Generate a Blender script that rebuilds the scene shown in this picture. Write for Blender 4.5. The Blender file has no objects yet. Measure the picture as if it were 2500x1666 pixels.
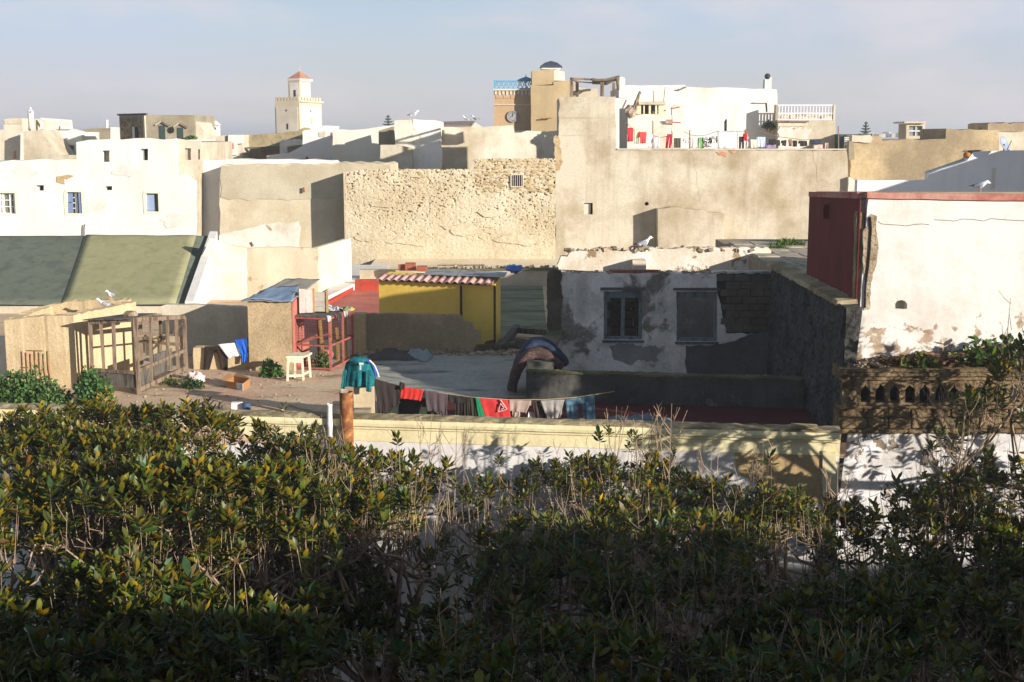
import bpy, math, random
import numpy as np
from mathutils import Vector, Matrix, noise
from mathutils.geometry import tessellate_polygon
from math import sin, cos, pi, radians, atan, sqrt

random.seed(7)
scene = bpy.context.scene
COL = scene.collection

# ------------------------------------------------------------------ camera
F = 3125.0                      # focal length in photo pixels (photo 2500 wide)
TH = atan(500 / F)              # pitch below the horizon
CAM = Vector((0, 0, 5.8))
cam_d = bpy.data.cameras.new('camera')
cam_d.sensor_width = 36.0
cam_d.lens = 36.0 * F / 2500
cam_d.clip_start = 0.1
cam_d.clip_end = 6000
cam = bpy.data.objects.new('camera', cam_d)
COL.objects.link(cam)
cam.location = CAM
cam.rotation_euler = (pi / 2 - TH, 0, 0)
scene.camera = cam

# ------------------------------------------------------------------ light
SUN_AZ = radians(52)            # to the right of straight behind the camera
SUN_EL = radians(14.4)
sun_d = bpy.data.lights.new('sun', 'SUN')
sun_d.energy = 5.0
sun_d.angle = radians(0.5)
sun_d.color = (1.0, 0.94, 0.865)
sun = bpy.data.objects.new('sun', sun_d)
COL.objects.link(sun)
sdir = Vector((sin(SUN_AZ) * cos(SUN_EL), -cos(SUN_AZ) * cos(SUN_EL), sin(SUN_EL)))  # towards the sun
sun.rotation_euler = sdir.to_track_quat('Z', 'Y').to_euler()
sun.location = (30, -20, 30)

world = bpy.data.worlds.new('World')
scene.world = world
world.use_nodes = True
wn = world.node_tree
wn.nodes.clear()
w_out = wn.nodes.new('ShaderNodeOutputWorld')
w_bg = wn.nodes.new('ShaderNodeBackground')
w_sky = wn.nodes.new('ShaderNodeTexSky')
w_sky.sky_type = 'NISHITA'
w_sky.sun_disc = False
w_sky.sun_elevation = SUN_EL
w_sky.sun_rotation = math.atan2(sdir.x, sdir.y)
w_sky.altitude = 10
w_sky.air_density = 1.0
w_sky.dust_density = 0.5
w_sky.ozone_density = 1.3
w_bg.inputs['Strength'].default_value = 0.062
# thin cloud veil: soft noise over the sky direction mixes in a pale grey-white
w_tc = wn.nodes.new('ShaderNodeTexCoord')
w_map = wn.nodes.new('ShaderNodeMapping')
w_map.inputs['Scale'].default_value = (1.0, 1.0, 2.6)
w_no = wn.nodes.new('ShaderNodeTexNoise')
w_no.inputs['Scale'].default_value = 3.0
w_no.inputs['Detail'].default_value = 5.0
w_no.inputs['Roughness'].default_value = 0.5
w_mr = wn.nodes.new('ShaderNodeMapRange')
w_mr.inputs['From Min'].default_value = 0.35
w_mr.inputs['From Max'].default_value = 0.72
w_mr.inputs['To Min'].default_value = 0.72
w_mr.inputs['To Max'].default_value = 0.95
w_mix = wn.nodes.new('ShaderNodeMix')
w_mix.data_type = 'RGBA'
w_mix.inputs['B'].default_value = (6.1, 6.65, 8.0, 1)
L = wn.links.new
L(w_tc.outputs['Generated'], w_map.inputs['Vector'])
L(w_map.outputs['Vector'], w_no.inputs['Vector'])
L(w_no.outputs['Fac'], w_mr.inputs['Value'])
# the sea haze thins towards the zenith; warm-grey cloud bank low down
w_sep = wn.nodes.new('ShaderNodeSeparateXYZ')
w_el = wn.nodes.new('ShaderNodeMapRange')
w_el.interpolation_type = 'SMOOTHSTEP'
w_el.inputs['From Min'].default_value = 0.06
w_el.inputs['From Max'].default_value = 0.5
w_el.inputs['To Min'].default_value = 1.0
w_el.inputs['To Max'].default_value = 0.18
w_mul = wn.nodes.new('ShaderNodeMath')
w_mul.operation = 'MULTIPLY'
w_no2 = wn.nodes.new('ShaderNodeTexNoise')
w_no2.inputs['Scale'].default_value = 5.5
w_no2.inputs['Detail'].default_value = 6.0
w_no2.inputs['Roughness'].default_value = 0.55
w_mr2 = wn.nodes.new('ShaderNodeMapRange')
w_mr2.inputs['From Min'].default_value = 0.44
w_mr2.inputs['From Max'].default_value = 0.66
w_mr2.inputs['To Max'].default_value = 0.75
w_cl = wn.nodes.new('ShaderNodeMix')
w_cl.data_type = 'RGBA'
w_cl.inputs['B'].default_value = (8.0, 7.5, 7.9, 1)
L(w_tc.outputs['Generated'], w_sep.inputs[0])
L(w_sep.outputs['Z'], w_el.inputs['Value'])
L(w_mr.outputs['Result'], w_mul.inputs[0])
L(w_el.outputs['Result'], w_mul.inputs[1])
L(w_mul.outputs[0], w_mix.inputs['Factor'])
w_map2 = wn.nodes.new('ShaderNodeMapping')
w_map2.inputs['Scale'].default_value = (1.0, 1.0, 3.2)
w_map2.inputs['Location'].default_value = (3.3, 1.1, 0.4)
L(w_tc.outputs['Generated'], w_map2.inputs['Vector'])
L(w_map2.outputs['Vector'], w_no2.inputs['Vector'])
L(w_no2.outputs['Fac'], w_mr2.inputs['Value'])
w_mul2 = wn.nodes.new('ShaderNodeMath')
w_mul2.operation = 'MULTIPLY'
L(w_mr2.outputs['Result'], w_mul2.inputs[0])
L(w_el.outputs['Result'], w_mul2.inputs[1])
L(w_mul2.outputs[0], w_cl.inputs['Factor'])
# veil colour: warm-pale at the horizon, bluer a few degrees up
w_vc = wn.nodes.new('ShaderNodeMix')
w_vc.data_type = 'RGBA'
w_vc.inputs['A'].default_value = (7.0, 6.9, 7.5, 1)
w_vc.inputs['B'].default_value = (5.5, 7.0, 9.0, 1)
w_ve = wn.nodes.new('ShaderNodeMapRange')
w_ve.interpolation_type = 'SMOOTHSTEP'
w_ve.inputs['From Min'].default_value = 0.0
w_ve.inputs['From Max'].default_value = 0.13
L(w_sep.outputs['Z'], w_ve.inputs['Value'])
L(w_ve.outputs['Result'], w_vc.inputs['Factor'])
L(w_vc.outputs['Result'], w_mix.inputs['B'])
L(w_sky.outputs['Color'], w_mix.inputs['A'])
L(w_mix.outputs['Result'], w_cl.inputs['A'])
L(w_cl.outputs['Result'], w_bg.inputs['Color'])
L(w_bg.outputs['Background'], w_out.inputs['Surface'])

scene.view_settings.view_transform = 'Standard'
scene.view_settings.look = 'None'
scene.view_settings.exposure = 0.66
scene.view_settings.gamma = 1.0
scene.render.engine = 'CYCLES'
scene.cycles.max_bounces = 5
scene.cycles.diffuse_bounces = 2
scene.cycles.glossy_bounces = 2
scene.cycles.transmission_bounces = 2
scene.cycles.transparent_max_bounces = 8
scene.cycles.volume_bounces = 0
scene.cycles.use_adaptive_sampling = True
scene.cycles.use_denoising = True

# ------------------------------------------------------------------ geometry helpers
SP, CP = sin(TH), cos(TH)

def ray(px, py):
    u, v = px - 1250.0, 833.0 - py
    return Vector((u, v * SP + F * CP, v * CP - F * SP))

def W(px, py, Y):
    """world point at depth Y seen at photo pixel (px, py)"""
    d = ray(px, py)
    return CAM + d * (Y / d.y)

def G(px, py, z=0.0):
    """world point on the level z seen at photo pixel (px, py)"""
    d = ray(px, py)
    return CAM + d * ((z - CAM.z) / d.z)

def rr(a, b):
    return random.uniform(a, b)

def jit_loop(pts, seg, amp):
    """pts: (x, z) loop; subdivide to seg metres and jitter by amp"""
    if not amp:
        return [tuple(p) for p in pts]
    out = []
    n = len(pts)
    for i in range(n):
        a, b = pts[i], pts[(i + 1) % n]
        l = math.hypot(b[0] - a[0], b[1] - a[1])
        k = max(1, min(60, int(l / seg)))
        for j in range(k):
            t = j / k
            out.append((a[0] + (b[0] - a[0]) * t + rr(-amp, amp), a[1] + (b[1] - a[1]) * t + rr(-amp, amp)))
    return out

BASE = {}

class MB:
    def __init__(s):
        s.v = []
        s.f = []

    def add(s, vs, fs):
        o = len(s.v)
        s.v += [tuple(v) for v in vs]
        s.f += [tuple(i + o for i in f) for f in fs]
        return s

    def hexa(s, p):
        return s.add(p, [(0, 3, 2, 1), (4, 5, 6, 7), (0, 1, 5, 4), (1, 2, 6, 5), (2, 3, 7, 6), (3, 0, 4, 7)])

    def box(s, x0, x1, y0, y1, z0, z1, j=0.0):
        p = [(x0, y0, z0), (x1, y0, z0), (x1, y1, z0), (x0, y1, z0), (x0, y0, z1), (x1, y0, z1), (x1, y1, z1), (x0, y1, z1)]
        if j:
            p = [(a + rr(-j, j), b + rr(-j, j), c + rr(-j, j)) for a, b, c in p]
        return s.hexa(p)

    def pbox(s, px0, py0, px1, py1, Y, t, j=0.0):
        """box whose front face covers the pixel rectangle at depth Y, thickness t going back"""
        a, b = W(px0, py1, Y), W(px1, py0, Y)
        return s.box(a.x, b.x, Y, Y + t, a.z, b.z, j)

    def obox(s, A, B, t, z0, z1, zb=None):
        """upright wall between plan points A and B, thickness t behind the line"""
        A, B = Vector(A[:2]), Vector(B[:2])
        d = (B - A).normalized()
        n = Vector((-d.y, d.x)) * t
        z2 = z1 if zb is None else zb
        C, D = B + n, A + n
        return s.hexa([(A.x, A.y, z0), (B.x, B.y, z0), (C.x, C.y, z0), (D.x, D.y, z0),
                       (A.x, A.y, z1), (B.x, B.y, z2), (C.x, C.y, z2), (D.x, D.y, z1)])

    def plan(s, poly, z0, z1):
        n = len(poly)
        ztop = z1 if isinstance(z1, (list, tuple)) else [z1] * n
        vs = [(p[0], p[1], z0) for p in poly] + [(p[0], p[1], zz) for p, zz in zip(poly, ztop)]
        fs = [tuple(range(n - 1, -1, -1)), tuple(range(n, 2 * n))]
        fs += [(i, (i + 1) % n, n + (i + 1) % n, n + i) for i in range(n)]
        return s.add(vs, fs)

    def wall(s, outer, holes=(), Y=30.0, t=0.3, px=True, seg=0.3, jit=0.0, jh=0.0):
        """upright slab in the plane y=Y with a polygonal outline (photo pixels or x,z) and real openings"""
        cv = (lambda q: (W(q[0], q[1], Y).x, W(q[0], q[1], Y).z)) if px else (lambda q: q)
        if Y > 45:
            jit *= 1.7
        loops = [jit_loop([cv(q) for q in outer], seg, jit)]
        for h in holes:
            if len(h) == 4 and not isinstance(h[0], (tuple, list)):
                h = [(h[0], h[1]), (h[2], h[1]), (h[2], h[3]), (h[0], h[3])]
            loops.append(jit_loop([cv(q) for q in h], seg * 0.5, jh))
        flat = [p for l in loops for p in l]
        tris = tessellate_polygon([[Vector((p[0], p[1], 0)) for p in l] for l in loops])
        n = len(flat)
        vs = [(p[0], Y, p[1]) for p in flat] + [(p[0], Y + t, p[1]) for p in flat]
        fs = []
        for a, b, c in tris:
            A, B, Cc = flat[a], flat[b], flat[c]
            cr = (B[0] - A[0]) * (Cc[1] - A[1]) - (B[1] - A[1]) * (Cc[0] - A[0])
            if cr < 0:
                a, b, c = c, b, a
            fs.append((a, b, c))
            fs.append((n + c, n + b, n + a))
        o = 0
        for li, l in enumerate(loops):
            m = len(l)
            ar = sum(l[i][0] * l[(i + 1) % m][1] - l[(i + 1) % m][0] * l[i][1] for i in range(m))
            ccw = ar > 0
            for i in range(m):
                a, b = o + i, o + (i + 1) % m
                q = (b, a, n + a, n + b) if (ccw == (li == 0)) else (a, b, n + b, n + a)
                fs.append(q)
            o += m
        return s.add(vs, fs)

    def bar(s, p, q, w, h=None, up=(0, 0, 1)):
        p, q = Vector(p), Vector(q)
        h = h or w
        d = (q - p).normalized()
        u = Vector(up)
        if abs(d.dot(u)) > 0.95:
            u = Vector((0, 1, 0))
        a = d.cross(u).normalized() * (w / 2)
        b = a.cross(d).normalized() * (h / 2)
        return s.hexa([p - a - b, p + a - b, p + a + b, p - a + b, q - a - b, q + a - b, q + a + b, q - a + b])

    def tube(s, pts, r, n=6, cap=True):
        pts = [Vector(p) for p in pts]
        k = len(pts)
        rs = r if isinstance(r, (list, tuple)) else [r] * k
        vs, fs = [], []
        ref = Vector((0.3, 0.2, 1)).normalized()
        for i, p in enumerate(pts):
            d = (pts[min(i + 1, k - 1)] - pts[max(i - 1, 0)]).normalized()
            u = ref - d * ref.dot(d)
            if u.length < 0.05:
                u = Vector((1, 0, 0)) - d * d.x
            u.normalize()
            w = d.cross(u)
            for j in range(n):
                a = 2 * pi * j / n
                vs.append(p + (u * cos(a) + w * sin(a)) * rs[i])
        for i in range(k - 1):
            for j in range(n):
                a, b = i * n + j, i * n + (j + 1) % n
                fs.append((a, b, b + n, a + n))
        if cap:
            fs.append(tuple(range(n - 1, -1, -1)))
            fs.append(tuple(range((k - 1) * n, k * n)))
        return s.add(vs, fs)

    def loft(s, rings, cap=True):
        n = len(rings[0])
        vs = [p for r in rings for p in r]
        fs = []
        for i in range(len(rings) - 1):
            for j in range(n):
                a, b = i * n + j, i * n + (j + 1) % n
                fs.append((a, b, b + n, a + n))
        if cap:
            fs.append(tuple(range(n - 1, -1, -1)))
            fs.append(tuple(range((len(rings) - 1) * n, len(rings) * n)))
        return s.add(vs, fs)

    def lathe(s, c, prof, n=16):
        """profile of (r, z) turned round the upright axis through c"""
        return s.loft([[(c[0] + r * cos(2 * pi * j / n), c[1] + r * sin(2 * pi * j / n), c[2] + z) for j in range(n)] for r, z in prof])

    def grid(s, P):
        """P[i][j] points -> open sheet"""
        m, n = len(P), len(P[0])
        vs = [p for row in P for p in row]
        fs = [(i * n + j, i * n + j + 1, (i + 1) * n + j + 1, (i + 1) * n + j) for i in range(m - 1) for j in range(n - 1)]
        return s.add(vs, fs)

    def build(s, name, mat, parent=None, base=None, smooth=False, solid=0.0, bevel=0.0, sub=0):
        if base is None:
            if parent is not None:
                base = BASE.get(parent.name, (0, 0, 0))
            else:
                base = (0, 0, 0)
        b = base
        me = bpy.data.meshes.new(name)
        me.from_pydata([(v[0] - b[0], v[1] - b[1], v[2] - b[2]) for v in s.v], [], s.f)
        me.update()
        if smooth:
            for p in me.polygons:
                p.use_smooth = True
        o = bpy.data.objects.new(name, me)
        COL.objects.link(o)
        if parent is not None:
            o.parent = parent
        else:
            o.location = b
        if mat is not None:
            me.materials.append(mat)
        if solid:
            md = o.modifiers.new('solid', 'SOLIDIFY')
            md.thickness = solid
            md.offset = 0
        if bevel:
            md = o.modifiers.new('bevel', 'BEVEL')
            md.width = bevel
            md.segments = 2
            md.limit_method = 'ANGLE'
        if sub:
            md = o.modifiers.new('sub', 'SUBSURF')
            md.levels = sub
            md.render_levels = sub
        BASE[o.name] = tuple(b)
        return o

def tag(o, label, cat, group=None):
    o['label'] = label
    o['category'] = cat
    if group:
        o['group'] = group
    return o

def thing(name, label, cat, base, group=None):
    o = bpy.data.objects.new(name, None)
    o.empty_display_size = 0.2
    COL.objects.link(o)
    o.location = tuple(base)
    BASE[o.name] = tuple(float(c) for c in base)
    return tag(o, label, cat, group)

def struct(o, kind='structure'):
    o['kind'] = kind
    return o

# ------------------------------------------------------------------ materials
def S(r, g, b):
    f = lambda c: (c / 255 / 12.92) if c <= 10 else ((c / 255 + 0.055) / 1.055) ** 2.4
    return (f(r), f(g), f(b), 1.0)

MATS = {}

class NT:
    def __init__(s, name):
        s.m = bpy.data.materials.new(name)
        s.m.use_nodes = True
        s.t = s.m.node_tree
        s.t.nodes.clear()
        s.out = s.t.nodes.new('ShaderNodeOutputMaterial')
        s.bs = s.t.nodes.new('ShaderNodeBsdfPrincipled')
        s.t.links.new(s.bs.outputs[0], s.out.inputs['Surface'])
        s.pos = s.t.nodes.new('ShaderNodeNewGeometry').outputs['Position']

    def link(s, a, b):
        s.t.links.new(a, b)

    def noise(s, scale, detail=5, rough=0.6, stretch=None, off=0.0, dist=0.0, vec=None):
        n = s.t.nodes.new('ShaderNodeTexNoise')
        n.inputs['Scale'].default_value = scale
        n.inputs['Detail'].default_value = detail
        n.inputs['Roughness'].default_value = rough
        n.inputs['Distortion'].default_value = dist
        v = vec or s.pos
        mp = s.t.nodes.new('ShaderNodeMapping')
        mp.inputs['Location'].default_value = (off, off * 0.7, off * 1.3)
        mp.inputs['Scale'].default_value = stretch or (1, 1, 1)
        s.link(v, mp.inputs['Vector'])
        s.link(mp.outputs[0], n.inputs['Vector'])
        return n.outputs['Fac']

    def ramp(s, x, a, b, lo=0.0, hi=1.0):
        n = s.t.nodes.new('ShaderNodeMapRange')
        n.inputs['From Min'].default_value = a
        n.inputs['From Max'].default_value = b
        n.inputs['To Min'].default_value = lo
        n.inputs['To Max'].default_value = hi
        s.link(x, n.inputs['Value'])
        return n.outputs['Result']

    def math(s, op, a, b):
        n = s.t.nodes.new('ShaderNodeMath')
        n.operation = op
        for i, q in enumerate((a, b)):
            if isinstance(q, (int, float)):
                n.inputs[i].default_value = q
            else:
                s.link(q, n.inputs[i])
        return n.outputs[0]

    def mix(s, fac, a, b, mode='MIX'):
        n = s.t.nodes.new('ShaderNodeMix')
        n.data_type = 'RGBA'
        n.blend_type = mode
        for key, q in (('Factor', fac), ('A', a), ('B', b)):
            if isinstance(q, (int, float)):
                n.inputs[key].default_value = q
            elif isinstance(q, tuple):
                n.inputs[key].default_value = q
            else:
                s.link(q, n.inputs[key])
        return n.outputs['Result']

    def grey(s, x):
        n = s.t.nodes.new('ShaderNodeCombineColor')
        for i in range(3):
            s.link(x, n.inputs[i])
        return n.outputs[0]

    def sep(s):
        n = s.t.nodes.new('ShaderNodeSeparateXYZ')
        s.link(s.pos, n.inputs[0])
        return n.outputs

    def bump(s, h, strength, dist):
        n = s.t.nodes.new('ShaderNodeBump')
        n.inputs['Strength'].default_value = strength
        n.inputs['Distance'].default_value = dist
        s.link(h, n.inputs['Height'])
        s.link(n.outputs[0], s.bs.inputs['Normal'])

    def done(s, col, rough=0.9, spec=0.25):
        if isinstance(col, tuple):
            s.bs.inputs['Base Color'].default_value = col
        else:
            s.link(col, s.bs.inputs['Base Color'])
        if isinstance(rough, (int, float)):
            s.bs.inputs['Roughness'].default_value = rough
        else:
            s.link(rough, s.bs.inputs['Roughness'])
        s.bs.inputs['Specular IOR Level'].default_value = spec
        return s.m

def plaster(name, base, blotch=None, bl=0.7, bls=0.5, bt=(0.42, 0.66), peel=None, pt=0.60, ps=0.7, psoft=0.03, streak=0.3, sc=None,
            grain=0.22, gs=14, bump=0.5, bd=0.02, off=None, low=None):
    """old wall plaster: soft blotches, run-off streaks, peeled patches with a real edge, grain"""
    if name in MATS:
        return MATS[name]
    t = NT(name)
    off = off if off is not None else (hash(name) % 97 if False else sum(map(ord, name)) % 97)
    c = base
    if blotch:
        f = t.ramp(t.noise(bls, 7, 0.62, off=off), bt[0], bt[1], 0, bl)
        c = t.mix(f, c, blotch)
        f2 = t.ramp(t.noise(bls * 3.3, 6, 0.6, off=off + 11), 0.5, 0.72, 0, bl * 0.6)
        c = t.mix(f2, c, blotch)
    if streak:
        f = t.ramp(t.noise(1.1, 5, 0.6, stretch=(1.6, 1.6, 0.16), off=off + 5), 0.5, 0.78, 0, streak)
        c = t.mix(f, c, sc or (base[0] * 0.45, base[1] * 0.42, base[2] * 0.36, 1))
    h = t.noise(gs * 0.6, 8, 0.65, off=off + 3)
    if peel:
        pn = t.noise(ps, 9, 0.66, off=off + 29, dist=0.4)
        if low:   # peeling that increases below a height: low = (z_where_full, z_where_none)
            z = t.sep()[2]
            pn = t.math('ADD', pn, t.ramp(z, low[0], low[1], 0.22, -0.12))
        f = t.ramp(pn, pt, pt + psoft)
        c = t.mix(f, c, t.mix(t.ramp(t.noise(9, 4, 0.6), 0.35, 0.65), peel, (peel[0] * 0.6, peel[1] * 0.57, peel[2] * 0.52, 1)))
        h = t.math('SUBTRACT', h, t.math('MULTIPLY', f, 0.7))
    g = t.ramp(t.noise(gs, 6, 0.7, off=off + 7), 0.25, 0.75, 1 - grain, 1 + grain)
    c = t.mix(1.0, c, t.grey(g), 'MULTIPLY')
    t.bump(h, bump, bd)
    MATS[name] = t.done(c, 0.93, 0.15)
    return MATS[name]

def plain(name, col, var=0.25, s=3.0, rough=0.8, spec=0.3, stretch=None, col2=None, t2=(0.5, 0.6), s2=2.0, bump=0.25, bs=20, bd=0.006):
    if name in MATS:
        return MATS[name]
    t = NT(name)
    c = col
    off = sum(map(ord, name)) % 89
    if col2:
        c = t.mix(t.ramp(t.noise(s2, 6, 0.6, stretch=stretch, off=off), t2[0], t2[1]), c, col2)
    g = t.ramp(t.noise(s, 5, 0.65, stretch=stretch, off=off + 3), 0.25, 0.75, 1 - var, 1 + var)
    c = t.mix(1.0, c, t.grey(g), 'MULTIPLY')
    if bump:
        t.bump(t.noise(bs, 4, 0.6, stretch=stretch, off=off + 9), bump, bd)
    MATS[name] = t.done(c, rough, spec)
    return MATS[name]

def stone(name, col, col2, s=3.0, bump=0.9, bd=0.05, pits=0.55):
    """rough stone / roughcast with pits"""
    if name in MATS:
        return MATS[name]
    t = NT(name)
    off = sum(map(ord, name)) % 71
    c = t.mix(t.ramp(t.noise(s * 0.4, 6, 0.6, off=off), 0.35, 0.65), col, col2)
    n = t.noise(s * 2.2, 9, 0.72, off=off + 4)
    c = t.mix(t.ramp(n, pits, pits + 0.12, 0, 0.75), c, (col2[0] * 0.35, col2[1] * 0.32, col2[2] * 0.27, 1))
    g = t.ramp(t.noise(s * 6, 5, 0.7), 0.25, 0.75, 0.72, 1.25)
    c = t.mix(1.0, c, t.grey(g), 'MULTIPLY')
    t.bump(t.math('SUBTRACT', 1.0, n), bump, bd)
    MATS[name] = t.done(c, 0.95, 0.1)
    return MATS[name]

# wall colours
M_WHITE = plaster('white_plaster', S(220, 215, 207), S(190, 178, 160), 0.6, 0.5, (0.5, 0.75), streak=0.28, grain=0.1, bump=0.35)
M_WHITE2 = plaster('white_plaster_worn', S(218, 211, 198), S(182, 166, 138), 0.8, 0.7, (0.48, 0.7), peel=S(178, 156, 122), pt=0.66, ps=1.0, streak=0.25, grain=0.1)
M_TAN = plaster('tan_plaster', S(199, 187, 164), S(160, 144, 116), 0.8, 0.5, (0.42, 0.66), streak=0.4, grain=0.14)
M_TAN2 = plaster('tan_plaster_light', S(206, 195, 174), S(172, 156, 128), 0.75, 0.6, (0.45, 0.7), peel=S(214, 204, 186), pt=0.64, ps=0.6, streak=0.25, grain=0.14)
M_GREYT = plaster('grey_tan_plaster', S(158, 147, 124), S(118, 108, 88), 0.75, 0.6, streak=0.3, grain=0.2)
M_CREAM = plaster('cream_paint', S(232, 219, 176), S(204, 186, 138), 0.5, 0.8, (0.5, 0.72), streak=0.3, grain=0.1)
M_ROUGHC = stone('roughcast', S(120, 112, 96), S(84, 78, 66), 4.0, 1.0, 0.06, 0.5)
M_PEBBLE = plaster('pebble_dash', S(178, 156, 122), S(142, 122, 92), 0.7, 1.2, grain=0.45, gs=30, bump=1.0, bd=0.015, streak=0.15)
M_WOOD = plain('weathered_wood', S(132, 114, 94), 0.4, 6, 0.85, stretch=(4, 4, 0.6), col2=S(88, 72, 58), bump=0.5, bs=14)
M_WOODG = plain('grey_board', S(98, 92, 82), 0.35, 5, 0.9, stretch=(5, 5, 0.7), col2=S(66, 62, 56), bump=0.5)
M_REDW = plain('red_painted_frame', S(160, 88, 76), 0.3, 8, 0.6, col2=S(110, 62, 52), t2=(0.55, 0.68), s2=6)
M_RUST = plain('rusty_iron', S(128, 78, 44), 0.4, 9, 0.85, col2=S(176, 122, 72), t2=(0.45, 0.65), s2=7)
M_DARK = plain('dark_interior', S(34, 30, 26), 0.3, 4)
M_IRON = plain('dark_iron', S(58, 50, 44), 0.3, 8, 0.7)
M_PVC = plain('white_pvc', S(214, 208, 202), 0.06, 5, 0.45)
# ================================================================== large structure
M_GROUND = plain('garden_soil', S(58, 48, 38), 0.3, 0.8, 0.95, col2=S(44, 38, 30))
M_OPP = plaster('dark_ochre_render', S(96, 74, 54), S(74, 58, 44), .7, .5)  # unseen walls kept dark so little light bounces onto the garden
struct(MB().add([(-900, -200, -6), (900, -200, -6), (900, 4000, -6), (-900, 4000, -6)], [(0, 1, 2, 3)]).build('ground', M_GROUND))

# the row of houses the picture is taken from, behind the viewer; unseen, roof heights set to shade the garden below
ob = thing('opposite_house', 'plain rendered house behind the viewpoint shading the garden trees', 'house', (8, -5, -6))
MB().box(-14, 19.8, -9, -0.7, -6, 6.55).build('wall', M_OPP, ob)
ob2 = thing('opposite_house', 'taller rendered house further right behind the viewpoint', 'house', (45, -5, -6))
MB().box(19.81, 75, -9, -0.7, -6, 7.9).build('wall', M_OPP, ob2)

# terrace floors
def floor_mat(name, base, b2, moss, mt=0.56, s=0.8):
    t = NT(name)
    c = t.mix(t.ramp(t.noise(s, 7, 0.65, off=3), 0.38, 0.64), base, b2)
    c = t.mix(t.ramp(t.noise(s * 0.9, 8, 0.68, stretch=(0.5, 1.6, 1), off=17), mt, mt + 0.1, 0, 0.85), c, moss)
    c = t.mix(1.0, c, t.grey(t.ramp(t.noise(9, 7, 0.72), 0.25, 0.75, 0.7, 1.3)), 'MULTIPLY')
    t.bump(t.noise(11, 8, 0.7), 0.6, 0.02)
    return t.done(c, 0.92, 0.2)

M_FLOOR = floor_mat('terrace_screed', S(206, 184, 152), S(198, 158, 130), S(104, 98, 62))
M_FLOORG = floor_mat('grey_screed', S(176, 172, 160), S(150, 148, 136), S(84, 90, 74), 0.55, 0.9)
M_FLOORR = floor_mat('red_floor_paint', S(92, 36, 32), S(76, 34, 32), S(66, 58, 54), 0.62, 1.1)
M_FLOORP = floor_mat('faded_red_roof_paint', S(176, 96, 80), S(196, 120, 100), S(140, 84, 74), 0.6, 0.7)
M_MOSSF = floor_mat('mossy_screed', S(132, 132, 112), S(98, 106, 74), S(64, 78, 36), 0.5, 0.8)

PA, PB = Vector((-14.5, 26.36, 0)), Vector((6.22, 23.66, 0))
pd_ = (PB - PA).normalized()
pn_ = Vector((pd_.y, -pd_.x, 0))      # towards the street
struct(MB().plan([(-17, 26.4), (6.4, 23.9), (6.4, 50), (-17, 50)], -0.3, 0.0).build('terrace_floor', M_FLOOR))
struct(MB().plan([(-3.4, 28.6), (-2.7, 28.0), (0.35, 28.3), (0.35, 33.8), (-3.6, 34.0)], -0.05, 0.006).build('concrete_floor', M_FLOORG))
struct(MB().plan([(-3.4, 25.2), (6.3, 24.0), (6.3, 28.0), (-2.0, 28.2)], -0.05, 0.010).build('red_floor', M_FLOORR))
struct(MB().plan([(-1.2, 34.9), (1.0, 34.9), (1.2, 49.9), (-0.6, 49.9)], -0.05, 0.006).build('mossy_floor', M_MOSSF))
struct(MB().plan([(-7.0, 36.5), (-3.9, 36.5), (-4.3, 49.0), (-6.0, 49.0), (-7.0, 44)], -0.05, 0.012).build('red_roof_floor', M_FLOORP))

# ---------------------------------------------------------------- parapet with moulded cornice
def prof_run(A, B, prof, n, j=0.0):
    mb = MB()
    rings = []
    d = (B - A).normalized()
    nn = Vector((d.y, -d.x, 0))
    for i in range(n + 1):
        p = A + (B - A) * (i / n)
        rings.append([(p.x + nn.x * o + rr(-j, j), p.y + nn.y * o + rr(-j, j), z + rr(-j, j)) for o, z in prof])
    mb.loft(rings)
    return mb

M_COPE = plaster('coping_render', S(176, 160, 126), S(112, 100, 74), 0.8, 1.6, (0.4, 0.62), grain=0.3, gs=18, bump=0.9, streak=0)
M_CREAMW = plaster('cream_band_paint', S(234, 221, 176), S(216, 199, 150), 0.6, 0.7, peel=S(196, 176, 136), pt=0.67, ps=1.4, streak=0.35, sc=S(150, 128, 80), grain=0.1)
M_WHITEP = plaster('white_limewash', S(226, 220, 214), S(200, 190, 178), 0.6, 0.6, peel=S(190, 166, 126), pt=0.70, ps=0.8, streak=0.25, grain=0.1)
par = thing('parapet_wall', 'long parapet wall, cream cornice over whitewash, crossing above the trees', 'wall', (PA.x, PA.y, -6))
prof_run(PA, PB, [(-0.28, -6), (0.0, -6), (0.0, 0.06), (-0.28, 0.06)], 30, 0.004).build('wall', M_WHITEP, par)
prof_run(PA, PB, [(0.0, -0.19), (0.014, -0.19), (0.016, 0.058), (0.0, 0.058)], 60, 0.002).build('cream_band', M_CREAMW, par)
prof_run(PA, PB, [(-0.285, 0.065), (0.05, 0.065), (0.055, 0.11), (0.03, 0.125), (-0.285, 0.125)], 60, 0.002).build('lower_moulding', M_CREAMW, par)
prof_run(PA, PB, [(-0.30, 0.128), (0.10, 0.128), (0.11, 0.19), (0.10, 0.262), (-0.30, 0.262)], 90, 0.004).build('cornice', M_CREAMW, par)
prof_run(PA, PB, [(-0.32, 0.264), (0.075, 0.264), (0.08, 0.30), (-0.05, 0.33), (-0.32, 0.31)], 160, 0.014).build('coping', M_COPE, par)

def patch(parent, pts, Y, mat, name='plaster_patch', t=0.012, jit=0.02, seg=0.12, skew=None):
    """a patch of another render standing a few millimetres proud of a wall at depth Y"""
    return MB().wall(pts, (), Y - t, t * 0.8, True, seg, jit).build(name, mat, parent)

M_TANP = plaster('exposed_render', S(186, 160, 116), S(160, 132, 92), 0.7, 1.2, grain=0.25, bump=0.8, streak=0.2)
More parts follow.
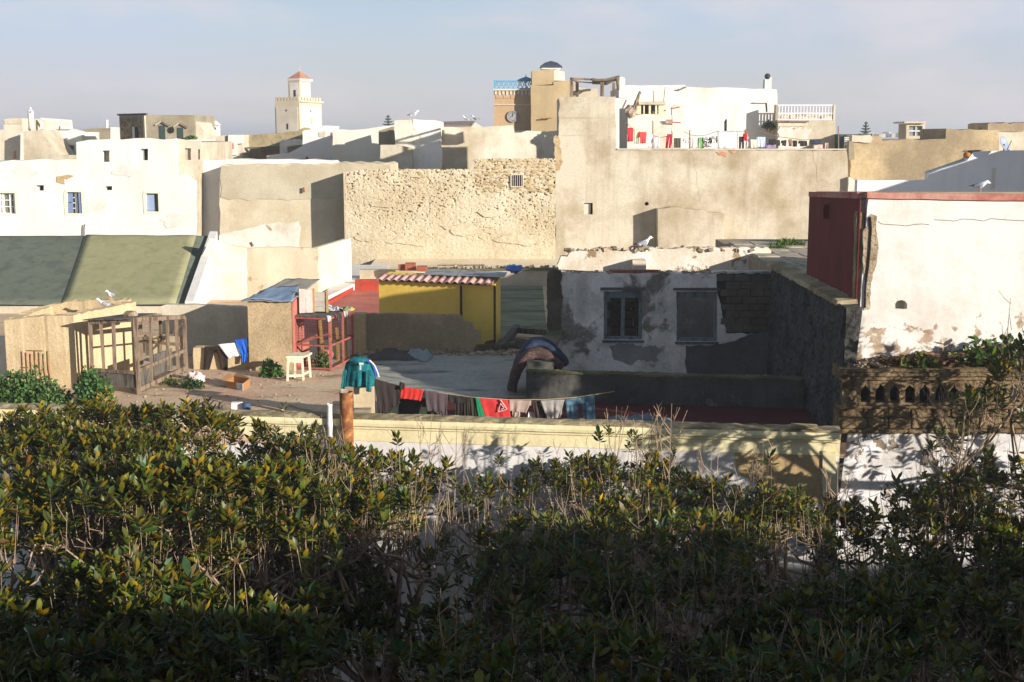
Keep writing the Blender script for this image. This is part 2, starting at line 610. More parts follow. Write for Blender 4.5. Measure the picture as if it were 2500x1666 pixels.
# bare render patch at the right end, on the skewed wall
def par_pt(px, py):
    """point of the parapet's street face under a pixel"""
    d = ray(px, py)
    t = (PA - CAM).dot(pn_) / d.dot(pn_)
    return CAM + d * t
def par_patch(pts, name, mat, o=0.012, seg=0.1, jit=0.02):
    q = []
    for i in range(len(pts)):
        a, b = pts[i], pts[(i + 1) % len(pts)]
        A3, B3 = par_pt(*a), par_pt(*b)
        k = max(1, int((B3 - A3).length / seg))
        for j in range(k):
            p = A3.lerp(B3, j / k)
            q.append(p + pd_ * rr(-jit, jit) + Vector((0, 0, rr(-jit, jit))))
    n = len(q)
    mb = MB()
    mb.add([p + pn_ * o for p in q] + [p for p in q], [tuple(range(n))] + [(i, i + n, (i + 1) % n + n, (i + 1) % n) for i in range(n)])
    return mb.build(name, mat, par)
par_patch([(1792, 1103), (2006, 1112), (2006, 1230), (1900, 1215), (1800, 1150)], 'bare_render_patch', M_TANP)
par_patch([(2008, 1100), (2040, 1102), (2040, 1235), (2008, 1235)], 'end_pilaster', M_CREAM, 0.05, 0.3, 0.003)

# loose slab on the coping
MB().hexa([p for p in [(5.3, 23.66, 0.335), (5.78, 23.6, 0.335), (5.8, 23.8, 0.335), (5.32, 23.86, 0.335), (5.3, 23.66, 0.40), (5.78, 23.6, 0.385), (5.8, 23.8, 0.39), (5.32, 23.86, 0.40)]]).build('stone_slab', M_COPE)
tag(bpy.data.objects['stone_slab'], 'flat loose slab of stone lying on right end of the parapet', 'stone')

# ---------------------------------------------------------------- right-hand house: white front, red flank
rh = thing('house', 'white house at right with dark red flank, peeling front and stone arcade', 'house', (6.6, 23.9, -6))
YF = 24.4
M_PEELW = plaster('peeling_whitewash', S(222, 217, 209), S(194, 180, 160), 0.6, 0.7, (0.5, 0.74), peel=S(184, 160, 134), pt=0.60, ps=3.4, psoft=0.06, streak=0.14, grain=0.08, bump=0.5, bd=0.012, low=(1.35, 2.9))
M_WHITEWASH3 = plaster('weathered_whitewash', S(226, 223, 222), S(176, 166, 152), 0.8, 1.1, peel=S(150, 134, 112), pt=0.585, ps=2.6, streak=0.25, grain=0.14, bump=0.8)
M_DRED = plain('dark_red_paint', S(116, 44, 38), 0.22, 2.5, 0.85, 0.15, stretch=(1, 1, 0.35), col2=S(96, 40, 36), t2=(.4, .7), s2=1.4, bump=0.15)
xL = 6.62
hole = [(2186, 750), (2186, 742), (2191, 736), (2200, 733), (2209, 736), (2214, 742), (2214, 755), (2186, 755)]
MB().wall([(2120, 486), (2560, 493), (2560, 936), (2062, 936), (2064, 757), (2100, 757), (2108, 640), (2116, 520)], [hole], YF, 0.25, True, 0.12, 0.012, 0.01).build('front_wall', M_PEELW, rh)
zT = W(2120, 484, YF).z
def hx(x0, x1, y0, y1, zb0, zb1, zt0, zt1):
    """box whose bottom and top run from height 0 at y0 to height 1 at y1"""
    return MB().hexa([(x0, y0, zb0), (x1, y0, zb0), (x1, y1, zb1), (x0, y1, zb1), (x0, y0, zt0), (x1, y0, zt0), (x1, y1, zt1), (x0, y1, zt1)])
YKB, FALL = 28.6, 0.15      # back of the upper storey; its roof falls a little that way
hx(xL + 0.012, 13, YF + 0.252, YKB, 2.3, 2.3, zT - 0.03, zT - 0.03 - FALL).build('body', M_WHITE, rh)
MB().box(6.34, 13, YF + 0.252, 31.2, -6, 2.298).build('lower_body', M_ROUGHC, rh)
MB().add([(xL, YF + 0.02, 2.4), (xL, YKB, 2.4), (xL, YKB, zT - 0.02 - FALL), (xL, YF + 0.03, zT - 0.02)], [(0, 1, 2, 3)]).build('red_flank', M_DRED, rh, solid=0.02)
M_REDCOPE = plaster('red_coping_paint', S(164, 92, 78), S(190, 140, 124), 0.95, 1.8, (0.36, 0.6), streak=0, grain=0.2, bump=0.5)
MB().wall([(2117, 470), (2562, 477), (2562, 492), (2117, 485)], (), YF - 0.05, 0.22, True, 0.3, 0.006).build('red_coping', M_REDCOPE, rh)
hx(xL - 0.03, xL + 0.14, YF + 0.18, YKB, zT - 0.02, zT - 0.02 - FALL, zT + 0.10, zT + 0.09 - FALL).build('red_side_coping', M_REDCOPE, rh)
zc = W(2120, 470, YF).z
M_ROOFG = plain('roof_screed', S(150, 136, 112), 0.25, 3, 0.95)
hx(xL + 0.142, 13, YF + 0.18, YKB, zT - 0.02, zT - 0.02 - FALL, zc - 0.004, zc - 0.01 - FALL).build('roof', M_ROOFG, rh)
MB().bar((xL - 0.06, 26.9, zT - 0.55), (xL - 0.06, 26.9, zT - 0.25), 0.10).build('bracket', M_DRED, rh)
# stain-dark slot on the red flank and the broken front corner (several rough vertical courses)
MB().wall([(2092, 520), (2096, 515), (2110, 520), (2108, 700), (2097, 752), (2086, 757)], (), YF + 0.06, 0.18, True, 0.08, 0.012).build('broken_corner', stone('corner_rubble', S(176, 156, 126), S(130, 108, 80), 7), rh)
cr = [(2128, 522), (2140, 528), (2141, 580), (2146, 600), (2141, 640), (2132, 668), (2126, 700), (2124, 757), (2110, 757), (2112, 690), (2106, 640), (2108, 560), (2120, 552), (2120, 530)]
MB().wall(cr, (), YF - 0.012, 0.01, True, 0.06, 0.012).build('bare_brick_edge', stone('edge_rubble', S(206, 188, 162), S(160, 136, 106), 9, 1.0, 0.06, 0.5), rh)
MB().tube([W(x, y, YF - 0.03) for x, y in [(2125, 530), (2127, 560), (2123, 620), (2120, 650), (2113, 700), (2112, 752)]], 0.018, 5).build('split', M_DARK, rh)
M_CRACK = plain('crack_dark', S(120, 96, 72), 0.3, 8)
for k, pts in enumerate([[(2143, 541), (2152, 547), (2175, 549), (2195, 550), (2212, 552), (2235, 548), (2252, 547), (2268, 549)],
                         [(2280, 537), (2305, 538), (2330, 540), (2350, 535), (2375, 536), (2400, 540), (2420, 534), (2440, 536), (2470, 538), (2510, 540)]]):
    MB().tube([W(x, y, YF + 0.0) for x, y in pts], 0.007, 4).build('crack', M_CRACK, rh)

# thick dark side wall running back from the parapet end
M_DWALL = stone('dark_roughcast', S(112, 108, 101), S(70, 68, 65), 5.0, 1.0, 0.10, 0.48)
dw = thing('side_wall', 'tall rough dark side wall running back from parapet to ruin', 'wall', (6.3, 27, -1))
def rough_plane(P0, P1, P2, P3, nu, nv, amp, sc, seed):
    """grid between four corners (P0 P1 bottom, P3 P2 top) pushed in and out along its normal"""
    P0, P1, P2, P3 = map(Vector, (P0, P1, P2, P3))
    n = (P1 - P0).cross(P3 - P0).normalized()
    rows = []
    for i in range(nv + 1):
        v = i / nv
        a, b = P0.lerp(P3, v), P1.lerp(P2, v)
        row = []
        for j in range(nu + 1):
            p = a.lerp(b, j / nu)
            h = noise.fractal(p * sc + Vector((seed, 0, 0)), 0.6, 2.1, 4)
            h2 = noise.noise(p * sc * 3.1 + Vector((0, seed, 0)))
            e = 0.3 if (i in (0, nv) or j in (0, nu)) else 1.0
            row.append(p + n * ((h * 0.8 + min(0, h2 + 0.15) * 1.2) * amp * e))
        rows.append(row)
    return MB().grid(rows)
rough_plane((6.3, 31.0, -0.2), (6.28, 23.95, -0.2), (6.28, 23.95, 2.62), (6.3, 31.0, 2.72), 180, 80, 0.07, 2.8, 3).build('roughcast_face', M_DWALL, dw)
MB().add([(6.31, 23.95, -1), (6.335, 23.95, -1), (6.335, 31.0, -1), (6.31, 31.0, -1), (6.31, 23.95, 2.6), (6.62, 23.95, 2.6), (6.62, 31.0, 2.7), (6.31, 31.0, 2.7)],
         [(0, 3, 2, 1), (4, 5, 6, 7), (0, 1, 5, 4), (1, 2, 6, 5), (2, 3, 7, 6), (3, 0, 4, 7)]).build('core', M_DWALL, dw)
prof = [(6.22, 2.58), (6.64, 2.60), (6.64, 2.70), (6.25, 2.68)]
MB().loft([[(x + rr(-.015, .015), y, z + rr(-.02, .02) + (y - 24) * 0.013) for x, z in prof] for y in np.linspace(24.42, 31.2, 40)]).build('coping', M_COPE, dw)

# slab roof between the side wall and the red flank, further back
sr = thing('slab_roof', 'low roof of grey stone slabs beside the red flank', 'roof', (7, 32, 2.3))
MB().box(6.36, 10, 28.65, 40, 2.3, 2.62).build('deck', M_ROOFG, sr)
M_SLATE = plain('pale_slab', S(176, 162, 140), 0.2, 2, 0.9, col2=S(140, 130, 112))
for i in range(9):
    for j in range(4):
        x0, y0 = 6.45 + j * 0.62 + rr(-.02, .02), 29.6 + i * 0.95
        MB().box(x0, x0 + 0.58, y0, y0 + 0.9, 2.62, 2.68 + rr(0, .025), 0.012).build('slab', M_SLATE, sr)

# ---------------------------------------------------------------- stone arcade balustrade of the house
M_ASH = stone('tan_sandstone', S(154, 131, 98), S(100, 83, 60), 5.5, 1.0, 0.05, 0.5)
YB = 23.86
zb0, zb1 = W(2200, 990, YB).z, W(2200, 927, YB).z
arches = []
for k in range(11):
    x = 2112 + k * 36.5
    w_ = 11 + rr(0, 2.5)
    x += rr(-2, 2)
    arches.append([(x - w_, 983), (x - w_, 957), (x - w_ + 3, 950), (x - 4, 945), (x, 938), (x + 4, 945), (x + w_ - 3, 950), (x + w_, 957), (x + w_, 983)])
MB().wall([(2057, 989), (2530, 989), (2530, 926), (2057, 926)], arches, YB, 0.16, True, 0.1, 0.008, 0.014).build('arcade', M_ASH, rh)
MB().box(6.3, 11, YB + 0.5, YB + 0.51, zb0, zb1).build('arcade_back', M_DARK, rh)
for k in range(11):       # short sill blocks and impost mouldings between the arches
    x = 2112 + k * 36.5
    MB().pbox(x + 12.5, 957, x + 24, 961.5, YB - 0.03, 0.03, .002).build('impost', M_ASH, rh)
prof_c = [(0.0, 0), (-0.06, 0.0), (-0.06, 0.05), (-0.11, 0.08), (-0.11, 0.15), (-0.14, 0.17), (-0.14, 0.22), (0.54, 0.22), (0.54, 0)]
MB().loft([[(x, YB + o + rr(-.006, .006), zb1 + 0.002 + z + rr(-.005, .005)) for o, z in prof_c] for x in np.linspace(6.2, 11, 30)]).build('arcade_cornice', M_ASH, rh)
MB().loft([[(x, YB + o + rr(-.006, .006), zb0 - 0.055 + z + rr(-.006, .006)) for o, z in [(0.1, 0), (-0.05, 0), (-0.06, 0.03), (-0.04, 0.05), (0.1, 0.05)]] for x in np.linspace(6.22, 11, 50)]).build('arcade_sill', M_ASH, rh)
# carved pilaster with rosette and small arch
MB().wall([(2056, 989), (2091, 989), (2091, 926), (2056, 926)], [[(2066, 987), (2066, 979), (2070, 976), (2074, 968), (2078, 976), (2083, 979), (2083, 987)]], YB - 0.05, 0.048, True, 9).build('pilaster', M_ASH, rh)
cc = W(2074, 942, YB - 0.055)
tor = MB()
for k in range(1):
    n, m = 28, 6
    R, r = 0.10, 0.012
    vs = [(cc.x + (R + r * cos(2 * pi * j / m)) * cos(2 * pi * i / n), cc.y + r * sin(2 * pi * j / m), cc.z + (R + r * cos(2 * pi * j / m)) * sin(2 * pi * i / n)) for i in range(n) for j in range(m)]
    tor.add(vs, [(i * m + j, ((i + 1) % n) * m + j, ((i + 1) % n) * m + (j + 1) % m, i * m + (j + 1) % m) for i in range(n) for j in range(m)])
ros = tor.build('rosette_ring', M_ASH, rh)
for k in range(14):
    a = 2 * pi * k / 14
    MB().bar((cc.x + 0.02 * cos(a), cc.y, cc.z + 0.02 * sin(a)), (cc.x + 0.085 * cos(a + .25), cc.y, cc.z + 0.085 * sin(a + .25)), 0.013).build('rosette_petal', M_ASH, ros)
# ashlar courses, each block a piece of its own
for (y0, y1, wmin, wmax, seed) in [(994, 1020, 42, 70, 1), (1022, 1047, 48, 74, 2), (1049, 1060, 50, 70, 3)]:
    random.seed(40 + seed)
    x = 2056
    while x < 2530:
        w_ = rr(wmin, wmax)
        t = rr(0.0, 0.035)
        MB().pbox(x, y0, x + w_ - 1.6, y1, YB + 0.03 - t, 0.2, 0.018).build('ashlar_block', M_ASH, rh, bevel=0.03)
        x += w_
MB().box(6.25, 11, YB + 0.09, YB + 0.5, W(2200, 1060, YB).z - 0.01, zb0).build('arcade_base', M_ASH, rh)
MB().box(6.23, 11, YB + 0.11, YF + 0.25, -6, W(2200, 1061, YB).z - 0.012).build('street_wall', M_WHITEWASH3, rh)
MB().pbox(2252, 1098, 2268, 1135, YB + 0.08, 0.03).build('vent', M_WOODG, rh)
# small rubble and dry leaves heaped on the arcade ledge
def heap(name, label, cat, x0, x1, y0, y1, z, n, size, mats, hgt=0.12, group=None, flat=False):
    mb = MB()
    for _ in range(n):
        x, y = rr(x0, x1), rr(y0, y1)
        s = rr(*size)
        q = Matrix.Rotation(rr(0, 6.28), 3, 'Z') @ Matrix.Rotation(rr(-.9, .9), 3, 'X')
        zz = z + rr(0, hgt) * max(0, 1 - abs((x - (x0 + x1) / 2) / ((x1 - x0) / 2)) ** 2)
        c = Vector((x, y, zz))
        if flat:
            pts = [c + q @ Vector(p) * s for p in [(-1, 0, 0), (-.3, -.5, .1), (.6, -.4, .05), (1, 0, .2), (.5, .45, .05), (-.3, .5, .1)]]
            mb.add(pts, [(0, 1, 2), (0, 2, 3), (0, 3, 4), (0, 4, 5)])
        else:
            pts = [c + q @ Vector((p[0] * rr(.6, 1.2), p[1] * rr(.6, 1.2), p[2] * rr(.4, .9))) * s for p in
                   [(-1, -1, -1), (1, -1, -1), (1, 1, -1), (-1, 1, -1), (-1, -1, 1), (1, -1, 1), (1, 1, 1), (-1, 1, 1)]]
            mb.hexa(pts)
    o = mb.build(name, mats)
    o['kind'] = 'stuff'
    tag(o, label, cat)
    return o
M_DRY = plain('dry_leaves', S(112, 84, 60), 0.5, 7, 0.8, col2=S(60, 48, 36))
M_RUB = plain('rubble', S(170, 152, 126), 0.35, 5, 0.95, col2=S(120, 104, 84))
heap('dry_leaf_litter', 'brown dry leaf litter piled on the stone arcade ledge', 'leaf litter', 6.4, 10.4, YB + 0.05, YF - 0.05, zb1 + 0.22, 1500, (0.03, 0.075), M_DRY, 0.26, flat=True)
heap('plaster_rubble', 'crumbled plaster bits on the arcade ledge by the dark wall', 'rubble', 6.35, 7.1, YB, YF - 0.05, zb1 + 0.22, 160, (0.012, 0.035), M_RUB, 0.10)

# ---------------------------------------------------------------- roofless ruin
M_RUIN = plaster('ruin_plaster', S(230, 225, 217), S(176, 170, 161), 0.85, 1.1, peel=S(142, 135, 124), pt=0.535, ps=0.9, psoft=0.055, streak=0.6, sc=S(90, 88, 80), grain=0.22, bump=1.0, bd=0.03)
M_RUINP = plaster('ruin_grey_render', S(96, 97, 98), S(66, 67, 70), 0.8, 0.9, streak=0.4, grain=0.25, bump=0.8)
M_BLOCK = stone('dark_block', S(112, 101, 86), S(80, 72, 62), 4.0, 0.8, 0.03, 0.55)
M_RUINB = plaster('ruin_back_plaster', S(226, 216, 202), S(190, 170, 140), 0.7, 0.9, peel=S(170, 146, 112), pt=0.56, ps=1.3, streak=0.2, grain=0.15, bump=0.8)
YR = 31.0
ru = thing('ruined_house', 'roofless ruined house with peeling wall and two empty window openings', 'ruin', (3.6, 31.2, 0))
w1, w2 = (1474, 712, 1568, 830), (1652, 713, 1751, 834)
MB().wall([(1368, 671), (1376, 667), (1480, 668), (1600, 667), (1720, 669), (1750, 663), (1888, 664), (1890, 935), (1370, 935)], [w1, w2], YR, 0.32, True, 0.14, 0.014, 0.006).build('front_wall', M_RUIN, ru)
MB().wall([(1336, 672), (1350, 656), (1372, 664), (1369, 700), (1375, 735), (1367, 770), (1372, 810), (1362, 830), (1336, 832)], (), YR - 0.04, 0.36, True, 0.08, 0.018).build('corner_pier', stone('pier_rubble', S(104, 96, 82), S(76, 70, 58), 5.5), ru)
# smooth grey render lower right and under the windows
patch(ru, [(1672, 846), (1760, 842), (1887, 800), (1887, 930), (1676, 930)], YR, M_RUINP, 'grey_render', 0.012)
patch(ru, [(1488, 845), (1530, 838), (1575, 848), (1600, 842), (1618, 858), (1600, 870), (1612, 884), (1560, 880), (1540, 892), (1500, 880)], YR, plaster('thin_grey_wash', S(150, 148, 145), S(118, 116, 112), .8, 1.2, grain=.2), 'grey_wash', 0.008, .03, .06)
# exposed block courses
patch(ru, [(1750, 669), (1888, 667), (1888, 815), (1775, 815), (1762, 760), (1752, 720)], YR, M_DARK, 'joint_bed', .008, .02)
random.seed(5)
yy = 671
for r in range(8):
    hgt = rr(16, 19)
    x = 1752 + (r % 2) * 12 + (0 if r == 0 else 8)
    while x < 1882:
        w_ = min(rr(32, 44), 1886 - x)
        if w_ > 10:
            MB().pbox(x, yy, x + w_ - 1.6, yy + hgt - 1.4, YR - rr(0.01, 0.045), 0.05, 0.008).build('block', M_BLOCK, ru, bevel=0.01)
        x += w_
    yy += hgt
M_BRICKR = plain('red_brick', S(150, 84, 62), 0.3, 6, 0.9)
x = 1488
for k in range(6):
    w_ = rr(16, 22)
    MB().pbox(x, 660.5, x + w_ - 1.2, 668, YR + 0.02, 0.22, 0.006).build('brick', M_BRICKR, ru)
    x += w_
MB().tube([W(1352, 659, YR), W(1400, 661, YR), W(1450, 665, YR + .1), W(1486, 668, YR + .1)], 0.012, 5).build('rusty_rod', M_RUST, ru)
# window frames
M_FRAME = plain('grey_green_frame', S(108, 118, 120), 0.25, 6, 0.8, stretch=(3, 3, 1), col2=S(80, 86, 86))
def wframe(x0, y0, x1, y1, mull, jw=9):
    fr = MB().pbox(x0 - 1, y0 - 1, x0 + jw, y1, YR + 0.05, 0.10).build('window_frame', M_FRAME, ru)
    MB().pbox(x1 - jw, y0 - 1, x1 + 1, y1, YR + 0.05, 0.10).build('jamb', M_FRAME, fr)
    MB().pbox(x0 + jw, y0 - 1, x1 - jw, y0 + 15, YR + 0.05, 0.10, .004).build('head', M_FRAME, fr)
    MB().pbox(x0 + jw, y1 - 8, x1 - jw, y1 + 1, YR + 0.05, 0.10, .004).build('sill', M_FRAME, fr)
    if mull:
        MB().pbox(mull - 5.5, y0 + 15, mull + 5.5, y1 - 8, YR + 0.06, 0.08, .006).build('mullion', M_FRAME, fr)
    MB().pbox(x0 - 8, y0 - 9, x1 + 7, y0 - 3, YR - 0.05, 0.05, .006).build('lintel', M_RUINP, fr)
    MB().pbox(x0 - 3, y1 + 2, x1 + 4, y1 + 7, YR - 0.07, 0.07, .006).build('stone_sill', M_RUINP, fr)
wframe(*w1, 1521)
wframe(*w2, None)
# back wall and cross walls
YBK = 34.3
zf = 0
MB().wall([(1362, 640), (1372, 628), (1388, 627), (1396, 614), (1440, 612), (1505, 613), (1560, 612), (1572, 613), (1582, 603), (1594, 606), (1700, 607), (1830, 606), (1876, 605), (1885, 612), (1885, 880), (1362, 880)], (), YBK, 0.35, True, 0.10, 0.032).build('back_wall', M_RUINB, ru)
bx = W(1552, 620, YBK)
MB().box(bx.x - 0.12, bx.x + 0.22, YBK - 0.55, YBK - 0.004, 0, 2.55, 0.03).build('buttress', M_RUINB, ru)
MB().box(W(1342, 700, YR).x, W(1342, 700, YR).x + 0.3, YR + 0.33, YBK - 0.005, 0, 2.1, 0.03).build('end_wall', M_RUINB, ru)
random.seed(8)
yy = 700
for r in range(7):      # block courses seen through the left window
    x = 1478 + (r % 2) * 14
    while x < 1566:
        w_ = rr(26, 36)
        q = (x - 1250) * 33.4 / 31 + 1250
        MB().pbox(x, yy, x + w_ - 2, yy + 18, 33.0, 0.25, 0.012).build('block', stone('inner_block', S(70, 60, 48), S(50, 44, 36), 4), ru, bevel=0.01)  # darker copy of the block stone, with the room's shade in its colour
        x += w_
    yy += 20
patch(ru, [(1370, 672), (1880, 672), (1880, 878), (1370, 878)], YBK, plaster('inner_green_render', S(124, 126, 122), S(92, 95, 92), .8, 1.0, peel=S(150, 148, 142), pt=.6, ps=1.2), 'inner_shade_layer', .01, .02, .15)  # darker layer over the back wall; room shade is put into its colour
heap('ruin_rubble', 'broken stones and mortar along the ruin back wall top', 'rubble', 1.4, 6.6, YBK - .02, YBK + .33, W(1600, 608, YBK).z - .04, 90, (.015, .075), M_RUB, .04)
heap('ruin_rubble', 'mortar crumbs along the ruin front wall top', 'rubble', 1.3, 6.2, YR + .03, YR + .3, W(1600, 668, YR).z, 90, (.02, .055), M_RUB, .02)
# sloping mossy wing wall in front of the ruin's left end
M_MOSSC = plaster('mossy_coping', S(116, 110, 86), S(78, 82, 50), 0.9, 1.5, (0.4, 0.6), grain=0.3, gs=20, streak=0)
ww = thing('wing_wall', 'short wing wall with mossy sloping top at ruin corner', 'wall', (1.1, 30, 0))
MB().hexa([(0.55, 28.75, 0), (0.85, 28.75, 0), (1.25, 30.95, 0), (0.95, 30.95, 0), (0.55, 28.75, 0.78), (0.85, 28.75, 0.78), (1.25, 30.95, 1.05), (0.95, 30.95, 1.05)]).build('wall', M_RUIN, ww)
MB().hexa([(0.52, 28.72, 0.782), (0.88, 28.72, 0.782), (1.28, 30.95, 1.052), (0.92, 30.95, 1.052), (0.52, 28.72, 0.84), (0.88, 28.72, 0.84), (1.28, 30.95, 1.12), (0.92, 30.95, 1.12)]).build('coping', M_MOSSC, ww)

# low dividing wall in front of the ruin
M_LOWW = plaster('damp_render', S(92, 91, 84), S(52, 53, 50), 0.85, 0.7, peel=S(124, 121, 114), pt=0.62, ps=1.0, streak=0.5, sc=S(40, 42, 40), grain=0.25, bump=0.8)  # dark grey render with streaks and paler peeled patches
lw = thing('dividing_wall', 'low dark dividing wall between ruin and red floor', 'wall', (3, 28, 0))
A_, B_ = G(1284, 978, 0), G(1962, 1000, 0)
zl = 0.62
dd = (B_ - A_).normalized()
nst = 60
prf = [(-0.24, 0), (0, 0), (0, zl), (-0.24, zl)]
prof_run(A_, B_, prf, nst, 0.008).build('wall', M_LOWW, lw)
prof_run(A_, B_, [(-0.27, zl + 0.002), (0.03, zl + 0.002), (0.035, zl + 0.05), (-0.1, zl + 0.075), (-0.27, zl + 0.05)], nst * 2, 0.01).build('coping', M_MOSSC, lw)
MB().box(A_.x + 0.02, A_.x + 0.62, A_.y + 0.25, A_.y + 0.7, 0, zl + 0.2, 0.012).build('end_block', M_LOWW, lw)

# ---------------------------------------------------------------- mattresses slung over the wing wall
def mattress(name, label, path, y0, y1, th, mat):
    base = (path[0][0], y0, 0)
    pts = [Vector((p[0], 0, p[1])) for p in path]
    # smooth the path
    sm = []
    n = len(pts)
    for i in range(n - 1):
        p0, p1, p2, p3 = pts[max(i - 1, 0)], pts[i], pts[i + 1], pts[min(i + 2, n - 1)]
        for k in range(6):
            t = k / 6
            sm.append(0.5 * ((2 * p1) + (-p0 + p2) * t + (2 * p0 - 5 * p1 + 4 * p2 - p3) * t * t + (-p0 + 3 * p1 - 3 * p2 + p3) * t ** 3))
    sm.append(pts[-1])
    rings = []
    for i, p in enumerate(sm):
        d = (sm[min(i + 1, len(sm) - 1)] - sm[max(i - 1, 0)]).normalized()
        nrm = Vector((-d.z, 0, d.x))
        ring = []
        for (yy_, o) in [(y0 + .03, -th), (y0, -th * .6), (y0, th * .6), (y0 + .04, th), ((y0 + y1) / 2, th * 1.15), (y1 - .04, th), (y1, th * .6), (y1, -th * .6), (y1 - .03, -th)]:
            w_ = 1 + 0.06 * sin(i * 1.3)
            ring.append((p.x + nrm.x * o * w_, yy_ + 0.03 * sin(i * 0.4), p.z + nrm.z * o * w_))
        rings.append(ring)
    o = MB().loft(rings).build(name, mat, base=base, smooth=True)
    return o
def m_quilt(name, c1, c2, s):
    t = NT(name)
    v = t.t.nodes.new('ShaderNodeTexVoronoi')
    v.inputs['Scale'].default_value = s
    t.link(t.pos, v.inputs['Vector'])
    c = t.mix(t.ramp(v.outputs['Distance'], 0.25, 0.4), c2, c1)
    c = t.mix(1.0, c, t.grey(t.ramp(t.noise(5, 5), 0.3, 0.7, 0.7, 1.25)), 'MULTIPLY')
    t.bump(v.outputs['Distance'], 0.4, 0.02)
    return t.done(c, 0.9, 0.1)
tag(mattress('mattress', '', [(0.0, 0.1), (0.08, 0.45), (0.28, 0.82), (0.5, 0.94), (0.74, 0.9), (0.98, 0.72), (1.1, 0.6)], 28.35, 29.1, 0.10, m_quilt('brown_patterned_ticking', S(76, 58, 54), S(104, 86, 78), 22)),
    'brown patterned mattress arched over the low wall end', 'mattress')
tag(mattress('mattress', '', [(0.02, 0.28), (0.12, 0.62), (0.34, 1.0), (0.56, 1.11), (0.82, 1.06), (1.06, 0.86), (1.26, 0.62)], 28.8, 29.6, 0.06, m_quilt('blue_ticking', S(46, 56, 74), S(52, 64, 82), 10)),
    'plain blue mattress arched behind the brown patterned one', 'mattress')
# ================================================================== things on the terrace
# ---------------------------------------------------------------- yellow shed with corrugated roof
M_YELL = plaster('ochre_yellow_paint', S(244, 206, 96), S(230, 188, 84), 0.5, 0.9, streak=0.15, grain=0.1, bump=0.3)
ys = thing('shed', 'yellow painted shed with pink corrugated sheet roof', 'shed', (-2, 36, 0))
yA, yB, yC = W(926, 770, 36.6), W(1207, 770, 35.3), W(1231, 770, 37.9)
zr = W(1060, 690, 36).z
yD = Vector((yA.x + (yC.x - yB.x), yA.y + 2.9, 0))
MB().plan([(yA.x, yA.y), (yB.x, yB.y), (yB.x + (yC.x - yB.x) * .6, yB.y + (yC.y - yB.y) * .6), (yA.x + (yC.x - yB.x) * .6, yA.y + (yC.y - yB.y) * .6)], 0, [zr - 0.02, zr - 0.02, zr + 0.08, zr + 0.08]).build('wall', M_YELL, ys)
MB().bar((yB.x - 0.93, yB.y + 0.16, 0.72), (yB.x - 0.93, yB.y + 0.16, zr - .02), 0.07).build('downpipe', M_IRON, ys)
MB().bar((yB.x + 0.01, yB.y - 0.02, 0.1), (yB.x + 0.01, yB.y - 0.02, zr - .02), 0.06).build('corner_strip', M_IRON, ys)
M_DRED2 = plain('red_base_paint', S(120, 52, 44), 0.25, 4)
MB().hexa([(yB.x - .32, yB.y + 0.03, 0), (yB.x + .0, yB.y - 0.03, 0), (yB.x + .0, yB.y + .02, 0), (yB.x - .32, yB.y + .08, 0), (yB.x - .25, yB.y + 0.02, .12), (yB.x + .0, yB.y - 0.03, .2), (yB.x, yB.y + .02, .2), (yB.x - .25, yB.y + .08, .12)]).build('red_plinth', M_DRED2, ys)
M_CORR = plain('pink_corrugated', S(212, 166, 152), 0.2, 3, 0.85, col2=S(188, 132, 118), t2=(0.5, 0.65), s2=1.6, bump=0.3)
ex = (yB - yA)
ex.z = 0
ey = Vector((yC.x - yB.x, yC.y - yB.y, 0))
def corr(t0, t1, d0, d1, lift, mat, name, per=0.235):
    P = []
    L_ = ex.length
    nn = int((t1 - t0) * L_ / per * 8)
    for d in (d0, (d0 + d1) / 2, d1):
        row = []
        for i in range(nn + 1):
            t = t0 + (t1 - t0) * i / nn
            p = yA + ex * t + ey * d
            row.append((p.x, p.y, zr + 0.05 + lift + 0.16 * d + 0.027 * sin(2 * pi * t * L_ / per) + rr(-.003, .003)))
        P.append(row)
    return MB().grid(P).build(name, mat, ys, solid=0.012, smooth=True)
for k, (a, b, l) in enumerate([(-0.025, 0.22, 0), (0.2, 0.42, 0.014), (0.4, 0.63, 0.0), (0.61, 0.84, 0.016), (0.82, 0.985, 0.004)]):
    corr(a, b, -0.07, 0.30, l, M_CORR, 'roof_sheet')
M_ZINC = plain('grey_zinc', S(150, 150, 148), 0.2, 3, 0.5, 0.5, col2=S(116, 112, 106))
for k, (a, b) in enumerate([(0.36, 0.68), (0.66, 1.06)]):
    p0, p1 = yA + ex * a + ey * 0.26, yA + ex * b + ey * 0.26
    q0, q1 = yA + ex * a + ey * 0.62, yA + ex * b + ey * 0.62
    z0_, z1_ = zr + 0.14 + k * 0.012, zr + 0.19 + k * 0.012
    MB().hexa([(p0.x, p0.y, z0_), (p1.x, p1.y, z0_), (q1.x, q1.y, z1_), (q0.x, q0.y, z1_), (p0.x, p0.y, z0_ + .012), (p1.x, p1.y, z0_ + .012), (q1.x, q1.y, z1_ + .012), (q0.x, q0.y, z1_ + .012)]).build('zinc_sheet', M_ZINC, ys)

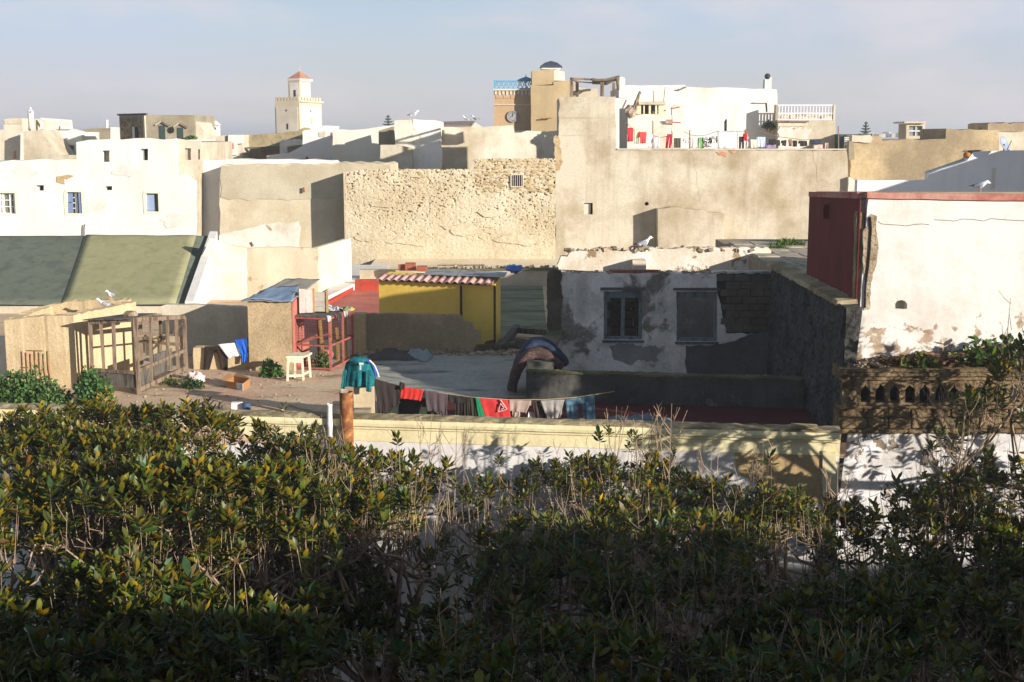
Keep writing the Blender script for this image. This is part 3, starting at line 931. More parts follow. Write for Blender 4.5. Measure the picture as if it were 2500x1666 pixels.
# low stepped wall in front of the shed
M_TAUPE = plaster('taupe_render', S(168, 148, 118), S(132, 116, 92), 0.7, 0.9, streak=0.35, grain=0.25, gs=18, bump=0.8)
sw = thing('stepped_wall', 'low taupe wall with broken stepped end before yellow shed', 'wall', (-3, 34.5, 0))
MB().wall([(893, 767), (1000, 768), (1126, 771), (1133, 786), (1154, 789), (1158, 808), (1173, 811), (1173, 829), (1162, 833), (1160, 872), (893, 872)], (), 34.45, 0.25, True, 0.1, 0.014).build('wall', M_TAUPE, sw)
MB().pbox(861, 768, 892, 872, 34.2, 0.5, 0.01).build('end_pier', plaster('pier_render', S(200, 178, 138), S(170, 148, 112), 0.6, 1, streak=0.2, grain=0.2), sw)  # lighter copy of the wall render; sunlight is put into the colour

# red kerb round the red roof floor, white ramp
M_REDK = plain('red_kerb_paint', S(176, 62, 42), 0.2, 2, 0.8, col2=S(150, 60, 44))
rk = thing('red_kerb', 'bright red painted kerb round the roof left of yellow shed', 'kerb', (-5.4, 49, 0))
kA, kB, kC = G(866, 709, 0), G(930, 709, 0), G(800, 748, 0)
MB().box(kA.x, kB.x + 0.4, kA.y, kA.y + 0.3, 0, 0.40, 0.01).build('back_kerb', M_REDK, rk)
MB().obox((kC.x, kC.y), (kA.x - .005, kA.y + 0.05), 0.25, 0, 0.12, 0.16).build('side_kerb', M_REDK, rk)

wr = MB().plan([(q.x, q.y) for q in [G(784, 723, .25), G(800, 724, .25), G(868, 692, .25), G(948, 657, .25), G(948, 647, .25), G(858, 647, .25)]], 0, 0.25).build('white_ramp', M_WHITE, base=(-7, 48, 0))
tag(wr, 'whitewashed low roof strip beside the red kerb', 'roof')

# upstand with the back roof on it
struct(MB().box(-6.0, 12, 50.2, 50.6, -0.3, .6).build('roof_upstand', M_TAN))
struct(MB().plan([(-6.2, 50.62), (12, 50.62), (12, 58.6), (-6.2, 58.6)], -0.3, [.1, .1, .3, .3]).build('back_roof', plaster('pale_roof_lime', S(226, 211, 180), S(196, 176, 138), .7, .5, (.45, .7), streak=0, grain=.2)))
struct(MB().box(-4.4, 3.5, 50.15, 50.7, 0.6, 0.668, 0.02).build('mossy_roof_edge', M_MOSSC))

def blob(c, r, seed, n=7, m=10, sq=(1, 1, 1), amp=0.35, fr=1.6):
    """lumpy closed shape"""
    rings = []
    for i in range(n + 1):
        a = pi * i / n
        ring = []
        for j in range(m):
            b = 2 * pi * j / m
            d = Vector((sin(a) * cos(b), sin(a) * sin(b), -cos(a)))
            k = r * (1 + amp * noise.noise(d * fr + Vector((seed * 3.7, seed, 0))))
            ring.append((c[0] + d.x * k * sq[0], c[1] + d.y * k * sq[1], c[2] + d.z * k * sq[2]))
        rings.append(ring)
    return MB().loft(rings)

# bits lying on the back roof
pb = G(1255, 664, 0.68)
tag(blob((pb.x, pb.y, 0.80), 0.30, 3, 8, 14, (1.1, .7, .5), 0.8, 2.4).build('plastic_bag', plain('blue_plastic', S(70, 110, 190), 0.2, 5, 0.4), base=(pb.x, pb.y, .67), smooth=True), 'crumpled blue plastic bag on mossy roof edge', 'bag')
random.seed(12)
for k, (px, py, lab) in enumerate([(985, 661, 'reddish hollow brick left of shed roof, leftmost'), (1002, 662, 'reddish brick second from left behind shed roof'), (1030, 664, 'broken brick half hidden behind the corrugated roof')]):
    p = G(px, py, 0.66)
    tag(MB().box(p.x - .2, p.x + .2, p.y, p.y + .3, 0.667, 0.667 + rr(.15, .3), 0.02).build('brick', M_BRICKR, base=(p.x, p.y, .667)), lab, 'brick', 'loose bricks on the back roof')
MB().bar((G(1060, 664, .7).x, 50.6, 0.74), (G(1180, 664, .7).x, 50.5, 0.76), 0.08, 0.05).build('plank', M_WOOD)
tag(bpy.data.objects['plank'], 'weathered plank lying behind the corrugated roof', 'plank')

# rubble gap between shed and ruin
tb = thing('timber_beam', 'grey weathered timber beam leaning by the rubble gap', 'beam', (0, 35, 0))
MB().bar(G(1222, 850, 0.1), G(1262, 800, 0.28), 0.16, 0.2).build('beam', M_WOODG, tb)
MB().bar(G(1262, 806, 0.25), G(1345, 812, 0.25), 0.22, 0.16).build('cross_beam', M_WOODG, tb)
for k, (px, py, s, lab) in enumerate([(1285, 850, .28, 'dark stone block behind the blue mattress'), (1220, 856, .22, 'flat dark rubble stone by the shed corner'), (1180, 858, .25, 'rubble stone at broken end of stepped wall'), (1250, 846, .16, 'small pale stone in the rubble gap')]):
    p = G(px, py, 0)
    tag(MB().box(p.x - s, p.x + s, p.y - .15, p.y + .2, 0, s * 0.8, 0.05).build('stone', M_RUB if k == 3 else M_BLOCK, base=(p.x, p.y, 0), bevel=0.03), lab, 'stone', 'stones in the rubble gap')
p = G(1295, 830, 0.03)
tag(MB().box(p.x - .45, p.x + .35, p.y - .8, p.y + 1.4, 0.0, 0.05, 0.02).build('stone_slab', M_FLOOR, base=(p.x, p.y, 0)), 'sunlit broken floor slab beside the ruin corner', 'slab')

# crumpled dark tarpaulin and grey cloth on the concrete
def crumple(x0, x1, y0, y1, z, amp, seed, n=18, m=10, slope=0):
    P = []
    for i in range(m + 1):
        row = []
        for j in range(n + 1):
            x, y = x0 + (x1 - x0) * j / n, y0 + (y1 - y0) * i / m
            e = min(1, 4 * min(j / n, 1 - j / n)) * min(1, 4 * min(i / m, 1 - i / m))
            w_ = noise.noise(Vector((x * 2.2, y * 2.2, seed))) * 0.25
            h = abs(noise.fractal(Vector((x * 2.5, y * 2.5, seed)), 0.7, 2.0, 4))
            row.append((x + w_ * 0.4, y + w_, z + 0.012 + amp * (h * 0.9 + 0.35) * e))
        P.append(row)
    return MB().grid(P)
p = G(895, 878, 0.01)
tag(crumple(p.x, p.x + 1.6, 33.0, 34.1, 0.01, 0.22, 3).build('tarpaulin', plain('dark_tarp', S(84, 76, 70), 0.25, 4, 0.6), base=(p.x, 33, 0.01), solid=0.01, smooth=True), 'crumpled dark brown tarpaulin at foot of taupe wall', 'tarpaulin')
p = G(990, 880, 0.01)
tag(crumple(p.x, p.x + .65, 32.9, 33.7, 0.012, 0.30, 9).build('crumpled_cloth', plain('pale_grey_cloth', S(150, 158, 160), 0.15, 4, 0.8), base=(p.x, 33, 0.01), solid=0.01, smooth=True), 'crumpled pale grey cloth lying on the concrete', 'cloth')
p = G(1480, 1018, 0.02)
tag(crumple(p.x, p.x + 1.3, 25.2, 26.0, 0.012, 0.22, 5).build('crumpled_cloth', plain('slate_cloth', S(110, 116, 122), 0.2, 4, 0.8), base=(p.x, 25, 0.01), solid=0.01, smooth=True), 'crumpled slate grey cloth on the red floor near parapet', 'cloth')

# ---------------------------------------------------------------- open-topped plastered block at far left
lb = thing('plastered_tank', 'open-topped tan plastered block with broken rim at left', 'tank', (-10.5, 30, 0))
x0, x1, y0, y1 = W(17, 900, 29.3).x, W(300, 760, 30.6).x, 29.3, 31.7
M_LB = plaster('tank_render', S(204, 182, 144), S(172, 148, 110), 0.7, 0.8, peel=S(216, 204, 182), pt=0.66, ps=0.8, streak=0.2, grain=0.22, gs=20, bump=0.9)
def rimwall(A, B, t, h, j, n=26, sag=0.0):
    A, B = Vector((A[0], A[1], 0)), Vector((B[0], B[1], 0))
    d = (B - A).normalized()
    nn = Vector((-d.y, d.x, 0)) * t
    rings = []
    for i in range(n + 1):
        p = A.lerp(B, i / n)
        hh = h + rr(-j, j) - sag * (1 - i / n) ** 3
        rings.append([(p.x, p.y, 0), (p.x + nn.x, p.y + nn.y, 0), (p.x + nn.x, p.y + nn.y, hh + rr(-j, j)), (p.x + rr(-j, j) * .4, p.y + rr(-j, j) * .4, hh)])
    return MB().loft(rings)
rimwall((x0, y0), (x1 - 0.75, y0), 0.3, 1.70, 0.018, 26, 0.12).build('front_wall', M_LB, lb)
rimwall((x1 - 0.75, y0 + 0.005), (x1, y1), 0.28, 1.72, 0.018).build('right_wall', M_LB, lb)
rimwall((x0, y1), (x1 - .2, y1), 0.28, 1.76, 0.02, 26, 0.16).build('back_wall', M_LB, lb)
rimwall((x0 + 0.28, y0 + .32), (x0 + 0.28, y1 - 0.005), 0.28, 1.62, 0.02).build('left_wall', M_LB, lb)
MB().box(x0 + .3, x1 - .85, y0 + .3, y1, 0, 1.3).build('fill', M_ROOFG, lb)
for k in range(7):
    px = 53 + k * 10.5
    MB().tube([W(px, 858 + (k % 3) * 3, y0 - .02), W(px + 2, 900, y0 - .02), W(px + 3 + k, 938, y0 - .02)], 0.011, 4).build('rebar', M_RUST, lb)
MB().tube([W(52, 897, y0 - .03), W(70, 898, y0 - .03)], 0.009, 4).build('rebar', M_RUST, lb)
MB().tube([W(66, 856, y0 - .03), W(104, 857, y0 - .03)], 0.009, 4).build('rebar', M_RUST, lb)
# lower wall left of it
tag(MB().box(-16, x0 - 0.02, 30.2, 30.5, 0, 1.05, 0.02).build('low_wall', M_WHITE2, base=(-13, 30, 0)), 'low whitewashed wall at the left picture edge', 'wall')

# ---------------------------------------------------------------- wooden hutch
hu = thing('wooden_hutch', 'weathered timber hutch frame with stones on its roof', 'hutch', (-8.8, 29.8, 0))
hA, hB, hC, hD = Vector((-9.62, 28.85, 0)), Vector((-8.48, 28.55, 0)), Vector((-8.02, 31.0, 0)), Vector((-9.2, 31.3, 0))
zA, zB, zC, zD = 1.62, 1.72, 1.43, 1.4
def at(A, B, t, z):
    p = A.lerp(B, t)
    return Vector((p.x, p.y, z))
def post(A, B, t, z0, z1, w=0.07, name='post', mat=None, parent=hu, lean=0.02):
    p = A.lerp(B, t)
    MB().bar((p.x, p.y, z0), (p.x + rr(-lean, lean), p.y, z1), w, w * rr(.6, 1)).build(name, mat or M_WOOD, parent)
post(hA, hB, 0.0, 0.1, zA)
post(hA, hB, 0.26, 0.5, zA, 0.06)
post(hA, hB, 0.5, 0.5, zA, 0.075)
post(hA, hB, 1.0, 0.0, zB + 0.05, 0.085)
post(hB, hC, 0.26, 0.08, zB - .05, 0.06)
post(hB, hC, 0.62, 0.3, 1.55, 0.075)
post(hB, hC, 0.82, 0.1, 1.45, 0.075)
post(hB, hC, 1.0, 0.05, zC, 0.09)
post(hA, hD, 1.0, 0.05, zD, 0.08)
post(hD, hC, 0.45, 0.05, zD, 0.07)
for (P, Q, z0, z1, w) in [(hA, hB, zA, zB, .07), (hB, hC, zB, zC, .07), (hD, hC, zD, zC, .06), (hA, hD, zA, zD, .06), (hD, hC, 0.8, 0.75, .05), (hA, hB, .52, .5, .06), (hB, hC, .55, .62, .06), (hB, hC, .12, .18, .08)]:
    MB().bar((P.x, P.y, z0), (Q.x, Q.y, z1), w, w * 1.3).build('rail', M_WOOD, hu)
MB().bar((hB.x - .1, hB.y + .3, 1.3), (hC.x - .3, hC.y, 1.0), .04).build('brace', M_WOOD, hu)
MB().bar((hD.x + .2, hD.y, 0.5), (hC.x, hC.y - .2, 1.3), .04).build('brace', M_WOOD, hu)
def panel(A, B, ta, tb, z0, z1, name, mat, parent, t=0.025, zb0=None, zb1=None):
    p, q = A.lerp(B, ta), A.lerp(B, tb)
    d = (q - p).normalized()
    n = Vector((-d.y, d.x, 0)) * t
    zb0 = z0 if zb0 is None else zb0
    zb1 = z1 if zb1 is None else zb1
    return MB().hexa([(p.x, p.y, z0), (q.x, q.y, zb0), (q.x + n.x, q.y + n.y, zb0), (p.x + n.x, p.y + n.y, z0), (p.x, p.y, z1), (q.x, q.y, zb1), (q.x + n.x, q.y + n.y, zb1), (p.x + n.x, p.y + n.y, z1)]).build(name, mat, parent)
for k in range(4):      # boards of the front panel
    panel(hA, hB, 0.02 + k * .24, 0.255 + k * .24, 0.16 + rr(-.01, .01), 0.5, 'board', M_WOODG, hu)
for k in range(2):
    panel(hB, hC, 0.03 + k * 0.1, 0.125 + k * 0.1, 0.02, 0.55, 'board', M_WOODG, hu)
for k in range(3):
    panel(hB, hC, 0.32 + k * 0.13, 0.445 + k * .13, 0.28, 0.78, 'board', M_WOODG, hu)
panel(hD, hC, 0.1, 0.98, 0.45, 0.95, 'board', plaster('pale_board', S(206, 192, 160), S(170, 150, 116), .6, 1.5), hu)
MB().hexa([(hA.x - .12, hA.y - .1, zA + .05), (hB.x - .1, hB.y - .05, zA + .1), (hB.x + .05, hC.y - .9, zC + .2), (hD.x - .1, hD.y - .4, zD + .12), (hA.x - .12, hA.y - .1, zA + .075), (hB.x - .1, hB.y - .05, zA + .125), (hB.x + .05, hC.y - .9, zC + .225), (hD.x - .1, hD.y - .4, zD + .145)]).build('roof_board', M_WOODG, hu)
# lumps weighing the roof down
for k, (px, py, s, lab) in enumerate([(270, 780, .10, 'pale stone on hutch roof, left'), (318, 770, .15, 'biggest pale stone on hutch roof'), (295, 778, .07, 'small dark lump between stones on hutch roof')]):
    p = W(px, py, 29.4)
    tag(blob((p.x, p.y, p.z), s, k + 2, 5, 8, (1.3, 1, .75)).build('stone', M_RUB if k < 2 else M_BLOCK, base=(p.x, p.y, p.z - s * .7)), lab, 'stone', 'stones on the hutch roof')
# sack beside hutch
p = G(478, 938, 0)
tag(blob((p.x, p.y, 0.13), 0.2, 6, 12, 18, (1, .8, .8), .9, 3.0).build('sack', plain('white_red_sack', S(214, 196, 186), 0.1, 3, 0.7, col2=S(190, 84, 78), t2=(.56, .6), s2=5), base=(p.x, p.y, 0), smooth=True), 'white and red knotted plastic sack beside the hutch', 'sack')
p = G(430, 925, 0.1)
tag(MB().hexa([(p.x - .1, p.y, 0.15), (p.x + .5, p.y - .3, .1), (p.x + .5, p.y - .2, .1), (p.x - .1, p.y + .1, .15), (p.x - .1, p.y, 0.2), (p.x + .5, p.y - .3, .15), (p.x + .5, p.y - .2, .15), (p.x - .1, p.y + .1, .2)]).build('plank', M_WOOD, base=(p.x, p.y, .1)), 'loose plank propped at the hutch foot', 'plank')

# ---------------------------------------------------------------- walls between hutch and roughcast shed
w1_ = thing('back_garden_wall', 'lit tan wall behind the clothes ledge', 'wall', (-8.5, 34, 0))
MB().wall([(395, 748), (402, 744), (500, 746), (612, 752), (612, 900), (395, 900)], (), 34.0, 0.3, True, 0.15, 0.014).build('wall', M_TAN2, w1_)
w2_ = thing('clothes_ledge', 'low tan ledge wall with drying clothes laid over it', 'wall', (-7.5, 31.8, 0))
MB().wall([(472, 850), (612, 850), (612, 940), (472, 940)], (), 31.75, 0.35, True, 0.15, 0.01).build('wall', M_LB, w2_)

# ---------------------------------------------------------------- pebble-dashed shed
ps_ = thing('shed', 'pebble-dashed tan shed with blue tarpaulin roof and pink side', 'shed', (-6.3, 32.2, 0))
sA, sB = W(604, 740, 31.55), W(713, 740, 31.55)
sC, sD = W(738, 735, 33.0), W(630, 735, 33.0)
zs = W(660, 738, 31.55).z
MB().plan([(sA.x, sA.y), (sB.x - .01, sB.y), (sC.x - .01, sC.y), (sA.x + .05, sC.y)], 0, [zs, zs, zs + .12, zs + .12]).build('wall', M_PEBBLE, ps_)
M_PINKW = plain('pink_paint', S(186, 112, 96), 0.15, 3, 0.85, col2=S(166, 98, 84))
MB().hexa([(sB.x - .008, sB.y - .01, 0), (sB.x + .03, sB.y - .01, 0), (sC.x + .03, sC.y, 0), (sC.x - .008, sC.y, 0), (sB.x - .008, sB.y - .01, zs), (sB.x + .03, sB.y - .01, zs), (sC.x + .03, sC.y, zs + .1), (sC.x - .008, sC.y, zs + .1)]).build('pink_side', M_PINKW, ps_)
z2 = zs + 0.15
def tarp(P, n, m, amp, seed, mat, name, parent):
    rows = []
    a, b, c, d = map(Vector, P)
    for i in range(m + 1):
        r_ = []
        for j in range(n + 1):
            p = a.lerp(b, j / n).lerp(d.lerp(c, j / n), i / m)
            r_.append(p + Vector((0, 0, amp * noise.fractal(p * 1.6 + Vector((seed, 0, 0)), .8, 2, 4))))
        rows.append(r_)
    return MB().grid(rows).build(name, mat, parent, solid=0.012, smooth=True)
tarp([(sA.x - .12, sA.y - .1, zs + .03), (sB.x + .02, sB.y - .1, zs + .03), (sC.x + .35, 33.9, zs + .33), (sA.x + .55, 33.9, zs + .33)], 24, 16, 0.035, 2, plain('grey_roof_felt', S(150, 142, 128), 0.2, 4, 0.8), 'roof', ps_)
tarp([(sA.x - .14, sA.y - .12, zs + .055), (sB.x + .03, sB.y - .12, zs + .055), (sC.x - .05, 32.8, zs + .26), (sA.x + .4, 32.7, zs + .26)], 24, 12, 0.05, 5, plain('blue_grey_tarp', S(120, 138, 158), 0.18, 4, 0.45, 0.5), 'roof_tarpaulin', ps_)

# ---------------------------------------------------------------- red caged run
cg = thing('red_cage', 'red painted caged animal run beside the pebble-dashed shed', 'cage', (-4.9, 32.3, 0))
cA, cB, cC, cD = Vector((-5.44, 31.7, 0)), Vector((-4.53, 31.5, 0)), Vector((-4.17, 33.1, 0)), Vector((-5.1, 33.3, 0))
H = 1.32
for (A, B, t, w) in [(cA, cB, 0, .06), (cA, cB, 1, .062), (cB, cC, .55, .055), (cB, cC, 1, .055), (cD, cC, 0, .055)]:
    post(A, B, t, 0, H, w, 'post', M_REDW, cg, 0.008)
for (A, B) in [(cA, cB), (cB, cC), (cD, cC), (cA, cD)]:
    for z in (0.05, 0.64, H):
        MB().bar((A.x, A.y, z), (B.x, B.y, z + rr(-.015, .015)), .04, .042).build('rail', M_REDW, cg)
MB().bar((cA.x, cA.y - .01, .64), (cB.x, cB.y - .01, .95), .04).build('brace', M_REDW, cg)
for k in range(4):
    q0 = cA.lerp(cB, k / 4 + .0)
    q1 = cA.lerp(cB, k / 4 + .245)
    r0, r1 = cD.lerp(cC, k / 4), cD.lerp(cC, k / 4 + .245)
    MB().hexa([(q0.x, q0.y - .03, H + .03), (q1.x, q1.y - .03, H + .03), (r1.x, r1.y, H + .06), (r0.x, r0.y, H + .06), (q0.x, q0.y - .03, H + .05), (q1.x, q1.y - .03, H + .05), (r1.x, r1.y, H + .08), (r0.x, r0.y, H + .08)]).build('roof_plank', M_WOODG, cg)
# wire mesh as thin wires
def mesh_panel(A, B, z0, z1, n, m, name='wire_mesh'):
    mb = MB()
    for i in range(n + 1):
        p = A.lerp(B, i / n)
        mb.bar((p.x, p.y, z0), (p.x, p.y, z1), .004)
    for j in range(m + 1):
        z = z0 + (z1 - z0) * j / m
        mb.bar((A.x, A.y, z), (B.x, B.y, z), .004)
    o = mb.build(name, M_IRON, cg)
    o['kind'] = 'stuff'
mesh_panel(cA, cB, .66, H - .03, 14, 9)
mesh_panel(cB, cC, .08, H - .03, 22, 16)
# inner clutter
for k in range(4):
    p = cD.lerp(cC, .15 + k * .22)
    MB().bar((p.x, p.y - .1, 0), (p.x + rr(-.1, .1), p.y - .05, rr(.8, 1.25)), .09, .03).build('inner_plank', plain('ochre_plank', S(150, 118, 66), .3, 5), cg)
panel(cA, cD, .1, .6, .0, .6, 'pink_board', M_PINKW, cg)
p = G(792, 893, 0)
tag(blob((-4.75, 32.35, .28), .16, 4, 6, 9, (1.2, .9, .8)).build('bucket_lid', plain('pale_red_plastic', S(186, 110, 104), .15, 4, .5), base=(-4.75, 32.35, .15)), 'pale red plastic vessel inside the red cage', 'vessel')
tag(MB().lathe((-4.75, 32.35, 0), [(.12, 0), (.16, .02), (.19, .14), (.17, .15)], 14).build('grey_pan', plain('grey_pan', S(120, 120, 122), .2, 4, .5), base=(-4.75, 32.35, 0)), 'grey pan holding the red vessel inside cage', 'pan')

# white boards and slatted frame standing on the cage
bd = thing('door_leaf', 'pair of white painted boards standing on the cage', 'board', (-5.2, 32.0, H + .08))
p0, p1 = W(731, 768, 32.0), W(764, 768, 32.0)
for k in range(2):
    a = p0.lerp(p1, k * .5 + .01)
    b = p0.lerp(p1, k * .5 + .48)
    MB().box(a.x, b.x, 32.0 + k * .02, 32.03 + k * .02, H + .08, W(740, 706 + k * 2, 32.0).z, .006).build('board', plaster('white_gloss_board', S(220, 208, 200), S(180, 160, 146), .5, 3, grain=.1), bd)
sf = thing('slatted_frame', 'grey boarded frame with ochre edge leaning on the cage', 'frame', (-4.8, 32.1, H + .08))
q0, q1 = W(766, 765, 32.1), W(800, 765, 32.1)
for k in range(4):
    z0 = H + .10 + k * .125
    MB().box(q0.x + .03, q1.x - .03, 32.1, 32.125, z0, z0 + .118, .004).build('slat', plain('grey_slat', S(176, 168, 152), .2, 5), sf)
M_OCH = plain('ochre_wood', S(176, 138, 84), .25, 5)
MB().box(q0.x - .03, q0.x + .03, 32.07, 32.14, H + .08, H + .68).build('stile', M_OCH, sf)
MB().box(q1.x - .03, q1.x + .02, 32.07, 32.14, H + .08, H + .63).build('stile', M_OCH, sf)

# ---------------------------------------------------------------- white stool
st = thing('stool', 'worn cream painted wooden stool in front of pebble-dashed shed', 'stool', (-5.4, 30.6, 0))
M_STOOL = plain('cream_worn_paint', S(220, 208, 176), .2, 6, .8, col2=S(176, 154, 116), t2=(.58, .66), s2=7)
f1, f2 = G(702, 931, 0), G(741, 930, 0)
f1 = Vector((f1.x, f1.y, 0)); f2 = Vector((f2.x, f2.y, 0))
dv = Vector((.10, .45, 0))
hs = .56
for (p, q) in [(f1, (.03, 0)), (f2, (-.02, 0)), (f1 + dv, (.02, 0)), (f2 + dv, (-.03, 0))]:
    MB().bar((p.x, p.y, 0), (p.x + q[0], p.y, hs), .05, .045).build('leg', M_STOOL, st)
MB().hexa([(f1.x - .03, f1.y - .04, hs), (f2.x + .04, f2.y - .04, hs), (f2.x + dv.x + .05, f2.y + dv.y + .04, hs), (f1.x + dv.x - .03, f1.y + dv.y + .04, hs),
           (f1.x - .03, f1.y - .04, hs + .05), (f2.x + .04, f2.y - .04, hs + .04), (f2.x + dv.x + .05, f2.y + dv.y + .04, hs + .05), (f1.x + dv.x - .03, f1.y + dv.y + .04, hs + .06)]).build('seat', M_STOOL, st, bevel=.012)
MB().bar((f1.x, f1.y, .13), (f2.x, f2.y, .13), .03, .06).build('stretcher', M_STOOL, st)
MB().bar((f1.x, f1.y - .01, hs - .06), (f2.x, f2.y - .01, hs - .06), .02, .11).build('apron', M_STOOL, st)
MB().bar((f2.x, f2.y, .16), (f2.x + dv.x, f2.y + dv.y, .16), .03, .05).build('stretcher', M_STOOL, st)

# ---------------------------------------------------------------- cardboard box
cb = thing('cardboard_box', 'open cardboard box with white printed end on terrace floor', 'box', (-6.3, 29.6, 0))
M_CARD = plain('cardboard', S(164, 120, 78), .15, 4, .9)
M_CARDW = plain('printed_card', S(206, 204, 206), .1, 6, .7, col2=S(150, 170, 200), t2=(.55, .58), s2=9)
c0, c1, c2 = G(553, 948, 0), G(593, 955, 0), G(610, 942, 0)
for o_ in (c0, c1, c2):
    o_.z = 0
c3 = c0 + (c2 - c1)
hb = .17
def card(A, B, name, mat, lean=0, h=hb):
    d = (B - A).normalized()
    n = Vector((-d.y, d.x, 0)) * .008
    MB().hexa([A, B, B + n, A + n, A + Vector((0, 0, h)), B + Vector((0, 0, h)), B + n + Vector((0, 0, h)), A + n + Vector((0, 0, h))]).build(name, mat, cb)
mid = c0.lerp(c1, .62)
card(c0, mid, 'side', M_CARD)
card(mid, c1, 'printed_side', M_CARDW)
card(c1, c2, 'end', M_CARD)
card(c2, c3, 'back', M_CARD)
card(c3, c0, 'end', M_CARD)
MB().add([c0 + Vector((0, 0, hb)), c3 + Vector((0, 0, hb)), c3 + Vector((-.12, .05, hb + .05)), c0 + Vector((-.12, 0, hb + .04))], [(0, 1, 2, 3)]).build('flap', M_CARD, cb, solid=.006)
MB().add([c3 + Vector((0, 0, hb)), c2 + Vector((0, 0, hb)), c2 + Vector((-.08, .1, hb + .03)), c3 + Vector((.05, .12, hb + .05))], [(0, 1, 2, 3)]).build('flap', M_CARD, cb, solid=.006)

# ---------------------------------------------------------------- pipes and pillar at the parapet
pc = W(889, 985, 25.5)
ztop = W(889, 934, 25.5).z
tp_ = thing('pillar', 'square tan rendered pillar behind the rusty flue', 'pillar', (pc.x, 25.6, 0))
MB().box(W(864, 985, 25.5).x, W(912, 985, 25.5).x, 25.5, 25.9, 0, ztop, .008).build('shaft', plaster('pillar_render', S(206, 188, 156), S(180, 158, 124), .6, 1.2, grain=.15), tp_)
MB().box(W(864, 985, 25.5).x + .03, W(905, 985, 25.5).x, 25.2, 25.49, 0, .36, .02).build('grey_footing', M_GREYT, tp_)
fx = W(846, 1010, 24.75)
fl = thing('flue_pipe', 'rusty orange iron flue pipe rising in front of parapet', 'pipe', (fx.x, 24.75, -2))
zt = W(846, 957, 24.75).z
n = 20
MB().loft([[(fx.x + r * cos(2 * pi * j / n), 24.75 + r * sin(2 * pi * j / n), z) for j in range(n)] for r, z in [(.132, -2.2), (.132, -.2), (.136, -.17), (.132, -.14), (.132, .55), (.137, .57), (.132, .6), (.134, zt - .03), (.14, zt), (.125, zt), (.12, zt - .5)]]).build('pipe', M_RUST, fl, smooth=True)
MB().box(fx.x - .1, fx.x + .03, 24.72, 24.78, zt - .02, zt + .045, .02).build('crushed_rim', plain('rim_metal', S(190, 170, 150), .3, 9, .6), fl)
vx = W(805, 1030, 24.8)
vp = thing('vent_pipe', 'white plastic vent pipe standing left of rusty flue', 'pipe', (vx.x, 24.8, -2))
zt2 = W(805, 986, 24.8).z
n = 16
MB().loft([[(vx.x + r * cos(2 * pi * j / n), 24.8 + r * sin(2 * pi * j / n), z) for j in range(n)] for r, z in [(.055, -2.2), (.055, .1), (.06, .11), (.06, .2), (.055, .21), (.055, zt2 - .05), (.06, zt2 - .04), (.06, zt2), (.05, zt2), (.05, zt2 - .2)]]).build('pipe', M_PVC, vp, smooth=True)

# bits behind the parapet at left
random.seed(3)
for k, (px, py, col, lab) in enumerate([(505, 996, M_BLOCK, 'dark round stone behind parapet, left one of two'), (545, 996, M_BLOCK, 'dark round stone behind parapet, right one of two'), (578, 995, plain('white_bag', S(214, 210, 204), .1, 5, .6), 'small white carton behind the parapet'), (602, 996, plain('blue_can', S(66, 84, 118), .15, 5, .5), 'small blue can behind the parapet')]):
    p = G(px, py + 6, 0.05)
    if k < 2:
        tag(blob((p.x, p.y, .14), .11, k + 20, 6, 9).build('stone', col, base=(p.x, p.y, 0.02)), lab, 'stone')
    elif k == 2:
        tag(MB().box(p.x - .12, p.x + .1, p.y, p.y + .12, 0, .2, .015).build('carton', col, base=(p.x, p.y, 0)), lab, 'carton')
    else:
        tag(MB().lathe((p.x, p.y, 0), [(.08, 0), (.09, .01), (.09, .2), (.08, .21)], 14).build('paint_can', col, base=(p.x, p.y, 0)), lab, 'can')
# thin pale strips imitating streaks of sunlight on the shaded floor
for k, (a, b, lab) in enumerate([((610, 985), (690, 1002), 'pale batten on shaded floor, left of two'), ((705, 988), (760, 1003), 'pale batten on shaded floor, right of two')]):
    p, q = G(*a, .03), G(*b, .03)
    tag(MB().bar(p, q, .05, .03).build('sunstreak', plain('pale_wood', S(190, 168, 140), .2, 5), base=(p.x, p.y, 0.015)), lab, 'sunstreak')

# ================================================================== laundry
def cm(name, col, col2=None, stripes=0, axis=0):
    if name in MATS:
        return MATS[name]
    t = NT(name)
    c = S(*col)
    if col2 and stripes:
        n = t.t.nodes.new('ShaderNodeTexWave')
        n.inputs['Scale'].default_value = stripes
        n.bands_direction = 'XYZ'[axis]
        t.link(t.pos, n.inputs['Vector'])
        c = t.mix(t.ramp(n.outputs['Fac'], .45, .55), c, S(*col2))
    elif col2:
        c = t.mix(t.ramp(t.noise(14, 3), .48, .54), c, S(*col2))
    c = t.mix(1.0, c, t.grey(t.ramp(t.noise(7, 4), .3, .7, .85, 1.15)), 'MULTIPLY')
    t.bump(t.noise(30, 3), .15, .004)
    MATS[name] = t.done(c, .95, .1)
    return MATS[name]

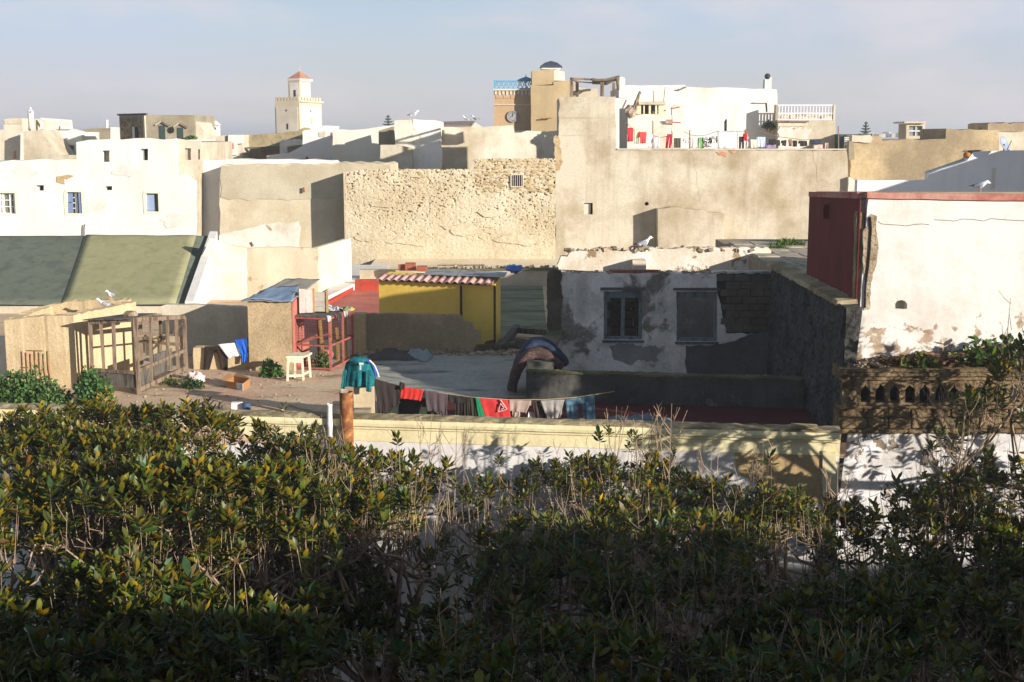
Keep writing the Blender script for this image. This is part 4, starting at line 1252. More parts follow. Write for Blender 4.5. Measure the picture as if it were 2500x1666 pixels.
def drape(quads, Yf, fold=0.03, nf=5, n=18, m=12, seed=0, back=0.12):
    """hanging cloth: each quad is (tl, tr, br, bl) in photo pixels at depth Yf; folds deepen downwards; folds over the line at the top"""
    mb = MB()
    for qi, (tl, tr, br, bl) in enumerate(quads):
        a, b, c, d = [W(p[0], p[1], Yf) for p in (tl, tr, br, bl)]
        P = []
        # back flap over the line
        for i in range(-3, m + 1):
            row = []
            for j in range(n + 1):
                s_ = j / n
                if i < 0:
                    t = -i / 3
                    top = a.lerp(b, s_)
                    p = Vector((top.x, Yf + .015 + .02 * t, top.z - t * back))
                else:
                    t = i / m
                    p = a.lerp(b, s_).lerp(d.lerp(c, s_), t)
                    ph = seed * 1.7 + qi
                    w_ = sin(s_ * nf * 2 * pi + ph + .8 * sin(t * 3 + ph)) + .5 * sin(s_ * nf * 3.3 * pi + ph * 2)
                    nz = noise.noise(Vector((p.x * 3, seed * 2.0 + qi, p.z * 3)))
                    p.y = Yf - .012 - fold * (0.25 + .75 * t) * (w_ * .55 + .6 + nz * .6)
                    if i == m:
                        p.z += .02 * nz
                    p.x += .012 * nz * t
                row.append(p)
            P.append(row)
        mb.grid(P)
    return mb

def garment(name, label, cat, quads, Yf, mat, group, **kw):
    a = W(quads[0][0][0], quads[0][0][1], Yf)
    o = drape(quads, Yf, **kw).build(name, mat, base=(a.x, Yf, a.z), smooth=True, solid=.008)
    return tag(o, label, cat, group)

YL = 25.75
GR = 'washing on the terrace line'
ln = MB().tube([W(912, 924, YL), W(980, 945, YL), W(1060, 958, YL), W(1150, 970, YL), W(1240, 976, YL), W(1330, 976, YL), W(1400, 971, YL), W(1450, 964, YL + .1), W(1500, 956, YL + .3)], .008, 5).build('washing_line', plain('line_cord', S(176, 150, 116), .1, 5), base=tuple(W(912, 924, YL)))
tag(ln, 'sagging washing line stretched across the front terrace', 'line')
garment('trousers', 'charcoal trousers at left end of the terrace washing line', 'trousers', [((914, 924), (978, 943), (975, 985), (925, 1020)), ((925, 985), (972, 980), (955, 1000), (928, 1022))], YL, cm('charcoal_cloth', (56, 50, 48)), GR, seed=1, nf=3)
garment('shorts', 'red shorts with white mark on the terrace line', 'shorts', [((980, 944), (1034, 952), (1028, 978), (977, 974))], YL - .02, cm('red_cloth', (186, 52, 44)), GR, seed=2, nf=4)
so = garment('sock', 'small dark sock pegged beside the red shorts', 'sock', [((976, 932), (988, 936), (986, 952), (974, 946))], YL - .06, cm('dark_sock', (52, 44, 40)), GR, seed=3, nf=1, n=8, m=8)
garment('shirt', 'dark plum grey top hanging right of red shorts', 'shirt', [((1036, 953), (1094, 963), (1090, 1008), (1042, 1003)), ((1060, 1000), (1092, 1003), (1086, 1016), (1072, 1014))], YL, cm('plum_grey_cloth', (84, 72, 74)), GR, seed=4, nf=3)
garment('trousers', 'black trousers with separate legs in mid terrace line', 'trousers', [((1094, 963), (1142, 969), (1140, 985), (1096, 982)), ((1110, 975), (1128, 978), (1126, 1028), (1112, 1027)), ((1128, 975), (1142, 978), (1144, 1030), (1132, 1030))], YL, cm('black_cloth', (46, 44, 40)), GR, seed=5, nf=2)
garment('trousers', 'olive black trouser leg left of the red and green shirt', 'trousers', [((1142, 969), (1162, 971), (1164, 1030), (1150, 1030))], YL, cm('olive_black_cloth', (58, 58, 48)), GR, seed=6, nf=2)
rs = garment('football_shirt', 'red and green shirt with white triangle emblem on terrace line', 'shirt', [((1168, 972), (1240, 977), (1248, 1026), (1186, 1030))], YL - .02, cm('red_jersey', (190, 56, 54)), GR, seed=7, nf=3, fold=.02)
o = drape([((1161, 971), (1170, 972), (1188, 1030), (1170, 1030))], YL - .045, seed=8, nf=2, n=8, fold=.012).build('green_side', cm('green_cloth', (26, 128, 84)), rs, smooth=True, solid=.006)
# white triangle emblem: open triangle spiral made of flat strips
tr = [(1221, 976), (1238, 1000), (1216, 1006)]
def strip(p, q, w_, Y, parent, mat, name='emblem_stroke'):
    MB().bar(W(*p, Y), W(*q, Y), .008, w_, up=(0, 1, 0)).build(name, mat, parent)
M_WHITEC = cm('white_cloth', (222, 216, 210))
YE = YL - .085
for (p, q) in [((1222, 976), (1238, 999)), ((1238, 999), (1217, 1006)), ((1217, 1006), (1222, 985)), ((1222, 985), (1231, 997)), ((1231, 997), (1224, 999))]:
    strip(p, q, .03, YE, rs, M_WHITEC)
garment('shirt', 'pale taupe top folded over terrace line beside emblem shirt', 'shirt', [((1242, 977), (1297, 978), (1285, 1008), (1244, 1002)), ((1250, 1000), (1270, 1004), (1268, 1020), (1252, 1016))], YL, cm('taupe_cloth', (166, 144, 130)), GR, seed=9, nf=2)
garment('trousers', 'dark brown trousers between taupe and striped tops', 'trousers', [((1298, 978), (1330, 978), (1330, 1032), (1310, 1032))], YL + .03, cm('brown_cloth', (70, 60, 54)), GR, seed=10, nf=2)
garment('shirt', 'grey and white striped top on the terrace line', 'shirt', [((1318, 978), (1378, 976), (1370, 1004), (1330, 1010)), ((1332, 1000), (1372, 1000), (1366, 1020), (1336, 1022))], YL - .03, cm('striped_cloth', (92, 88, 84), (190, 182, 174), 18, 2), GR, seed=11, nf=3)
je = garment('jeans', 'blue denim jeans at right end of the terrace line', 'jeans', [((1380, 975), (1452, 966), (1452, 984), (1380, 990)), ((1381, 984), (1412, 984), (1408, 1035), (1386, 1036)), ((1418, 982), (1452, 980), (1452, 1034), (1424, 1034))], YL, cm('denim', (70, 98, 116), (88, 116, 132)), GR, seed=12, nf=2)
for k, (q, colr, lab) in enumerate([([((1290, 1004), (1312, 1010), (1306, 1024), (1288, 1018))], (214, 206, 200), 'white cloth glimpsed under the striped top'), ([((1246, 1020), (1300, 1024), (1298, 1034), (1246, 1034))], (150, 56, 50), 'red cloth low on the rail under taupe top')]):
    garment('cloth', lab, 'cloth', q, YL + .12, cm('under_cloth%d' % k, colr), GR, seed=20 + k, nf=2)
# dark green trough behind the line
p = W(1000, 995, 26.3)
tr_ = thing('water_trough', 'dark green trough behind the washing', 'trough', (p.x, 26.3, 0))
MB().hexa([(p.x - .5, 26.2, 0), (p.x + .5, 26.2, 0), (p.x + .5, 26.8, 0), (p.x - .5, 26.8, 0), (p.x - .55, 26.15, .42), (p.x + .55, 26.15, .42), (p.x + .55, 26.85, .42), (p.x - .55, 26.85, .42)]).build('body', plain('dark_green_plastic', S(54, 58, 44), .15, 3, .6), tr_, bevel=.03)
MB().hexa([(p.x - .5, 26.14, .30), (p.x + .5, 26.14, .30), (p.x + .5, 26.17, .30), (p.x - .5, 26.17, .30), (p.x - .5, 26.135, .33), (p.x + .5, 26.135, .33), (p.x + .5, 26.17, .33), (p.x - .5, 26.17, .33)]).build('rib', MATS['dark_green_plastic'], tr_)

# teal sweater over the pillar head, blue garment beside it
def shirt_over(pts_outline, Yf, depth, mat, name, label, cat, group, seed):
    """garment laid over a pillar: front hanging panel bulging forward, top running back"""
    mb = MB()
    n, m = 22, 16
    top = pts_outline['top']
    P = []
    for i in range(-4, m + 1):
        row = []
        for j in range(n + 1):
            s_ = j / n
            xl = np.interp(max(i, 0) / m, pts_outline['t'], pts_outline['l'])
            xr = np.interp(max(i, 0) / m, pts_outline['t'], pts_outline['r'])
            yt = np.interp(s_, pts_outline['s'], top)
            yb = np.interp(s_, pts_outline['s'], pts_outline['bot'])
            t = max(i, 0) / m
            p = W(xl + (xr - xl) * s_, yt + (yb - yt) * t, Yf)
            w_ = sin(s_ * 5 * 2 * pi + seed + 1.5 * t) * .5 + noise.noise(Vector((p.x * 4, seed, p.z * 4)))
            p.y = Yf - .05 * sin(pi * s_) * (1 - .3 * t) - .03 * t * w_ + (.12 * abs(s_ - .5) * 2 if t > .1 else 0)
            if i < 0:
                p.y = Yf + depth * (-i / 4)
                p.z -= .02 * (-i / 4) ** 2
            row.append(p)
        P.append(row)
    o = mb.grid(P).build(name, mat, base=tuple(W(889, 930, Yf)), smooth=True, solid=.012)
    return tag(o, label, cat, group)
M_TEAL = cm('teal_knit', (28, 98, 104), (36, 110, 114))
sw_ = shirt_over({'t': [0, .12, .3, .6, 1], 'l': [853, 843, 840, 838, 836], 'r': [893, 906, 910, 913, 912], 's': [0, .15, .5, .85, 1], 'top': [879, 877, 876, 878, 883], 'bot': [948, 946, 945, 946, 946]}, 25.36, .4, M_TEAL, 'sweater', 'teal sweatshirt with small white chest print draped over pillar', 'sweater', None, 3)
drape([((838, 905), (846, 902), (842, 950), (832, 948))], 25.34, .02, 1, 6, 10, 5).build('sleeve', M_TEAL, sw_, smooth=True, solid=.012)
drape([((892, 905), (910, 905), (906, 958), (894, 956))], 25.3, .02, 1, 8, 10, 6).build('sleeve', M_TEAL, sw_, smooth=True, solid=.012)
MB().box(W(877, 892, 25.25).x, W(887, 892, 25.25).x, 25.245, 25.25, W(880, 891, 25.25).z, W(880, 886, 25.25).z, .004).build('print_emblem', M_WHITEC, sw_)
for k in range(4):
    y = 892 + k * 3
    MB().pbox(878, y, 882, y + 2, 25.24, .005).build('print_letter', M_WHITEC, sw_)
shirt_over({'t': [0, .2, .5, 1], 'l': [890, 895, 898, 896], 'r': [903, 917, 924, 916], 's': [0, .3, 1], 'top': [880, 880, 890], 'bot': [944, 946, 925]}, 25.5, .35, cm('royal_blue_cloth', (52, 80, 150)), 'jacket', 'blue jacket with white piping hung behind teal sweatshirt', 'jacket', None, 8)
MB().tube([W(902, 880, 25.42), W(914, 892, 25.40), (W(921, 908, 25.42)), W(925, 921, 25.44)], .016, 6).build('white_piping', M_WHITEC, bpy.data.objects['jacket'])

# clothes over the ledge
GL = 'clothes laid over the ledge'
garment('trousers', 'black leggings hanging over the tan ledge', 'trousers', [((500, 846), (557, 845), (556, 854), (500, 856)), ((500, 850), (526, 850), (508, 916), (496, 916)), ((528, 850), (557, 850), (557, 913), (544, 913))], 31.68, cm('black_leggings', (50, 42, 36)), GL, seed=21, nf=1, fold=.02)
garment('shirt', 'white shirt laid over the tan ledge', 'shirt', [((532, 841), (584, 836), (588, 868), (558, 874))], 31.64, cm('white_shirt', (226, 222, 222)), GL, seed=22, nf=2)
garment('shirt', 'bright blue top laid over right end of ledge', 'shirt', [((573, 830), (604, 826), (607, 860), (590, 866)), ((590, 850), (608, 850), (602, 884), (592, 886))], 31.62, cm('blue_top', (40, 92, 180)), GL, seed=23, nf=2)
# clothes on the cage roof
GC = 'clothes on top of the red cage'
def rag(name, label, px, py, w_, d_, mat, seed, z=None):
    p = W(px, py, 32.2 + seed % 3 * .2)
    z = H + .085 + (seed % 4) * .012
    o = crumple(p.x - w_ / 2, p.x + w_ / 2, p.y - d_ / 2, p.y + d_ / 2, z - .01, .10, seed, 12, 8).build(name, mat, base=(p.x, p.y, z), smooth=True, solid=.008)
    tag(o, label, 'cloth', GC)
rag('cloth', 'white and grey rags at front of cage roof', 785, 765, .6, .5, cm('rag_white', (206, 204, 204), (90, 90, 94)), 31)
rag('cloth', 'black and white rags in the middle of cage roof', 815, 760, .4, .6, cm('rag_black', (70, 66, 66), (190, 186, 182)), 32)
rag('cloth', 'yellow green cloth at back corner of cage roof', 850, 752, .3, .35, cm('rag_yellow', (196, 186, 70), (120, 160, 150)), 34)
for k, (q, colr, lab) in enumerate([([((797, 770), (808, 772), (806, 786), (800, 785))], (214, 210, 206), 'white rag end hanging off cage roof'), ([((822, 764), (834, 766), (832, 784), (826, 784))], (70, 66, 64), 'dark striped rag end hanging off cage roof'), ([((838, 760), (848, 758), (848, 772), (842, 774))], (190, 180, 176), 'pale rag end hanging off cage roof near yellow cloth')]):
    garment('cloth', lab, 'cloth', q, 31.5 + k * .25, cm('ragend%d' % k, colr), GC, seed=40 + k, nf=1, n=6, m=6)

# ================================================================== gulls
def gull(label, loc, yaw, sc=1.0, sit=False, tuck=False, group='gulls on the roofs'):
    g = thing('gull', label, 'gull', loc, group)
    M_GW = plain('gull_white', S(226, 222, 218), .05, 8, .8)
    M_GG = plain('gull_grey', S(140, 144, 152), .08, 8, .8)
    M_GB = plain('gull_black', S(36, 34, 36), .1, 8, .7)
    M_GY = plain('gull_bill', S(206, 160, 60), .1, 8, .5)
    M_GL = plain('gull_leg', S(196, 150, 130), .1, 8, .6)
    R = Matrix.Rotation(yaw, 3, 'Z') * sc
    lz = -0.09 if sit else 0
    T = lambda p: Vector(loc) + R @ Vector((p[0], p[1], p[2] + lz))
    head = [(.13, .31, .055, .06), (.165, .355, .046, .05), (.20, .37, .047, .047), (.235, .365, .034, .034), (.255, .36, .012, .014)]
    if tuck:
        head = [(.13, .285, .062, .066), (.17, .30, .055, .055), (.205, .295, .05, .05), (.24, .28, .036, .036), (.26, .27, .014, .014)]
    spine = [(-.27, .17, .02, .008), (-.22, .175, .04, .018), (-.15, .185, .068, .05), (-.06, .195, .085, .08), (.03, .215, .088, .088), (.09, .25, .074, .08)] + head
    rings = []
    for x, z, w_, h_ in spine:
        rings.append([T((x, w_ * cos(2 * pi * j / 12), z + h_ * sin(2 * pi * j / 12))) for j in range(12)])
    MB().loft(rings).build('body', M_GW, g, smooth=True)
    for s in (-1, 1):
        rg = []
        for x, z, w_, h_ in [(.07, .235, .012, .03), (.03, .225, .03, .062), (-.06, .21, .032, .066), (-.16, .20, .026, .045), (-.24, .19, .016, .024)]:
            rg.append([T((x, s * (.068 + w_ * cos(2 * pi * j / 8) - (.03 if x < -.1 else 0)), z + h_ * sin(2 * pi * j / 8))) for j in range(8)])
        wg = MB().loft(rg).build('wing', M_GG, g, smooth=True)
        rg = []
        for x, z, w_, h_ in [(-.23, .19, .014, .02), (-.28, .185, .012, .014), (-.34, .18, .003, .004)]:
            rg.append([T((x, s * (.035 + w_ * cos(2 * pi * j / 6)), z + h_ * sin(2 * pi * j / 6))) for j in range(6)])
        MB().loft(rg).build('wing_tip', M_GB, wg, smooth=True)
        if not sit:
            MB().tube([T((-.01, s * .03, .13)), T((.0, s * .032, .06)), T((-.005, s * .032, .0))], .008, 5).build('leg', M_GL, g)
            MB().add([T((-.01, s * .032, .004)), T((.05, s * .055, .003)), T((.055, s * .03, .003)), T((.05, s * .012, .003))], [(0, 1, 2, 3)]).build('foot', M_GL, g)
    hx, hz = head[3][0], head[3][1]
    MB().loft([[T((hx + .015, .012 * cos(a), hz - .003 + .014 * sin(a))) for a in [0, 1.57, 3.14, 4.71]], [T((hx + .05, .008 * cos(a), hz - .008 + .011 * sin(a))) for a in [0, 1.57, 3.14, 4.71]], [T((hx + .075, .002 * cos(a), hz - .02 + .003 * sin(a))) for a in [0, 1.57, 3.14, 4.71]]]).build('bill', M_GY, g)
    for s in (-1, 1):
        e = T((hx - .012, s * .034, hz + .012))
        MB().lathe((e.x, e.y, e.z - .006), [(.001, 0), (.006, .004), (.006, .008), (.001, .012)], 6).build('eye', M_GB, g)
    return g

p = W(1572, 609, 34.45)
gull('gull standing on the broken top of the ruin', (p.x, 34.45, W(1572, 612, 34.45).z), radians(20), .95)
p = W(2408, 462, 24.9)
gull('preening gull with tucked head on red coping roof', (p.x, 25.2, zc - .03), radians(-12), .66, tuck=True)
gull('white gull standing on far rim of plastered tank', (W(270, 740, 31.8).x, 31.8, 1.745), radians(250), .68)
gull('gull sitting low on the rim of plastered tank', (W(244, 752, 30.6).x, 30.9, 1.69), radians(200), .72, sit=True)

# ---------------------------------------------------------------- small debris that gathers along the walls
random.seed(91)
heap('floor_debris', 'scattered small plaster crumbs along the foot of the taupe wall', 'debris', -4.0, 0.2, 33.7, 34.4, 0.02, 220, (.012, .05), M_RUB, .03)
heap('floor_debris', 'scattered stone crumbs on the left terrace floor', 'debris', -9.0, -4.6, 27.2, 31.2, 0.006, 100, (.008, .026), M_RUB, .0)
heap('floor_debris', 'broken plaster crumbs below the parapet coping', 'debris', -5.5, -0.5, 25.0, 26.2, 0.02, 120, (.012, .04), M_RUB, .0)
heap('roof_debris', 'rubble crumbs strewn along the mossy roof edge', 'debris', -4.2, 3.4, 50.2, 50.65, 0.67, 110, (.02, .07), M_RUB, .04)
# ================================================================== middle distance
# green sheet roof at left
M_GSH = plain('olive_roof_sheet', S(150, 146, 108), .12, 4, .85, col2=S(140, 138, 98), bump=.3)
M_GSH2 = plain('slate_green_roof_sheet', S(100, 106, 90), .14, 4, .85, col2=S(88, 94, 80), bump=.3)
gr = thing('sheet_roof', 'big sloping green sheeted roof at left', 'roof', (-14, 44, 0))
rT = lambda px: W(px, 581, 47.5)
rB = lambda px: W(px, 745, 42.0)
def sheet(pxt0, pxt1, pxb0, pxb1, mat, name, lift=0.0, yb=None, rows=10, cols=14):
    a, b = rT(pxt0), rT(pxt1)
    d, c = rB(pxb0), rB(pxb1)
    P = []
    for i in range(rows + 1):
        r_ = []
        for j in range(cols + 1):
            p = d.lerp(c, j / cols).lerp(a.lerp(b, j / cols), i / rows)
            sag = .03 * noise.noise(Vector((p.x * .8, p.y * .8, 2))) - .04 * sin(pi * i / rows)
            r_.append(p + Vector((0, 0, sag + lift)))
        P.append(r_)
    # rolled top edge
    P.append([q + Vector((0, .22, .05)) for q in P[-1]])
    P.append([q + Vector((0, .2, -.12)) for q in P[-1]])
    return MB().grid(P).build(name, mat, gr, smooth=True, solid=.02)
sheet(-120, 507, -160, 452, M_GSH2, 'dark_sheet')  # darker full-width sheet, left uncovered at left and along the right edge
sheet(206, 478, 150, 428, M_GSH, 'olive_sheet', .03)
MB().add([rT(-120) + Vector((0, .3, 0)), rT(507) + Vector((0, .3, 0)), rT(507) + Vector((0, .3, -6)), rT(-120) + Vector((0, .3, -6))], [(0, 1, 2, 3)]).build('back_wall', M_WHITE, gr, solid=.1)
MB().add([rB(-160) + Vector((0, .1, -.05)), rB(452) + Vector((0, .1, -.05)), rB(452) + Vector((0, .1, -2)), rB(-160) + Vector((0, .1, -2))], [(0, 1, 2, 3)]).build('front_wall', M_TAN2, gr, solid=.1)

# white gable wall at the roof's right edge, then the tan house with its lit flank
gw = thing('gable_wall', 'white sloping gable wall at right edge of green roof', 'wall', (-10.5, 43, 0))
a, b, c, d = rB(452) + Vector((0.02, -.1, -.1)), rT(507) + Vector((.02, .3, .12)), rT(507) + Vector((.3, .3, .12)), rB(452) + Vector((.3, -.1, -.1))
MB().hexa([(a.x, a.y, 0), (b.x, b.y, 0), (c.x, c.y, 0), (d.x, d.y, 0), a + Vector((0, 0, .22)), b + Vector((0, 0, .1)), c + Vector((0, 0, .1)), d + Vector((0, 0, .22))]).build('coping_wall', M_WHITE, gw)
MB().wall([(470, 690), (512, 582), (540, 592), (600, 606), (600, 790), (455, 790)], (), 45.6, .2, True, .3, .015).build('wall', plaster('stained_white', S(234, 226, 210), S(206, 188, 152), .8, .5, peel=S(200, 180, 144), pt=.62, ps=.8, streak=.2, grain=.08), gw)

hc = thing('house', 'low flat-roofed tan house behind the red roof', 'house', (-8.4, 50, 0))
MB().wall([(595, 606), (700, 604), (776, 606), (776, 800), (595, 800)], (), 46.0, .2, True, .3, .012).build('front_wall', plaster('house_tan', S(200, 186, 158), S(216, 204, 178), .8, .5, peel=S(182, 162, 126), pt=.58, ps=.6, streak=.3, grain=.1), hc)
x0, x1 = W(596, 700, 46).x, W(775.5, 700, 46).x
z0 = W(700, 605, 46).z
M_FLANK = plaster('house_flank', S(228, 214, 184), S(206, 188, 152), .6, .5, streak=.2, grain=.08)
MB().plan([(x0, 46.205), (x1 - .2, 46.205), (-6.47, 49.7), (x0, 49.7)], 0, z0 - .5).build('body', M_FLANK, hc)
MB().plan([(x1 - .19, 46.205), (x1, 46.205), (-6.25, 49.7), (-6.46, 49.7)], 0, [z0 - .02, z0 - .02, z0 + .05, z0 + .05]).build('flank_wall', M_FLANK, hc)

# ---------------------------------------------------------------- long walls closing the terraces
YS = 58.0
M_STW = plaster('rubble_wall_mortar', S(206, 193, 166), S(180, 161, 127), .7, .35, (.4, .62), streak=.1, grain=.3, gs=9, bump=1.0, bd=.05)
stw = thing('rubble_wall', 'long weathered rubble stone wall with small barred window', 'wall', (-3, 58, 0))
def rubble_face(px0, px1, ytop, ybot, Y, nu, nv, seed):
    """pitted stone face: a fine grid with real hollows, fewer towards the base"""
    P = []
    for i in range(nv + 1):
        row = []
        for j in range(nu + 1):
            px = px0 + (px1 - px0) * j / nu
            yt = ytop(px)
            py = ybot + (yt - ybot) * i / nv
            p = W(px, py, Y)
            h = noise.noise(Vector((p.x * 4.4, seed, p.z * 8.0)))
            h2 = noise.noise(Vector((p.x * 9.5, seed + 9, p.z * 14)))
            k = 1.0
            if py > 480:
                k = max(.0, 1 - (py - 480) / 135) ** .8
            k *= min(1, max(.12, .75 + 1.3 * noise.noise(Vector((p.x * .55, 7, p.z * .9)))))
            up = 1.0 + (0.9 if (px > 1160 and py < 470) else 0)
            dep = (max(0, h - .34) * .34 + max(0, h2 - .28) * .28) * k * up
            edge = (i in (0, nv) or j in (0, nu))
            q = Vector((p.x, Y + (0 if edge else dep - .04 * k * noise.noise(Vector((p.x * 1.3, 3, p.z * 2)))), p.z))
            row.append(q)
        P.append(row)
    return MB().grid(P)
ytop = lambda px: float(np.interp(px, [843, 900, 960, 1150, 1162, 1168, 1250, 1356], [419, 414, 413, 413, 398, 388, 387, 387])) + 1.6 * noise.noise(Vector((px * .09, 0, 0)))
rubble_face(843, 1356, ytop, 655, YS, 480, 230, 5).build('stone_face', M_STW, stw)
MB().wall([(843, 420), (960, 415), (1152, 415), (1164, 390), (1357, 389), (1357, 660), (843, 660)], (), YS + .32, .8, True, 9).build('core', M_STW, stw)
MB().pbox(843, 421, 845.5, 656, YS + .01, 1.0).build('end_face', M_STW, stw)
# stones bedded in the upper right of the wall
random.seed(21)
M_STN = stone('bedded_stone', S(196, 174, 136), S(168, 146, 108), 3, .6, .03, .6)
svar = []
for k in range(8):
    o = blob((0, 0, 0), 1.0, k + 50, 5, 8, (1, .5, .55), .45, 1.3)
    me = bpy.data.meshes.new('stone')
    me.from_pydata(o.v, [], o.f)
    me.materials.append(M_STN)
    svar.append(me)
def bed_stone(px, py, s):
    p = W(px, py, YS)
    o = bpy.data.objects.new('stone', random.choice(svar))
    COL.objects.link(o)
    o.parent = stw
    b = BASE[stw.name]
    o.location = (p.x - b[0], YS - .0 - b[1] + rr(0, .05), p.z - b[2])
    o.rotation_euler = (0, rr(-.15, .15), 0)
    o.scale = (s * rr(.8, 1.5), s * .8, s * rr(.6, 1.0))
yy = 393
while yy < 470:
    px = 1162 + rr(0, 10)
    while px < 1350:
        if not (1246 < px < 1280 and 424 < yy < 458):
            bed_stone(px, yy + rr(-1.5, 1.5), rr(.09, .17))
        px += rr(9, 19)
    yy += rr(7, 9.5)
for _ in range(60):
    bed_stone(rr(850, 1345), rr(418, 470), rr(.06, .11))
# barred window
bw = MB().pbox(1249, 428, 1276, 455, YS - .03, .05).build('window', M_DARK, stw)
for (a, b, c, d) in [(1247, 425, 1278, 428), (1247, 455, 1278, 458), (1246.5, 428, 1249, 455), (1276, 428, 1278.5, 455)]:
    MB().pbox(a, b, c, d, YS - .08, .12).build('window_surround', M_TAN2, bw)
for k in range(5):
    MB().pbox(1252.2 + k * 5.2, 428, 1253.4 + k * 5.2, 455, YS - .06, .025).build('window_bar', M_TAN2, bw)

bk = thing('plaster_wall', 'grey tan plastered wall set back left of rubble wall', 'wall', (-11, 59.3, 0))
MB().wall([(536, 420), (539, 408), (546, 404), (700, 402), (880, 399), (948, 398), (956, 404), (958, 420), (958, 660), (536, 660)], (), 59.35, 3.5, True, .35, .03).build('wall', plaster('grey_over_cream', S(206, 193, 166), S(174, 158, 126), .8, .3, peel=S(230, 220, 200), pt=.66, ps=.5, streak=.25, grain=.12), bk)
patch(bk, [(537, 406), (955, 401), (955, 455), (900, 480), (800, 486), (700, 490), (537, 486)], 59.35, plaster('grey_top_render', S(192, 181, 156), S(168, 154, 126), .7, .5, peel=S(206, 192, 164), pt=.63, ps=.7, streak=.2, grain=.15), 'upper_render', .03, .05, .4)
patch(bk, [(538, 575), (600, 556), (660, 548), (732, 540), (732, 650), (538, 650)], 59.35, M_WHITE2, 'limewashed_base', .02, .05, .3)
MB().tube([W(742, 470, 59.2), W(742, 458, 59.2)], .05, 6).build('pipe_stub', M_RUST, bk)
MB().bar(W(611, 592, 58.6), W(617, 602, 58.6), .12).build('broken_post', M_WOOD, bk)

tw = thing('house', 'big tan windowless house wall with terrace on top', 'house', (6, 58, 0))
M_TALL = plaster('tall_wall_render', S(200, 189, 168), S(150, 131, 98), .9, .3, (.44, .66), peel=S(212, 202, 182), pt=.58, ps=.3, psoft=.1, streak=.55, sc=S(140, 120, 88), grain=.14)
YT = 58.15
MB().wall([(1356, 389), (1353, 334), (1364, 332), (1366, 237), (1502, 237), (1505, 366), (2068, 368), (2070, 480), (2070, 680), (1356, 680)],
          [(1426, 496, 1447, 524), [(1573, 500), (1575, 495), (1579, 493), (1584, 496), (1584, 501), (1578, 503)]], YT, .35, True, .3, .02, .01).build('front_wall', M_TALL, tw)
MB().pbox(1420, 490, 1590, 530, YT + .36, .05).build('opening_back', M_DARK, tw)
MB().pbox(1426, 498, 1442, 524, YT + .15, .05).build('hatch_board', M_WHITE2, tw)
MB().wall([(1367, 239), (1500, 239), (1502, 680), (1367, 680)], (), YT + .42, 4.0, True, .5).build('tower_body', M_TAN, tw)
MB().wall([(1500.5, 240), (1512, 240), (1512, 366), (1500.5, 366)], (), YT + .5, 3.6, True, .5).build('tower_flank', M_WHITE, tw)
MB().wall([(1513, 371), (2066, 371), (2066, 680), (1513, 680)], (), YT + .42, 12.0, True, 9).build('lower_body', M_TAN, tw)
zz = W(1700, 367, YT).z
MB().box(W(1506, 366, YT).x, W(2066, 366, YT).x, YT - .05, YT + .4, zz + .01, zz + .07, .01).build('coping', M_TAN2, tw)
patch(tw, [(1353, 334), (1366, 330), (1368, 372), (1376, 395), (1362, 420), (1354, 420)], YT, stone('tower_rubble', S(196, 172, 132), S(150, 122, 86), 4), 'rubble_edge', .05, .03)
for (a, b, c, d) in [(1748, 372, 1775, 382), (1780, 368, 1798, 374)]:
    patch(tw, [(a, b), (c, b), (c - 4, d), (a + 6, d - 2)], YT, plaster('brick_scar', S(190, 130, 100), S(200, 160, 130), .7, 3), 'brick_scar', .02, .03)
# thin stringcourse marks on the tower part
for y in (286, 289, 330):
    MB().pbox(1367, y, 1500, y + 1.2, YT - .015, .014).build('string_line', M_TAN2, tw)

# box-like chimney breast against it
cbx = thing('chimney_breast', 'square tan projection against the big wall behind the gull', 'chimney breast', (6.3, 57, 0))
MB().wall([(1607, 512), (1640, 506), (1768, 522), (1770, 700), (1606, 700)], (), 57.35, .78, True, .3, .02).build('wall', M_TALL, cbx)

# white coping running down at the right end of the big wall
wc = thing('wall_end', 'white sloping coping at right end of big tan wall', 'wall', (15.5, 57, 2))
MB().wall([(2071, 432), (2076, 434), (2124, 468), (2130, 500), (2071, 500)], (), 57.9, .5, True, .3, .01).build('wall', M_WHITE2, wc)

# ---------------------------------------------------------------- terrace house above the wall
YW = 66.0
wh = thing('house', 'white rooftop house with chimney behind the far washing lines', 'house', (9, 66, 4))
slots = [[(1868, 252), (1873, 252), (1874, 274), (1870, 274)], [(1768, 320), (1768, 298), (1771, 292), (1775, 291), (1775, 320)], [(1873, 312), (1873, 298), (1876, 292), (1878, 292), (1877, 312)]]
MB().wall([(1512, 380), (1512, 210), (1672, 209), (1680, 214), (1778, 213), (1782, 216), (1895, 217), (1897, 228), (1899, 229), (1899, 380)], slots, YW, .4, True, .5, .02).build('front_wall', M_WHITE, wh)
MB().wall([(1512, 380), (1512, 213), (1672, 212), (1780, 219), (1895, 220), (1899, 380)], (), YW + .45, 6, True, 9).build('body', M_WHITE, wh)
MB().wall([(1511, 240), (1511, 191), (1518, 187), (1526, 191), (1527, 240)], (), YW - 2, .5, True, 9).build('corner_pillar', M_WHITE, wh)
MB().pbox(1840, 250, 1874, 252, YW - .12, .12).build('canopy_ledge', M_TAN2, wh)
for k, (a, b) in enumerate([((1654, 219), (1664, 219)), ((1669, 216), (1676, 212))]):
    MB().bar(W(*a, YW - .1), W(*b, YW - .1), .06).build('roof_stick', M_WOOD, wh)
ch = MB().pbox(1867, 194, 1884, 217, YW + .6, .5).build('chimney', M_WHITE, wh)
blob(tuple(W(1874, 187, YW + .85)), .16, 4, 8, 12, (1, 1, .95), .1).build('chimney_ball', plain('sooty_ball', S(60, 58, 60), .3, 6), ch, smooth=True)
